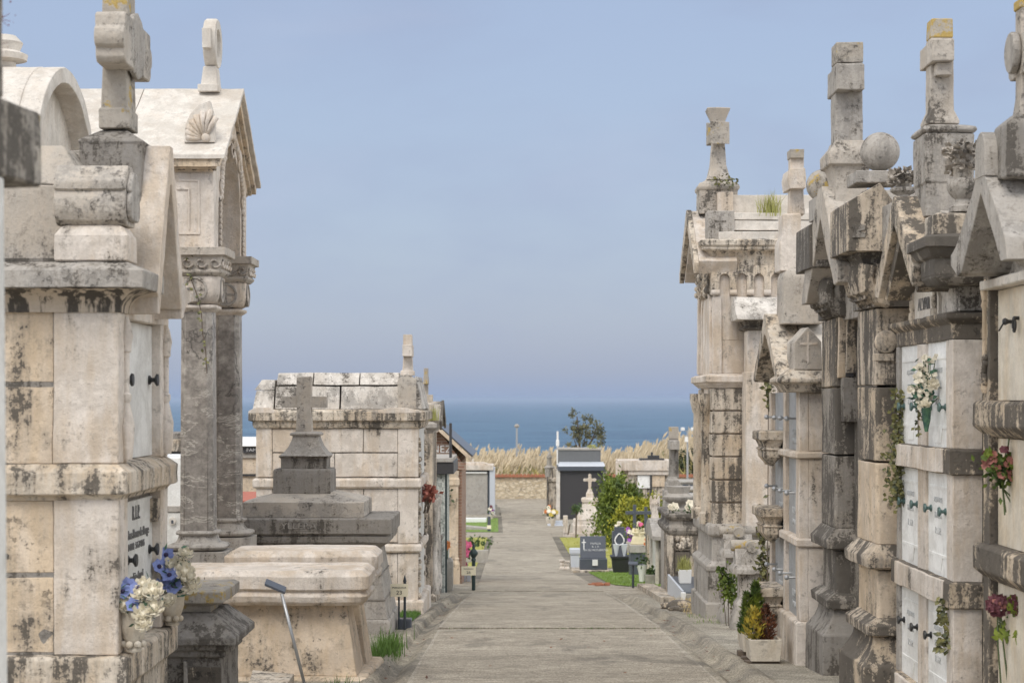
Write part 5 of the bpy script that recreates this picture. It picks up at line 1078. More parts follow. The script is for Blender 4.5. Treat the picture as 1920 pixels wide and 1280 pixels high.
mb = MB(); mb.px_([(fl - .02, zf + .02), (ap, zg - .012), (nl - .2, Z(440, 12.7)), (nl - .2, zf - .2), (fl - .02, zf - .2)], X0 + .265, 4.8); part(mb, 'roof', 'whitegrey', t, .01)
mb = MB(); mb.px_([(13.35, zc), (14.2, zc), (14.2, .72), (13.78, 1.2), (13.35, .72)], XF + .02, XF + .1); part(mb, 'tympanum_slab', 'white', t, .004)
letters('L\u00b7J', .15, 'inkgrey', t, (XF + .016, 13.85, .93), (0, -1, 0), (0, 0, 1), .003); letters('Y', .07, 'inkgrey', t, (XF + .016, 13.8, .80), (0, -1, 0), (0, 0, 1), .003); letters('ALVAR', .13, 'inkgrey', t, (XF + .016, 13.8, .69), (0, -1, 0), (0, 0, 1), .003)
mb = MB()
for y in (13.42, 14.16): mb.lathe((XF + .02, y, zc), [(.04, 0), (.04, .05), (.025, .06), (.035, .08), (.035, .14), (.025, .15), (.028, .24), (.04, .25), (.028, .27), (.03, .36), (.045, .38)], 10)
part(mb, 'colonnette', 'lime_st', t, smooth='auto')
mb = MB(); mb.mould(2.89, 3.235, 13.4, 13.8, [(-.01, 1.30), (-.01, Z(343, 13.4)), (0, Z(341, 13.4)), (0, Z(250, 13.4)), (-.02, Z(249, 13.4)), (.005, Z(247, 13.4)), (.02, Z(243, 13.4)), (.012, Z(237, 13.4)), (-.03, Z(233, 13.4)), (-.06, Z(231, 13.4))]); part(mb, 'pedestal', 'grey', t, .008)
mb = MB(); xa, xb_ = X(1744, 13.55), X(1787, 13.55); mb.mould(xa, xb_, 13.52, 13.70, [(.03, Z(232, 13.5)), (.03, Z(225, 13.5)), (.0, Z(205, 13.5)), (0, Z(100, 13.5)), (-.002, Z(70, 13.5))]); c = part(mb, 'cross', 'greyrough', t, .008); part(MB().mould(xa, xb_, 13.52, 13.70, [(-.003, Z(70, 13.5) + .002), (-.006, Z(33, 13.5))]), 'cross_top', 'lichenY', c, .01)
mb = MB(); mb.box(X(1753, 13.3), X(1794, 13.3), 13.36, 13.80, Z(111, 13.3), Z(70, 13.3)); mb.box(X(1756, 13.45), X(1785, 13.45), 13.42, 13.8, Z(140, 13.4), Z(111, 13.3)); part(mb, 'cross_arm', 'greyrough', c, .01)
def stone_urn(name, lab, px, Y, ptop, pbowl, pbot, pbase, r_, seed, base):
    x = X(px, Y); t = thing(name, lab, 'urn', (x, Y, Z(pbase, Y)), 'carved stone flower urns on the white slab tomb'); zb, zt, z0 = Z(pbot, Y), Z(pbowl, Y), Z(pbase, Y)
    mb = MB(); h = zt - zb
    mb.lathe((x, Y, 0), [(r_ * .9, z0), (r_ * .9, lerp(z0, zb, .4)), (r_ * .55, lerp(z0, zb, .6)), (r_ * .5, zb), (r_ * .75, zb + h * .15), (r_ * 1.02, zb + h * .5), (r_ * 1.05, zb + h * .75), (r_ * .95, zt), (r_ * .6, zt)], 20); part(mb, 'bowl', 'grey', t, smooth='auto')
    mb = MB(); r = rng(seed); H = Z(ptop, Y) - zt
    for _ in range(75):
        a = r.uniform(0, 6.28); u = r.random(); q = r_ * (.6 + .38 * u); z = zt + H * r.uniform(.1, .95) ** .8; c = Vector((x + q * math.cos(a), Y + q * math.sin(a), z))
        for k in range(4):
            d = Vector((math.cos(a) + r.gauss(0, .6), math.sin(a) + r.gauss(0, .6), r.gauss(.3, .6))); mb.leaf(c, d, r_ * .55, r_ * .4, (r.gauss(0, 1), r.gauss(0, 1), 1))
    mb.lathe((x, Y, zt), [(r_ * .6, 0), (r_ * .72, H * .5), (r_ * .8, H * .8), (r_ * .3, H)], 12)
    part(mb, 'stone_flowers', 'greyrough', t, recalc=False); return t
stone_urn('stone_urn', 'round stone urn of carved flowers on the near corner of the white slab tomb', 1806, 12.62, 266, 336, 374, 398, .105, 81, None)
part(MB().mould(X(1745, 12.6), X(1812, 12.6), 12.50, 12.78, [(0, H(438)), (0, H(402)), (-.03, H(398))]), 'urn_base', 'lime_st', t, .008)
stone_urn('stone_urn', 'second stone urn of carved flowers, half hidden behind the gable beside the stone spheres', 1694, 14.6, 322, 352, 366, 385, .10, 82, None)
part(MB().box(2.85, 3.2, 14.45, 14.75, .95, Z(384, 14.6)), 'urn_base', 'grey', t, .008)
# flowers and ivy on it
r = rng(83); hd = [(at(lerp(1712, 1760, r.random()) if b2 > 720 else r.gauss(1738, 13), b2, 13.5 + r.uniform(-.05, .05)), 0) for b2 in [r.uniform(672, 752) for _ in range(44)]]
for h in hd: pass
hd = [((2.86 + r.uniform(-.03, .02), p[1], p[2]), k) for p, k in hd]
hd = [((X(px, yy), yy, Z(py, yy)), 0) for px, py, yy in [(r.gauss(1737, 11) - (py_ < 720) * 3, py_, 13.35 + r.uniform(-.04, .04)) for py_ in [r.uniform(668, 755) for _ in range(46)]]] + [((X(px, 13.35), 13.35, Z(py, 13.35)), 0) for px, py in ((1710, 727), (1704, 730), (1716, 738), (1720, 752), (1728, 762))]
bq = spray('gypsophila_bouquet', 'white bouquet of tiny flowers and two roses hung between the upper white slabs', at(1737, 770, 13.35), hd, ('petalw',), [at(1738, 792, 13.35), at(1735, 786, 13.35)], 84, .02, 90, 'leafb')
for px, py in ((1750, 720), (1735, 757)): mb = MB(); rose(mb, .035, at(px, py, 13.25), .042, r); part(mb, 'rose', 'petalw', bq, recalc=False)
mb = MB(); x, y, z = at(1737, 772, 13.33); mb.lathe((x, y, z), [(.012, -.14), (.03, -.05), (.035, .03)], 8); part(mb, 'green_holder', 'leafb', bq)
def ivy(lab, path, n, spread, seed, L=.035):
    r = rng(seed); P = [Vector(p) for p in path]; t = thing('ivy', lab, 'ivy', path[0], 'ivy trailing down the white slab tomb'); part(MB().tube(P, .004, 5), 'stem', 'bark', t); mb = MB()
    for _ in range(n):
        i = r.randrange(len(P) - 1); p = P[i].lerp(P[i + 1], r.random()) + Vector((r.gauss(0, spread), r.gauss(-.01, spread), r.gauss(0, spread))); mb.leaf(p, (r.gauss(0, 1), r.gauss(-.4, .6), r.gauss(-.5, .8)), L * r.uniform(.7, 1.3), L * .8, (r.gauss(-.4, .5), -1, r.gauss(.3, .4)))
    part(mb, 'leaves', 'ivy', t, recalc=False)
ivy('thick ivy trail hanging at the far edge of the white slab tomb', [at(1688, 735, 14.55), at(1686, 790, 14.6), at(1682, 840, 14.55), at(1681, 900, 14.55), at(1683, 935, 14.55)], 420, .035, 85, .045)
ivy('short ivy strand with heart-shaped leaves hanging over the lowest near white slab', [at(1764, 1122, 12.95), at(1770, 1150, 12.95), at(1771, 1185, 12.95), at(1770, 1215, 12.95)], 75, .022, 86, .05)
ivy('thin ivy sprig trailing under the white bouquet', [at(1722, 762, 13.4), at(1721, 790, 13.42), at(1722, 820, 13.42)], 26, .012, 87, .03)

# ---- twin-sphere gothic tomb
t = thing('gothic_tomb', 'streaked gothic tomb with two clustered piers and tall plain cross, carrying two stone spheres', 'tomb', (3.6, 16.4, G(16.4)))
XF = 2.85; zb = Z(471, 14.75)
part(MB().box(3.12, 5.0, 14.95, 17.7, G(16) - .1, .95), 'core', 'streak', t)
for y0, y1, w_, mats in ((15.0, 15.86, 14.75, ('tan_st', 'tan')), (16.95, 17.72, 16.66, ('streak', 'black'))):
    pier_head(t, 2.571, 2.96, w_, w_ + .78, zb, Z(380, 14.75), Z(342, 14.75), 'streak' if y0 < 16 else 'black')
    zz = lambda q: Z(q, 15.0); x1 = 3.3
    mb = MB(); mb.mould(XF, x1, y0, y1, [(.03, zz(575)), (.03, zz(557)), (.06, zz(553)), (.06, zz(548))]); part(mb, 'capital', 'black', t, .008)
    for i, (a, b2) in enumerate(((722, 576), (866, 724), (1022, 868))):
        mb = MB(); mb.mould(XF, x1, y0, y1, [(0, zz(a) + .004), (0, zz(b2) - .004)], .02); part(mb, 'pier_block', ('streak', 'tan_st', 'tan')[i] if y0 < 16 else ('streak', 'black', 'black')[i], t, .012)
    mb = MB(); mb.mould(XF, x1, y0, y1, [(-.01, zz(1160)), (-.01, zz(1070))], .02); part(mb, 'pier_block', mats[1], t, .012)
    mb = MB(); mb.mould(XF, x1, y0, y1, [(.0, zz(1068)), (.085, zz(1064)), (.09, zz(1046)), (.03, zz(1030)), (0, zz(1021))]); part(mb, 'moulding', 'black' if y0 > 16 else 'streak', t, .008)
    mb = MB(); mb.mould(XF, x1, y0, y1, [(.0, zz(1194)), (.08, zz(1190)), (.085, zz(1172)), (.0, zz(1158))]); part(mb, 'moulding', 'black' if y0 > 16 else 'streak', t, .008)
    mb = MB(); mb.mould(XF, x1, y0, y1, [(.13, G(16) - .2), (.13, zz(1246)), (.11, zz(1242)), (.06, zz(1224)), (.03, zz(1208)), (.02, zz(1193))]); part(mb, 'pier_base', 'dark' if y0 > 16 else 'tan_st', t, .012)
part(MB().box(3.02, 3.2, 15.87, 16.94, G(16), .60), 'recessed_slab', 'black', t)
ap = 16.25; zA = Z(352, 16.25); X0 = 2.60
mb = MB(); mb.px_([(17.3, .93), (ap + .1, zA), (ap - .1, zA), (15.38, 1.08), (15.38, .95), (15.52, .93), (ap, zA - .26), (16.98, .86), (17.3, .86)], X0, X0 + .30); part(mb, 'gable', 'greyrough', t, .01)
mb = MB(); mb.px_([(17.2, .9), (ap, zA - .015), (15.2, .95), (15.2, .7), (17.2, .7)], X0 + .305, 4.6); part(mb, 'roof', 'grey', t, .01)
mb = MB(); mb.box(X0 + .02, X0 + .2, 15.30, 15.62, 1.13, 1.2); part(mb, 'gable_block', 'black', t, .01)
mb = MB()   # pointed arch lining in the recess between the piers
pts = [(15.87, .30)] + [(15.87 + .53 * (1 - math.cos(a)), .30 + .75 * math.sin(a)) for a in (.3, .6, .9, 1.2, 1.5)] + [(16.94 - .53 * (1 - math.cos(a)), .30 + .75 * math.sin(a)) for a in (1.5, 1.2, .9, .6, .3)] + [(16.94, .30)]
inn = [(lerp(y, 16.405, .16), z - .07) for y, z in pts]
mb.px_(pts + inn[::-1], 2.93, 3.1); part(mb, 'pointed_arch', 'lime_st', t, .008)
part(MB().box(2.90, 3.05, 16.80, 16.945, Z(790, 16.9), Z(708, 16.9)), 'plaque', 'dark', t, .006)
part(MB().box(2.87, 3.05, 16.88, 16.948, Z(708, 16.9), Z(560, 16.9)), 'niche_lining', 'tan', t, .01)
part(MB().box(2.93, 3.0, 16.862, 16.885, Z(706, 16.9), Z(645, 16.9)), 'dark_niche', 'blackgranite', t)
yq = 16.0; zz = lambda q: Z(q, 16.0)
mb = MB(); mb.mould(X(1566, yq), X(1626, yq), yq, yq + .36, [(0, 1.55), (0, zz(335)), (.02, zz(316)), (.035, zz(311)), (.06, zz(309)), (.06, zz(287)), (.0, zz(270)), (-.01, zz(262))]); part(mb, 'pedestal', 'greyrough', t, .01)
c = part(MB().mould(X(1567, 16.06), X(1618, 16.06), 16.06, 16.30, [(0, zz(263)), (0, Z(118, 16.06))]), 'cross', 'grey', t, .01); part(MB().box(X(1567, 16.06), X(1618, 16.06), 16.06, 16.30, Z(118, 16.06) + .002, Z(79, 16.06)), 'cross_top', 'lichen', c, .01)
part(MB().box(X(1572, 15.85), X(1623, 15.85), 15.90, 16.42, Z(167, 15.85), Z(118, 15.85)), 'cross_arm', 'grey', c, .012)
mb = MB(); mb.box(X(1600, 14.9), X(1688, 14.9), 14.8, 15.2, Z(345, 14.9), Z(322, 14.9)); mb.box(X(1545, 17.0) - .1, X(1545, 17.0) + .3, 16.85, 17.25, Z(378, 17.3) - .2, Z(378, 17.3)); part(mb, 'sphere_base', 'grey', t, .01)
for px, py, Y, rr, lab in ((1650, 285, 15.0, .155, 'large grey stone sphere on the near pier head of the gothic tomb'), (1542, 348, 17.05, .145, 'stone sphere with an orange lichen cap, on the far pier of the gothic tomb')):
    mb = MB(); mb.ball((X(px, Y), Y, Z(py, Y)), rr, 32, 20); solo(mb, 'stone_sphere', 'grey' if Y < 16 else 'lichen', lab, 'stone sphere', (X(px, Y), Y, Z(py, Y) - rr), 'stone spheres of the gothic tomb', smooth=True)
mb = MB(); f = 14.749
mb.py_([(X(1598, f), Z(421, f)), (X(1623, f), Z(421, f)), (X(1623, f), Z(431, f)), (X(1608, f), Z(434, f)), (X(1623, f), Z(437, f)), (X(1623, f), Z(446, f)), (X(1598, f), Z(446, f)), (X(1602, f), Z(434, f))], f - .012, f + .01); part(mb, 'relief', 'dark', t, .004)
mb = MB(); f = 14.99
mb.lathe((X(1661, f), f, Z(640, f)), [(.09, .02), (.09, -.02), (.06, -.03), (.001, -.03)], 16, 'y'); mb.box(X(1637, f), X(1676, f), f - .015, f + .02, Z(676, f), Z(662, f)); part(mb, 'relief', 'streak', t, .006)
mb = MB(); mb.box(2.62, 2.78, 16.60, 16.66, 1.16, 1.26); part(mb, 'relief', 'black', t, .006)

# ---- pale gothic niche tomb with planters
t = thing('pale_gothic_tomb', 'pale gothic niche tomb with blue-grey slabs, bracket planters and small lichened cross', 'tomb', (3.4, 19.2, G(19.2)))
XF, Y0, Y1 = 2.70, 18.1, 20.25; Q = lambda q: Z(q, Y0)
l1, l2, lb = (Q(846), Q(861)), (Q(1008), Q(1026)), Q(1165)
part(MB().box(XF + .08, 5, Y0 + .01, Y1, G(19) - .2, Q(720)), 'core', 'lime_soft', t)
mb = MB()
for a, b2 in ((Q(735), l1[0]), (l1[1], l2[0]), (l2[1], lb)): mb.box(XF + .09, 4.8, Y0, Y0 + .2, b2 + .004, a - .004)
part(mb, 'side_wall', 'lime_soft', t, .01)
mb = MB()
for y0, y1 in ((18.1, 18.32), (19.06, 19.2), (20.08, 20.25)): mb.box(XF, XF + .088, y0, y1, lb, Q(735)); part(mb, 'mullion', 'lime', t, .008); mb = MB()
for a, b2 in (l1, l2):
    mb = MB(); mb.mould(XF, 4.8, Y0, Y1, [(.0, b2), (.03, b2 + .015), (.03, a - .015), (.0, a)]); part(mb, 'belt', 'lime', t, .008)
mb = MB(); mb.mould(XF, 4.8, Y0, Y1, [(.035, G(19) - .3), (.035, lb - .02), (.01, lb)]); part(mb, 'base', 'lime_soft', t, .012)
for a, b2 in ((Q(735), l1[0]), (l1[1], l2[0]), (l2[1], lb)):
    for y0, y1 in ((18.32, 19.06), (19.2, 20.08)):
        part(MB().box(XF + .04, XF + .12, y0, y1, b2, a), 'niche_slab', 'bluegrey', t)
        letters('R. I. P.', .1, 'incise', t, (XF + .038, (y0 + y1) / 2, lerp(b2, a, .3)), (0, -1, 0), (0, 0, 1)); letters('FAMILIA', .08, 'incise', t, (XF + .038, (y0 + y1) / 2, lerp(b2, a, .15)), (0, -1, 0), (0, 0, 1))
        mb = MB()
        for y in (y0 + .14, y1 - .14): mb.tube([(XF + .04, y, lerp(b2, a, .55)), (XF - .07, y, lerp(b2, a, .55))], .012, 6); mb.ball((XF - .07, y, lerp(b2, a, .55)), .026, 8, 6)
        part(mb, 'handle', 'steel', t)
    mb = MB(); zt = lerp(b2, a, .22) + .05
    mb.mould(XF - .20, XF + .03, 19.3, 19.95, [(-.13, zt - .36), (-.09, zt - .34), (-.03, zt - .27), (-.03, zt - .20), (-.01, zt - .19), (-.04, zt - .17), (-.01, zt - .10), (.02, zt - .09), (.02, zt - .01), (.0, zt)]); part(mb, 'bracket_planter', 'lime_st', t, .008)
# gable toward the path, dormer block and ridge
ap = 19.2; X0 = 2.51; zA = Z(588, ap)
mb = MB(); mb.px_([(20.12, Z(712, 20)), (ap + .03, zA), (ap - .03, zA), (18.25, Z(703, 18.3)), (18.33, Z(715, 18.3)), (ap, zA - .20), (19.98, Z(716, 19.9))], X0, X0 + .3); part(mb, 'gable', 'lime_st', t, .008)
mb = MB(); mb.px_([(20.2, .16), (ap, zA - .01), (18.14, .30), (18.14, .1), (20.2, .1)], X0 + .31, 4.7); part(mb, 'roof', 'white', t, .01)
mb = MB(); Q2 = lambda q: Z(q, 17.95)
mb.mould(X(1470, 17.95), 4.6, 17.95, 18.6, [(-.04, Q2(735)), (-.0, Q2(722)), (.045, Q2(716)), (.045, Q2(710)), (-.06, Q2(693)), (-.12, Q2(690))]); part(mb, 'eave', 'lime_st', t, .008)
mb = MB(); a, b2 = X(1462, 18.0), X(1545, 18.0)
mb.py_([(X(1490, 18.), Q2(692)), (X(1541, 18.), Q2(692)), (X(1541, 18.), Q2(640)), (X(1516, 18.), Q2(611)), (X(1490, 18.), Q2(640))], 18.0, 18.5); d_ = part(mb, 'dormer_block', 'greyrough', t, .01)
mb = MB(); f = 17.992; mb.box(X(1514, f), X(1518, f), f, 18.02, Q2(680), Q2(620)); mb.box(X(1500, f), X(1534, f), f, 18.02, Q2(646), Q2(641)); part(mb, 'relief_cross', 'lime', d_, .003)
mb = MB(); Y3 = 18.7; zz = lambda q: Z(q, Y3)
mb.mould(X(1470, Y3), X(1545, Y3), Y3, Y3 + .5, [(0, zz(606)), (0, zz(600)), (0, zz(520)), (-.02, zz(508)), (-.12, zz(500))]); part(mb, 'ridge_block', 'greyrough', t, .012)
mb = MB(); mb.mould(X(1468, 19), X(1502, 19), 19.0, 19.35, [(.03, Z(508, 19)), (.03, Z(455, 19)), (0, Z(440, 19)), (0, Z(402, 19)), (-.02, Z(400, 19))]); part(mb, 'pedestal', 'lime', t, .01)
c = part(MB().mould(X(1482, 19.1), X(1507, 19.1), 19.1, 19.26, [(.01, Z(402, 19.1)), (0, Z(350, 19.1)), (0, Z(281, 19.1))]), 'cross', 'lime', t, .008)
mb = MB(); mb.py_([(X(1481, 18.95), Z(316, 18.95)), (X(1509, 18.95), Z(315, 18.95)), (X(1512, 18.95), Z(333, 18.95)), (X(1511, 18.95), Z(353, 18.95)), (X(1481, 18.95), Z(353, 18.95)), (X(1478, 18.95), Z(333, 18.95))], 18.95, 19.42); part(mb, 'cross_arm', 'lime', c, .008)
part(MB().box(X(1481, 19.08), X(1507, 19.08), 19.06, 19.28, Z(297, 19.08), Z(280, 19.08)), 'cross_cap', 'lichen', c, .008)
mb = MB(); f = 18.99; mb.tri(at(1472, 452, f), at(1472, 467, f), at(1488, 462, f)); part(MB().ext([at(1473, 459, f), at(1473, 467, f), at(1486, 465, f)], (0, .03, 0)), 'relief', 'dark', t)

# ---- arcaded tower tomb
t = thing('arcaded_chapel', 'tall pale chapel tomb with arcaded cornice, rusticated corner and flared roof cross', 'chapel', (3.8, 28.4, G(28.4)))
XF, Y0, Y1 = 2.80, 27.2, 29.3; Q = lambda q: Z(q, Y0); P = lambda q: X(q, Y0); xb = 5.0
part(MB().box(XF + .04, xb, Y0 + .05, Y1, G(28) - .3, Q(500)), 'core', 'lime_soft', t)
mb = MB(); mb.mould(XF, xb, Y0, Y1, [(.10, G(28) - .3), (.10, Q(1131)), (.06, Q(1129)), (.06, Q(1071)), (.08, Q(1069)), (.085, Q(1060)), (.05, Q(1056)), (.0, Q(1052)), (-.003, Q(1006)), (.06, Q(1003)), (.07, Q(999)), (.07, Q(986)), (.03, Q(981))]); part(mb, 'base', 'grey', t, .012)
for i in range(6):
    a, b2 = lerp(727, 985, i / 6), lerp(727, 985, (i + 1) / 6)
    part(MB().mould(XF, P(1396), Y0, Y0 + .5, [(0, Q(b2) + .012), (0, Q(a) - .012)]), 'quoin', 'lime_st', t, .012); part(MB().mould(XF, P(1396), Y1 - .5, Y1, [(0, Q(b2) + .012), (0, Q(a) - .012)]), 'quoin', 'lime_st', t, .012)
mb = MB(); mb.blocks(P(1399), xb, Y0 + .13, [(Q(lerp(727, 985, (i + 1) / 6)), Q(lerp(727, 985, i / 6)), [P(1470 + 20 * (i % 2))]) for i in range(6)], .02, .006); part(mb, 'wall', 'white', t, .006)
mb = MB(); mb.mould(XF, xb, Y0, Y1, [(0, Q(727)), (.03, Q(723)), (.06, Q(720)), (.06, Q(718)), (.10, Q(716)), (.10, Q(705)), (.05, Q(702)), (.0, Q(700))]); part(mb, 'belt', 'lime_soft', t, .01)
mb = MB(); mb.blocks(XF + .07, xb, Y0 + .06, [(Q(700), Q(637), [P(1420)]), (Q(637), Q(553), [P(1385)])], .02, .005); part(mb, 'upper_wall', 'lime_soft', t, .006)
mb = MB(); zc_ = Z(612, 28.3); yc = 28.3
def ring_arch(mb, r0, r1, x0, x1, zb):
    o = [(yc + r1 * math.cos(a), zc_ + r1 * math.sin(a)) for a in [math.pi * i / 16 for i in range(17)]]; n = [(yc + r0 * math.cos(a), zc_ + r0 * math.sin(a)) for a in [math.pi * i / 16 for i in range(17)]]
    mb.px_([(yc + r1, zb)] + o + [(yc - r1, zb), (yc - r0, zb)] + n[::-1] + [(yc + r0, zb)], x0, x1)
for r0, r1, x0 in ((.80, .95, XF - .02), (.66, .79, XF + .02), (.52, .65, XF + .06)): ring_arch(mb, r0, r1, x0, XF + .3, Q(699))
part(mb, 'arch_moulding', 'lime_soft', t, .008)
mb = MB(); mb.box(XF + .015, XF + .14, Y0 - .0, Y0 + .12, Q(700), Q(556)); mb.box(XF + .015, XF + .14, Y1 - .12, Y1, Q(700), Q(556)); part(mb, 'corner_strip', 'lime', t, .008)
for y in (27.66, 28.94): mb = MB(); mb.lathe((XF - .02, y, Q(985)), [(.12, 0), (.12, .15), (.09, .18), (.085, 1.6), (.1, 1.62), (.14, 1.8), (.14, 1.9)], 12); part(mb, 'colonnette', 'lime_st', t, smooth='auto')
# little blind arches under the cornice
mb = MB(); f = Y0 - .02; pitch = P(1381) - P(1349); w2 = (P(1368) - P(1349)) / 2; xs = [P(1358.5) + pitch * i for i in range(7)]
za, zb2, zt2 = Q(551), Q(522), Q(497)
edge = [XF - .02] + [x for x in xs]
for i in range(len(xs) + 1):
    a = XF - .01 if i == 0 else xs[i - 1] + w2; b2 = xs[i] - w2 if i < len(xs) else xb
    mb.box(a, b2, f, Y0 + .06, za + .06, zt2)
    if i < len(xs):
        ar = [(xs[i] + w2 * math.cos(q), zb2 + w2 * math.sin(q)) for q in [math.pi * k / 10 for k in range(11)]]
        mb.py_([(xs[i] + w2, zt2)] + ar + [(xs[i] - w2, zt2)], f, Y0 + .06)
part(mb, 'blind_arcade', 'lime_st', t, .006)
mb = MB()
for i in range(len(xs) + 1):
    a = XF - .01 if i == 0 else xs[i - 1] + w2; b2 = xs[i] - w2 if i < len(xs) else xb
    mb.tube([(a, f + .02, za + .02), (b2, f + .02, za + .02)], .045, 10)
part(mb, 'arcade_corbel', 'lime_soft', t, smooth='auto')
mb = MB(); mb.box(XF - .01, XF + .06, Y0 + .08, Y1, za, zt2); part(mb, 'frieze', 'lime_st', t, .008)
mb = MB(); r = rng(91)
for _ in range(70): mb.ball((XF - .02, r.uniform(Y0 + .1, Y1 - .05), r.uniform(za, zt2)), r.uniform(.03, .06), 6, 4)
part(mb, 'frieze_carving', 'lime_st', t, smooth=True)
mb = MB(); mb.mould(XF, xb, Y0, Y1, [(.0, Q(497))] + cove(.0, Q(496), .13, Q(470)) + [(.15, Q(468)), (.15, Q(464)), (.18, Q(461)), (.18, Q(452)), (.12, Q(449))]); part(mb, 'cornice', 'lime_st', t, .008)
mb = MB()
for y0, a, b2 in ((Y0 + .02, 449, 434), (Y0 + .16, 432, 414), (Y0 + .42, 412, 399)): mb.box(XF + .1, xb, y0, Y1 - (y0 - Y0), Z(a, y0), Z(b2, y0))
mb.box(XF + .2, xb, 28.0, 28.6, Q(400), Z(367, 28.1)); part(mb, 'roof', 'white', t, .012)
ap = 28.3; zA = Z(394, ap); X0 = 2.53
mb = MB(); mb.px_([(29.55, 1.95), (ap + .03, zA), (ap - .03, zA), (27.05, 1.95), (27.1, 1.80), (ap, zA - .22), (29.5, 1.80)], X0, X0 + .07); part(mb, 'gable_edge', 'lime_st', t, .008)
mb = MB(); mb.px_([(29.5, 1.98), (ap, zA - .01), (27.08, 1.98), (27.2, 1.80), (ap, zA - .3), (29.4, 1.80)], X0 + .072, XF + .35); part(mb, 'gable', 'lime', t, .008)
yk = 28.05; mb = MB(); zz = lambda q: Z(q, yk)
mb.mould(X(1312, yk), X(1383, yk), yk, yk + .5, [(0, zz(400)), (0, zz(357)), (.02, zz(355)), (.03, zz(350)), (.0, zz(343)), (-.04, zz(341)), (-.08, zz(338)), (-.12, zz(333))]); part(mb, 'pedestal', 'greyrough', t, .01)
mb = MB(); mb.box(X(1346, 27.9), X(1375, 27.9), 27.9, 28.04, Z(396, 27.9), Z(360, 27.9)); part(mb, 'step', 'lime', t, .008)
mb = MB(); mb.box(X(1327, 27.3), X(1377, 27.3), 27.3, 27.7, Z(450, 27.3), Z(395, 27.3)); blk = part(mb, 'dark_block', 'grey', t, .012)
mb = MB(); f = 27.292; mb.box(X(1349, f), X(1353, f), f, 27.32, Z(434, f), Z(405, f)); mb.box(X(1340, f), X(1362, f), f, 27.32, Z(416, f), Z(413, f)); part(mb, 'relief_cross', 'dark', blk, .003)
mb = MB(); a, b2 = X(1333, 28.2), X(1362, 28.2); zz = lambda q: Z(q, 28.2)
mb.mould(a, b2, 28.2, 28.42, [(.08, zz(338)), (.04, zz(330)), (.0, zz(310)), (-.02, zz(270)), (-.02, zz(232)), (-.01, zz(226)), (.06, zz(204)), (.05, zz(203))]); c = part(mb, 'cross', 'greyrough', t, .01)
mb = MB(); mb.rings([[(X(p0, y), y, Z(q1, y)), (X(p1, y), y, Z(q1, y)), (X(p1, y), y, Z(q0, y)), (X(p0, y), y, Z(q0, y))] for y, p0, p1, q0, q1 in ((28.0, 1332, 1368, 228, 270), (28.2, 1336, 1364, 235, 266), (28.42, 1337, 1362, 238, 263), (28.64, 1324, 1356, 230, 274))]); part(mb, 'cross_arm', 'lichen', c, .01)
# buttress wing with its sloping cap, on the near side
mb = MB(); mb.box(X(1399, 26.7), 4.6, 26.7, 27.19, Q(985), Q(700) + .02); mb.box(X(1402, 26.75), 4.6, 26.75, 27.19, Q(701), Q(606)); part(mb, 'buttress', 'lime', t, .012)
mb = MB(); mb.rings([[(X(1383, 26.4), 26.4, Z(599, 26.4)), (4.6, 26.4, Z(599, 26.4)), (4.6, 27.18, Z(599, 26.4)), (X(1383, 26.4), 27.18, Z(599, 26.4))], [(X(1383, 26.4) - .02, 26.42, Z(590, 26.4)), (4.6, 26.42, Z(590, 26.4)), (4.6, 27.18, Z(590, 26.4)), (X(1383, 26.4) - .02, 27.18, Z(590, 26.4))], [(X(1375, 26.9), 26.9, Z(557, 26.9)), (4.6, 26.9, Z(557, 26.9)), (4.6, 27.18, Z(555, 26.9)), (X(1375, 26.9), 27.18, Z(555, 26.9))]]); part(mb, 'buttress_cap', 'whitegrey', t, .01)
mb = MB(); mb.mould(X(1400, 26.72), 4.5, 26.72, 27.18, [(.0, Q(622)), (.06, Q(618)), (.0, Q(612)), (.04, Q(604)), (.05, Q(600))]); part(mb, 'buttress_capital', 'black', t, .008)
r = rng(92); mb = MB(); c0 = at(1444, 407, 27.75); blades(mb, r, [(c0[0] + r.gauss(0, .07), c0[1] + r.gauss(0, .07), c0[2]) for _ in range(130)], .36, .014, .9)
solo(mb, 'grass_tuft', 'strawg', 'yellow-green grass tuft growing on the roof of the arcaded chapel', 'grass tuft', c0, recalc=False)
mb = MB(); c0 = at(1350, 342, 27.95); leafcloud(mb, r, 60, lambda: Vector((c0[0] + r.uniform(-.1, .28), c0[1] + r.gauss(0, .04), c0[2] + r.gauss(.02, .04))), .06, .6); solo(mb, 'creeper', 'ivy', 'small green creeper on the cross pedestal of the arcaded chapel', 'plant', c0, recalc=False)

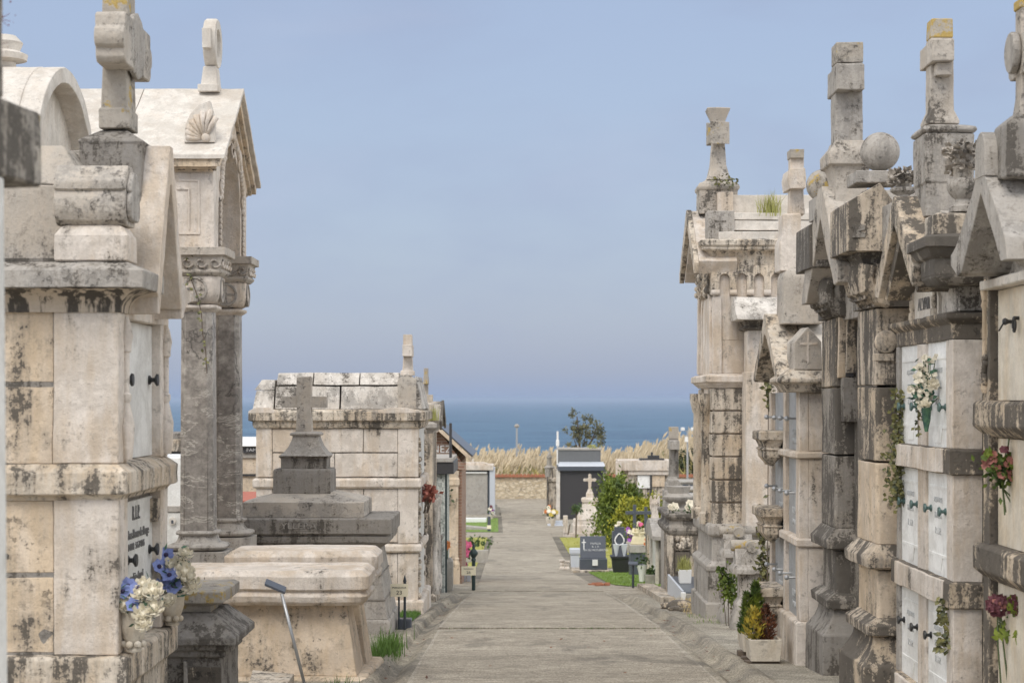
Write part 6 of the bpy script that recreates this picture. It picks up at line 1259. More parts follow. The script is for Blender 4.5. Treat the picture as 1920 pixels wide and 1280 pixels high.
# ---- stone posts, creepers and planters between the two pale tombs
def roll_post(px, Y, ptop, lab):
    x = X(px, Y); t = thing('stone_post', lab, 'stone post', (x, Y, G(Y)), 'stone posts with rolled gable tops'); z = Z(ptop, Y); h = .15
    mb = MB(); mb.mould(x - h, x + h, Y - h, Y + h, [(.10, G(Y) - .1), (.10, G(Y) + .10), (.05, G(Y) + .25), (.05, G(Y) + .33), (0, G(Y) + .40), (0, z - .42)], .03); part(mb, 'shaft', 'grey', t, .01)
    H2 = .24; mb = MB(); mb.py_([(x - H2, z - .42), (x + H2, z - .42), (x + H2, z - .36), (x + .05, z - .08), (x - .05, z - .08), (x - H2, z - .36)], Y - .2, Y + .2); mb.px_([(Y - H2, z - .42), (Y + H2, z - .42), (Y + H2, z - .36), (Y + .05, z - .08), (Y - .05, z - .08), (Y - H2, z - .36)], x - .2, x + .2); part(mb, 'gabled_cap', 'grey', t, .008)
    mb = MB(); mb.lathe((x, Y - .25, z - .07), [(.07, 0), (.075, .02), (.075, .48), (.07, .5)], 14, 'y'); mb.lathe((x - .25, Y, z - .07), [(.07, 0), (.075, .02), (.075, .48), (.07, .5)], 14, 'x'); part(mb, 'roll', 'lichen', t, smooth='auto')
roll_post(1406, 24.6, 1012, 'nearer grey stone post with crossed rolls on its gabled cap, behind the conifer planter')
roll_post(1382, 27.0 - .75, 986, 'farther grey stone post with crossed rolls, against the arcaded chapel base')
def bush(name, lab, blobs, n, L, lm, seed, cat='shrub', w=.6, group=None):
    r = rng(seed); x, y, z = blobs[0][:3]; t = thing(name, lab, cat, (x, y, G(y)), group); sm = MB(); lf = MB(); tot = sum(b2[3] * b2[4] for b2 in blobs)
    for (bx, by, bz, rx, rz) in blobs:
        sm.tube([(x + (bx - x) * .3, by, G(by)), (bx, by, bz)], .006, 5)
        leafcloud(lf, r, int(n * rx * rz / tot), lambda: Vector((bx + r.gauss(0, rx * .5), by + r.gauss(0, rx * .4), bz + r.gauss(0, rz * .5))), L, w, .2)
    part(sm, 'stems', 'bark', t); part(lf, 'foliage', lm, t, recalc=False); return t
def bl(px, py, Y, rp, rq): return (X(px, Y), Y, Z(py, Y), rp * Y / K, rq * Y / K)
bush('leafy_creeper', 'light green leafy bush growing between the stone posts and the chapel base', [bl(1366, 1095, 25.3, 18, 28), bl(1352, 1070, 25.3, 8, 8), bl(1372, 1120, 25.2, 14, 18)], 380, .08, 'leafl', 93)
bush('climbing_creeper', 'tall thin creeper climbing the wall left of the bracket planters', [bl(1433, 1060, 21.5, 10, 34), bl(1430, 985, 21.5, 8, 40), bl(1441, 735, 21.3, 5, 42), bl(1436, 1110, 21.5, 9, 22)], 420, .07, 'ivy', 94)
def planter(px0, px1, ptop, pbot, Y, dep, lab):
    x0, x1 = X(px0, Y), X(px1, Y); zt, z0 = Z(ptop, Y), Z(pbot, Y); t = thing('planter_box', lab, 'planter', ((x0 + x1) / 2, Y + dep / 2, z0), 'pale concrete planter boxes')
    mb = MB(); rs = []
    for o, z in ((-.02, z0), (.0, zt), (-.03, zt), (-.035, zt - .05)): rs.append([(x0 - o, Y - o, z), (x1 + o, Y - o, z), (x1 + o, Y + dep + o, z), (x0 - o, Y + dep + o, z)] if False else [(x0 - o, Y - o, z), (x1 + o, Y - o, z), (x1 + o, Y + dep + o, z), (x0 - o, Y + dep + o, z)])
    mb.mould(x0, x1, Y, Y + dep, [(-.02, z0), (0, zt), (-.025, zt + .001), (-.03, zt - .04)]); part(mb, 'box', 'pot', t, .006)
    part(MB().mould(x0, x1, Y, Y + dep, [(-.04, zt - .05), (-.04, zt - .035)]), 'soil', 'soil', t); return t
planter(1405, 1467, 1199, 1240, 18.25, .42, 'nearer concrete planter box with a golden and a reddish shrub, by the pale gothic tomb')
planter(1391, 1440, 1186, 1222, 19.1, .42, 'farther concrete planter box holding bright green dwarf conifers')
for i, (a, b2, yy) in enumerate(((1398, 1462, 18.3), (1392, 1440, 18.75), (1384, 1420, 19.2))): solo(MB().box(X(a, yy), X(b2, yy), yy, yy + .12, G(yy) - .005, Z(1240, 18.25) - .002 if i == 0 else Z(1222, 19.1) - .002), 'wooden_bearer', 'bark', ('dark wooden bearer under the front edge of the nearer planter box', 'dark wooden bearer between the two planter boxes', 'dark wooden bearer under the farther planter box')[i], 'bearer', (X(a, yy), yy, G(yy)), 'bearers under the planter boxes')
def conifer(lab, px, Y, ptop, pbot, w, lm, n, L, seed, pointed=True, cat='conifer', name='dwarf_conifer'):
    r = rng(seed); x = X(px, Y); z0, z1 = Z(pbot, Y), Z(ptop, Y); t = thing(name, lab, cat, (x, Y, z0)); part(MB().tube([(x, Y, z0 - .03), (x, Y, lerp(z0, z1, .7))], .012, 6), 'stem', 'bark', t); mb = MB()
    for _ in range(n):
        u = r.random() ** 1.2; rad = w * (math.sin(math.pi * min(1, (u * .8 + .2))) if not pointed else (1 - u) ** .65) * r.uniform(.55, 1.05); a = r.uniform(0, 6.28); p = Vector((x + rad * math.cos(a), Y + rad * math.sin(a), lerp(z0, z1, u)))
        mb.leaf(p, (math.cos(a) * .6 + r.gauss(0, .4), math.sin(a) * .6 + r.gauss(0, .4), 1 + r.gauss(0, .3)), L * r.uniform(.6, 1.3), L * .45, (math.cos(a), math.sin(a), .3))
    part(mb, 'foliage', lm, t, recalc=False)
conifer('taller bright green dwarf conifer in the farther planter', 1417, 19.28, 1094, 1190, .115, 'leafl', 1100, .055, 95)
conifer('shorter bright green dwarf conifer on the left of the farther planter', 1400, 19.22, 1114, 1188, .085, 'leafl', 700, .05, 96)
conifer('golden-leaved small shrub in the nearer planter', 1414, 18.4, 1142, 1200, .09, 'leafgold', 260, .06, 97, False, 'shrub', 'golden_shrub')
conifer('reddish brown small shrub in the nearer planter', 1436, 18.45, 1138, 1202, .085, 'leafred', 420, .055, 98, False, 'shrub', 'reddish_shrub')
# ================================================================== MIDDLE AND FAR THINGS
def pbox(px0, px1, py0, py1, Y, d): return MB().box(X(px0, Y), X(px1, Y), Y, Y + d, Z(py1, Y), Z(py0, Y))
# slate headstone
Y = 55.0
t = thing('headstone', 'dark slate headstone with a thin white cross and lines of text, on the right-hand lawn', 'headstone', (X(1112, Y), Y, G(Y)))
mb = MB(); a, b2 = X(1088, Y), X(1136, Y); mb.rings([[(a, Y, Z(1046, Y)), (b2, Y, Z(1046, Y)), (b2, Y + .2, Z(1046, Y)), (a, Y + .2, Z(1046, Y))], [(a, Y + .18, Z(1006, Y)), (b2, Y + .18, Z(1006, Y)), (b2, Y + .3, Z(1006, Y)), (a, Y + .3, Z(1006, Y))]]); part(mb, 'tablet', 'slate', t, .01)
part(MB().box(a - .02, b2 + .03, Y - .25, Y + .35, Z(1066, Y), Z(1046, Y) - .002), 'base', 'slate', t, .01); part(MB().box(X(1071, Y), X(1141, Y), Y - .5, Y + .6, G(Y) - .1, Z(1066, Y) - .002), 'kerb', 'lime_st', t, .01)
def onT(px, py): k = (1046 - py) / 40; return X(px, Y), Y + .18 * k - .006, Z(py, Y)
mb = MB()
for (p0, p1, q0, q1) in ((1094.2, 1095.8, 1011, 1030), (1091, 1099, 1016, 1017.6)): A, B = onT(p0, q1), onT(p1, q0); mb.ext([A, (B[0], A[1], A[2]), B, (A[0], B[1], B[2])], (0, .02, 0))
part(mb, 'white_cross', 'whitept', t)
for s_, py in (('FAMILIA', 1019), ('R. I. P.', 1025), ('EN SU RECUERDO', 1031)): letters(s_, .085, 'incise', t, onT(1117, py), (1, 0, 0), (0, .41, 1), .003)
part(MB().box(X(1110, Y), X(1120, Y), Y - .30, Y - .262, Z(1058, Y), Z(1047, Y)), 'small_plaque', 'whitept', t)
Y = 57.0
t = thing('headstone', 'dark slate stele with a white drop-shaped outline, behind the black tub planter', 'headstone', (X(1162, Y), Y, G(Y)))
mb = MB(); mb.box(X(1148, Y), X(1176, Y), Y, Y + .25, G(Y) - .1, Z(996, Y)); mb.box(X(1152, Y), X(1171, Y), Y + .02, Y + .22, Z(996, Y), Z(988, Y)); part(mb, 'stele', 'slate', t, .012)
mb = MB(); cx_, cz_ = X(1161.5, Y), Z(1013, Y); q = Y / K
pts = [(cx_ + 8.5 * q * math.sin(a) * (1 - .45 * max(0, math.cos(a)) ** 2), Y - .01, cz_ + (8 if math.cos(a) < 0 else 13) * q * math.cos(a)) for a in [6.283 * i / 20 for i in range(21)]]
mb.tube(pts, .022, 6); part(mb, 'drop_outline', 'whitept', t)
Y = 54.0
t = thing('tub_planter', 'black tapered plastic tub with clear flower wraps, in front of the drop-marked stele', 'planter', (X(1164, Y), Y, G(Y)))
part(MB().mould(X(1151, Y), X(1178, Y), Y, Y + .45, [(0, G(Y) - .02), (.06, Z(1046, Y)), (.09, Z(1046, Y)), (.09, Z(1042, Y)), (-.02, Z(1043, Y))]), 'tub', 'plastic', t, .01)
mb = MB(); r = rng(101)
for px in (1156, 1171): x = X(px, Y); mb.lathe((x, Y + .2, Z(1043, Y)), [(.03, 0), (.10, .34), (.09, .33), (.02, .02)], 9)
part(mb, 'flower_wrap', 'glass', t)
def statue(name, lab, px, Y, pbase, ptop, wid, mat, seated, wings, pedestal):
    x = X(px, Y); z0, z1 = Z(pbase, Y), Z(ptop, Y); h = z1 - z0; t = thing(name, lab, 'statue', (x, Y, z0)); mb = MB(); w = wid * Y / K / 2; rs = []
    prof = [(1., 0, 0), (1.0, .05, 0), (.88, .2, -.02), (.8, .34, -.06), (.62, .46, -.03), (.52, .58, 0), (.5, .66, 0), (.42, .73, 0), (.3, .78, 0), (.27, .82, 0), (.31, .87, 0), (.29, .93, 0), (.18, .98, 0), (.03, 1., 0)] if seated else [(.8, 0, 0), (.85, .05, 0), (.66, .25, 0), (.6, .45, -.02), (.58, .6, 0), (.66, .72, 0), (.6, .79, 0), (.22, .83, 0), (.22, .85, 0), (.33, .9, 0), (.32, .95, 0), (.2, .99, 0), (.03, 1., 0)]
    for i, (rr, u, dy) in enumerate(prof): rs.append([(x + w * rr * (1 + .07 * math.sin(7 * k) * (u < .75)) * math.cos(6.283 * k / 20), Y + dy * h + w * .7 * rr * (1 + .07 * math.cos(5 * k) * (u < .75)) * math.sin(6.283 * k / 20), z0 + h * u) for k in range(20)])
    mb.rings(rs); part(mb, 'figure', mat, t, smooth=True)
    mb = MB()
    for s in (-1, 1): mb.tube([(x + s * w * .62, Y, z0 + h * .72), (x + s * w * .75, Y - w * .5, z0 + h * .56), (x + s * w * .12, Y - w * .95, z0 + h * (.55 if seated else .66))], [w * .2, w * .17, w * .12], 8)
    part(mb, 'arms', mat, t, smooth=True)
    if wings:
        for s in (-1, 1):
            mb = MB(); mb.py_([(x + s * w * .2, z0 + h * .70), (x + s * w * .8, z0 + h * .98), (x + s * w * 1.15, z0 + h * .85), (x + s * w * 1.1, z0 + h * .5), (x + s * w * .75, z0 + h * .22), (x + s * w * .5, z0 + h * .45)], Y + w * .55, Y + w * .8); part(mb, 'wing', mat, t, .015)
    if pedestal: pedestal(t, x, Y, z0)
def ped1(t, x, Y, z0): q = Y / K; part(MB().mould(x - 11 * q, x + 11 * q, Y - .2, Y + .25, [(.03, z0 - 14 * q), (.03, z0 - 10 * q), (-.02, z0 - 8 * q), (-.02, z0 - 3 * q), (0, z0 - 2 * q), (0, z0 - .001)]), 'pedestal', 'white', t, .008); part(MB().mould(x - 16 * q, x + 17 * q, Y - .3, Y + .4, [(0, G(Y) - .1), (0, z0 - 20 * q), (-.1, z0 - 14.2 * q)]), 'base', 'lime_st', t, .01)
statue('angel_statue', 'pale stone angel standing with folded wings on a white pedestal before the golden shrub', 1228, 48.0, 972, 927, 17, 'lime_soft', False, True, ped1)
def ped2(t, x, Y, z0): q = Y / K; part(MB().box(x - 18 * q, x + 17 * q, Y - .35, Y + .4, z0 - 14 * q, z0 - .001), 'pedestal', 'concrete', t, .02); part(MB().box(x - 17 * q, x + 18 * q, Y - .3, Y + .5, G(Y) - .1, z0 - 14 * q - .002), 'base', 'slate', t, .01)
statue('seated_statue', 'cream seated robed statue with pink flowers at its head, on a grey grave', 1198, 52.0, 1020, 980, 30, 'cream', True, False, ped2)
r = rng(102)
def flowers(lab, px, py, Y, n, sp, R, mats, seed, name='flowers', pot=None):
    r = rng(seed); c = Vector(at(px, py, Y)); q = sp * Y / K; base = Vector((c.x, c.y, c.z - q * 2.2)); t = thing(name, lab, 'flowers', base); sm = MB(); lf = MB()
    for i in range(n):
        p = c + Vector((r.gauss(0, q * .6), r.gauss(0, q * .5), r.gauss(0, q * .6))); mb = MB(); daisy(mb, None, p, R, r); daisy(mb, None, p + Vector((0, -.01, .01)), R * .7, r); part(mb, 'bloom', mats[i % len(mats)], t, recalc=False); sm.tube([base, p], .006, 4)
        for _ in range(3): lf.leaf(p + Vector((r.gauss(0, q * .5), r.gauss(0, q * .4), -q * r.random())), (r.gauss(0, 1), r.gauss(0, 1), r.gauss(0, 1)), R * 1.2, R * .6, (r.gauss(0, 1), -1, 1))
    part(sm, 'stems', 'stem', t); part(lf, 'leaves', 'leaf', t, recalc=False)
    if pot: part(MB().lathe(base, [(q * .5, -pot), (q * .8, .02), (q * .6, .03)], 12), 'pot', 'pot', t)
flowers('pink and white flowers on the head of the cream seated statue', 1199, 982, 51.8, 5, 5, .07, ('petalp', 'petalw'), 103)
flowers('violet and white flowers beside the drop-marked stele and the cream statue', 1180, 999, 54.5, 9, 8, .09, ('petalv', 'petalw', 'petalv'), 104, pot=.3)
flowers('yellow and blue flowers right of the cream seated statue', 1213, 990, 51.9, 5, 5, .06, ('petaly', 'petalb'), 105)
flowers('orange and white flowers at the foot of the grey grave by the statue', 1213, 1018, 50, 5, 5, .06, ('petalo', 'petalw'), 106)
flowers('white flowers on top of the drop-marked slate stele', 1160, 986, 57.1, 5, 7, .06, ('petalw',), 107)
flowers('bright pink flower bunch by the lawn left of the path, near the far section sign', 869, 1028, 50.0, 16, 12, .12, ('petalp',), 108, pot=.35)
flowers('small pale pink flowers under the bright pink bunch', 868, 1055, 47.5, 5, 6, .08, ('petalp', 'petalw'), 109, pot=.2)
flowers('white blooms left of the stone urn on the dark pedestal tomb', 1262, 951, 36.0, 5, 6, .09, ('petalw',), 110)
flowers('white blooms right of the stone urn on the dark pedestal tomb', 1294, 949, 36.0, 6, 6, .09, ('petalw',), 111)
flowers('white and peach flowers in a pot left of the far black tomb', 1028, 956, 94, 7, 6, .12, ('petalw', 'petalo'), 112, pot=.4)
flowers('yellow flowers in a pot beside the far black tomb', 1036, 960, 92, 7, 6, .12, ('petaly', 'petalw'), 113, pot=.4)
flowers('dark red and white flowers at the corner of the far grey box tomb', 921, 955, 98, 7, 5, .12, ('petalm', 'petalw', 'petalv'), 114, pot=.4)
for px, w_, lab in ((1190, 34, 'left one of two dark metal crosses before the big shrub'), (1211, 26, 'right one of two dark metal crosses before the big shrub')):
    Y = 60.0 + (px > 1200); q = Y / K; x = X(px, Y); t = thing('metal_cross', lab, 'cross', (x, Y, G(Y)), 'dark metal crosses'); part(MB().box(x - 3 * q, x + 3 * q, Y, Y + .1, G(Y) - .1, Z(946 if px < 1200 else 950, Y)), 'upright', 'slate', t, .006); part(MB().box(x - w_ / 2 * q, x + w_ / 2 * q, Y - .01, Y + .11, Z(964, Y), Z(958, Y)), 'crossbar', 'slate', t, .006)
# narrow scroll-topped tomb
Y = 43.0; t = thing('scroll_topped_tomb', 'narrow grey tomb with scrolled sloping top and black side, left of the dark urn tomb', 'tomb', (X(1242, Y), Y + 1, G(Y)))
x0, x1 = X(1236, Y), X(1256, Y); part(MB().box(x0, x1 + 1.2, Y, Y + 2.4, G(Y) - .1, Z(1008, Y)), 'body', 'black', t, .012)
mb = MB(); mb.px_([(Y - .15, Z(1012, Y)), (Y - .15, Z(1004, Y)), (Y + .9, Z(978, Y)), (Y + 1.4, Z(978, Y)), (Y + 2.6, Z(1004, Y)), (Y + 2.6, Z(1012, Y))], x0 - .16, x1 + 1.2); part(mb, 'roof', 'grey', t, .012)
part(MB().box(x0 - .07, x0 + .0, Y + .1, Y + .3, G(Y), Z(1012, Y)), 'pilaster', 'white', t, .01); part(MB().box(x0 - .07, x0, Y + 1.9, Y + 2.2, G(Y), Z(1012, Y)), 'pilaster', 'white', t, .01)
mb = MB(); mb.lathe((x0 - .15, Y + .9, Z(1000, Y)), [(.14, 0), (.15, .02), (.15, .25), (.13, .27)], 14, 'x'); part(mb, 'scroll', 'grey', t, .004)
part(MB().box(x0 - .03, x0, Y + .5, Y + 1.7, G(Y) + .1, Z(1020, Y)), 'grey_slab', 'slabgrey', t)
# urn tomb
Y = 36.0; t = thing('urn_tomb', 'dark weathered pedestal tomb with heavy moulded top and a broad stone urn', 'tomb', (X(1280, Y), Y + .8, G(Y)))
x0, x1 = X(1255, Y), X(1330, Y); q = lambda p: Z(p, Y)
part(MB().box(x0 + .07, x1, Y, Y + 2.2, G(Y) - .1, q(1003)), 'body', 'streak', t, .012)
mb = MB(); mb.mould(x0, x1, Y, Y + 2.2, [(0, q(1004)), (.03, q(1000)), (.06, q(994)), (.05, q(988)), (.0, q(985)), (-.02, q(983)), (-.02, q(976)), (.03, q(973)), (.06, q(969)), (.06, q(964)), (.0, q(961))]); part(mb, 'moulded_top', 'black', t, .008)
mb = MB(); mb.box(X(1251, Y - .1), X(1263, Y - .1), Y - .06, Y + .3, G(Y), q(1003) - .003); part(mb, 'pier', 'lime_st', t, .01)
mb = MB(); f = Y - .03; mb.box(X(1266, f), X(1293, f), f, Y + .02, q(1073), q(1034)); mb.box(X(1265, f), X(1294, f), f - .02, Y + .02, q(1031), q(1028)); part(mb, 'carved_panel', 'tan_st', t, .008)
mb = MB(); r = rng(115)
for _ in range(26): mb.ball((X(r.uniform(1266, 1292), f), f + .0, q(r.uniform(1008, 1026))), .045, 7, 5)
part(mb, 'carving', 'lime_st', t, smooth=True)
mb = MB(); mb.lathe((X(1273, Y + .5), Y + .6, 0), [(.22, q(962)), (.22, q(957)), (.12, q(953)), (.13, q(949)), (.24, q(943)), (.30, q(936)), (.30, q(933)), (.24, q(931)), (.2, q(927)), (.23, q(917)), (.24, q(914)), (.1, q(915))], 20); part(mb, 'urn', 'grey', t, smooth='auto')
# tall cross behind it
Y = 40.0; q = lambda p: Z(p, Y); t = thing('tall_cross', 'tall grey stone cross with ochre lichen top, on a scrolled pedestal behind the urn tomb', 'cross', (X(1264, Y), Y + .3, G(Y)))
part(MB().mould(X(1256, Y), X(1272, Y), Y, Y + .22, [(.01, q(896)), (0, q(842)), (0, q(822))]), 'shaft', 'dark', t, .01); part(MB().box(X(1255, Y), X(1272, Y), Y - .01, Y + .23, q(822), q(800)), 'cross_top', 'lichen', t, .01)
part(MB().box(X(1257, Y - .3), X(1274, Y - .3), Y - .32, Y + .5, q(842), q(825)), 'cross_arm', 'grey', t, .01)
mb = MB(); mb.mould(X(1252, Y), X(1272, Y), Y - .1, Y + .4, [(0, q(905)), (0, q(899)), (-.03, q(896)), (-.03, q(893))]); mb.box(X(1245, Y), X(1273, Y), Y - .15, Y + .5, q(938), q(919)); mb.mould(X(1249, Y), X(1300, Y), Y - .2, Y + 1.2, [(.02, G(Y) - .1), (.02, q(975)), (-.02, q(945)), (-.05, q(938))]); mb.lathe((X(1250, Y), Y + .15, q(912)), [(.1, 0), (.11, .02), (.11, .28), (.1, .3)], 14, 'x'); mb.box(X(1249, Y), X(1272, Y), Y - .1, Y + .42, q(919), q(905)); part(mb, 'pedestal', 'grey', t, .012)
# low panelled grave, planter on it, kerb slab and rubble
t = thing('low_grave', 'low grave with pale grey side panel and white corner post, right of the path', 'grave', (3.1, 33, G(33)))
part(MB().box(2.78, 3.6, 31.5, 34.5, G(33) - .3, -3.24), 'core', 'concrete', t, .01); part(MB().box(2.74, 2.778, 31.55, 34.5, G(34.5) - .05, -3.19), 'side_panel', 'pvc', t, .006); part(MB().box(2.80, 3.55, 31.55, 34.4, -3.238, -3.22), 'gravel_top', 'slate', t)
part(MB().box(2.72, 2.80, 31.38, 31.5, G(31.4) - .1, -3.21), 'corner_post', 'whitept', t, .01)
Y = 33.0; t = thing('planter_box', 'white square planter with dry grasses standing on the low panelled grave', 'planter', (X(1285, Y), Y, -3.2)); part(MB().mould(X(1274, Y), X(1297, Y), Y, Y + .3, [(-.01, -3.216), (0, Z(1068, Y)), (-.02, Z(1068, Y)), (-.025, Z(1071, Y))]), 'box', 'whitept', t, .008)
mb = MB(); r = rng(116); blades(mb, r, [(X(1285, Y) + r.gauss(0, .06), Y + .15 + r.gauss(0, .06), Z(1071, Y)) for _ in range(160)], .26, .012, .6); part(mb, 'grasses', 'strawg', t, recalc=False)
solo(MB().rings([[(2.50, 33.0, G(33) - .1), (2.86, 33.0, G(33) - .1), (2.95, 41, G(41) - .1), (2.60, 41, G(41) - .1)], [(2.50, 33.0, G(33) + .10), (2.86, 33.0, G(33) + .10), (2.95, 41, G(41) + .10), (2.60, 41, G(41) + .10)]]), 'kerb_slab', 'lime_st', 'long low mossy concrete kerb slab beside the right gutter', 'kerb', (2.7, 37, G(37)), bevel=.012)
r = rng(117)
for i, (px, py, s) in enumerate(((1256, 1146, .14), (1274, 1148, .20), (1290, 1152, .11), (1266, 1155, .10), (1283, 1160, .08))):
    Y = 30.6 - i * .25; c = Vector((X(px, Y), Y, G(Y) + s * .3)); mb = MB(); rs = []
    for k in range(5):
        a = -.9 + 1.8 * k / 4; rs.append([(c.x + s * 1.3 * math.cos(a) * math.cos(u) * r.uniform(.75, 1.1), c.y + s * math.cos(a) * math.sin(u) * r.uniform(.75, 1.1), c.z + s * .55 * math.sin(a)) for u in [6.283 * j / 8 for j in range(8)]])
    mb.rings(rs); solo(mb, 'loose_stone', 'tan_st', ('flat buff stone at the left of the rubble by the low grave', 'largest buff stone in the rubble by the low grave', 'small buff stone at the right of the rubble by the low grave', 'small stone in front of the largest rubble stone', 'smallest and frontmost stone of the rubble by the low grave')[i], 'stone', (c.x, c.y, G(Y)), 'rubble stones by the low grave', bevel=.02)
mb = MB(); blades(mb, r, [(r.uniform(2.55, 3.1), r.uniform(27.5, 31.2), G(29.3) - .02) for _ in range(500)], .11, .01, .9); o = part(mb, 'dry_weeds', 'straw', loc=(2.8, 29.3, G(29.3)), recalc=False); o['kind'] = 'stuff'
Y = 42.5; mb = MB()
for i in range(6):
    x = 1.60 + .07 * i + r.gauss(0, .02); yy = Y + r.gauss(0, .15); mb.rings([[(x + dx * (1 if k == 0 else .92) + r.gauss(0, .012), yy + dy, G(yy) + .005 + z_) for dx, dy in ((0, 0), (.13, .03), (.12, .12), (-.01, .10))] for k, z_ in ((0, 0), (1, .045 + .02 * (i % 2)))])
solo(mb, 'tile_debris', 'rust', 'broken orange terracotta pieces lying at the corner of the small lawn', 'debris', (1.9, Y, G(Y)), bevel=.006)
Y = 41.0; x = X(1187, Y); t = thing('marker_post', 'dark grey thin marker post with small sloped head, by the kerb right of the path', 'post', (x, Y, G(Y))); part(MB().tube([(x, Y, G(Y) - .1), (x, Y, Z(1056, Y))], .027, 10), 'post', 'postgrey', t); part(MB().ext([(x - .10, Y - .08, Z(1059, Y)), (x + .10, Y - .08, Z(1059, Y)), (x + .10, Y + .08, Z(1055, Y)), (x - .10, Y + .08, Z(1055, Y))], (0, 0, .03)), 'head', 'slate', t, .004)
Y = 43.5; mb = MB(); t = thing('planter_trough', 'low grey trough with small green plants, by the kerb at the edge of the lawn', 'planter', (X(1225, Y), Y, G(Y)))
part(MB().mould(X(1212, Y), X(1243, Y), Y, Y + .35, [(0, G(Y) - .05), (.02, G(Y) + .22), (-.02, G(Y) + .22)]), 'trough', 'concrete', t, .01); mb = MB(); leafcloud(mb, r, 130, lambda: Vector((r.uniform(X(1213, Y), X(1242, Y)), Y + .15 + r.gauss(0, .06), G(Y) + .28 + r.gauss(0, .06))), .10, .6); part(mb, 'plants', 'leaf', t, recalc=False)
Y = 45.0; t = thing('vase', 'tall white vase with green leaves standing near the marker post', 'vase', (X(1204, Y), Y, G(Y))); part(MB().lathe((X(1204, Y), Y, G(Y)), [(.07, -.02), (.08, .2), (.13, .42), (.11, .42), (.06, .3)], 14), 'vessel', 'whitept', t, smooth='auto'); mb = MB(); leafcloud(mb, r, 60, lambda: Vector((X(1206, Y) + r.gauss(0, .08), Y + r.gauss(0, .06), G(Y) + .52 + r.gauss(0, .07))), .12, .5); part(mb, 'leaves', 'leaf', t, recalc=False)
Y = 56.0
for i, (p0, p1, q0, q1) in enumerate(((1050, 1058, 1049, 1068), (1059, 1067, 1051, 1072))):
    xm = X((p0 + p1) / 2, Y); mb = MB().mould(xm - .05, xm + .05, Y, Y + .1, [(.03, G(Y) - .05), (.03, G(Y) + .06), (0, G(Y) + .1), (.02, G(Y) + .17), (0, G(Y) + .24), (.04, Z(q0 + 3, Y)), (.04, Z(q0, Y))]); solo(mb, 'border_stone', 'lime_soft', ('pale carved border stone nearest the path at the lawn corner', 'pale carved border stone beside the lilac plastic box')[i], 'border stone', (xm, Y, G(Y)), 'border stones at the lawn corner', bevel=.01)
Y = 57.5; t = thing('plastic_box', 'lilac-grey plastic flower box standing left of the slate headstone', 'box', (X(1078, Y), Y, G(Y))); mb = MB(); mb.mould(X(1070, Y), X(1087, Y), Y, Y + .35, [(-.02, G(Y) - .02), (0, Z(1040, Y))]); part(mb, 'box', 'pvc', t, .012); part(MB().mould(X(1069, Y), X(1088, Y), Y - .02, Y + .37, [(0, Z(1039.5, Y)), (.02, Z(1036, Y)), (.02, Z(1029, Y)), (-.02, Z(1028, Y))]), 'rim', 'pvc', t, .01)
# shrubs
def shrub(lab, px0, px1, ptop, Y, lm, n, L, seed, name='shrub'):
    r = rng(seed); x0, x1 = X(px0, Y), X(px1, Y); zt = Z(ptop, Y); zb = G(Y); xm = (x0 + x1) / 2; t = thing(name, lab, 'shrub', (xm, Y, zb)); sm = MB(); lf = MB()
    tips = [(lerp(x0, x1, (i + .5) / 13) + r.gauss(0, .12), Y + r.gauss(0, .5), lerp(zb, zt, r.uniform(.62, 1.02) * (.75 + .25 * math.sin(math.pi * (i + .8) / 14.)))) for i in range(13)] * 2
    for tp in tips:
        rad = r.uniform(.28, .45); sm.tube([(xm + (tp[0] - xm) * .3, Y, zb), (lerp(xm, tp[0], .75), tp[1], lerp(zb, tp[2], .5)), tp], [.05, .03, .01], 5)
        for _ in range(n // 26):
            u = r.random() ** .8; p = Vector((lerp(lerp(xm, tp[0], .7), tp[0], u) + r.gauss(0, rad * (1.15 - u * .85)), tp[1] + r.gauss(0, rad * (1.1 - u * .7)), lerp(zb + .05, tp[2], u) + r.gauss(0, .12)))
            lf.leaf(p, (r.gauss(0, .7), r.gauss(-.2, .7), r.gauss(.8, .6)), L * r.uniform(.6, 1.4), L * .45, (r.gauss(0, 1), r.gauss(-.5, 1), r.gauss(.5, 1)))
    part(sm, 'stems', 'bark', t); part(lf, 'foliage', lm, t, recalc=False)
shrub('large mid-green upright shrub right of the stone cross monument', 1124, 1206, 886, 74.0, 'leafshrub', 13000, .16, 121)
shrub('yellow-green variegated shrub overlapping the right side of the large green shrub', 1166, 1252, 916, 72.5, 'leafy', 9000, .15, 122)
# stone cross monument
Y = 85.0; q = Y / K; x = X(1107, Y); zz = lambda p: Z(p, Y); t = thing('cross_monument', 'pale stone lobed cross on a tapering base, in front of the far black tomb', 'monument', (x, Y + .8, G(Y)))
part(MB().mould(x - 32 * q, x + 28 * q, Y, Y + 1.7, [(0, G(Y) - .1), (0, zz(985)), (-.04, zz(984)), (-.04, zz(976)), (-.1, zz(975))]), 'base', 'lime_soft', t, .02)
part(MB().mould(x - 13 * q, x + 13 * q, Y + .3, Y + 1.1, [(.28, zz(975)), (.0, zz(944)), (.03, zz(943)), (.06, zz(941)), (.06, zz(936)), (.0, zz(934)), (-.1, zz(933.5))]), 'body', 'lime_soft', t, .012)
part(MB().mould(x - 6 * q, x + 6 * q, Y + .55, Y + .85, [(.02, zz(934)), (.02, zz(926)), (-.03, zz(922)), (-.06, zz(918))]), 'pedestal', 'lime_soft', t, .01)
mb = MB(); yc = Y + .7; mb.box(x - 2.8 * q, x + 2.8 * q, yc - .06, yc + .06, zz(921), zz(893)); mb.box(x - 8 * q, x + 8 * q, yc - .058, yc + .058, zz(903), zz(898))
for dx, py in ((-9.5, 900.5), (9.5, 900.5), (0, 892)): mb.lathe((x + dx * q, yc - .065, zz(py)), [(3 * q, 0), (3 * q, .13)], 10, 'y')
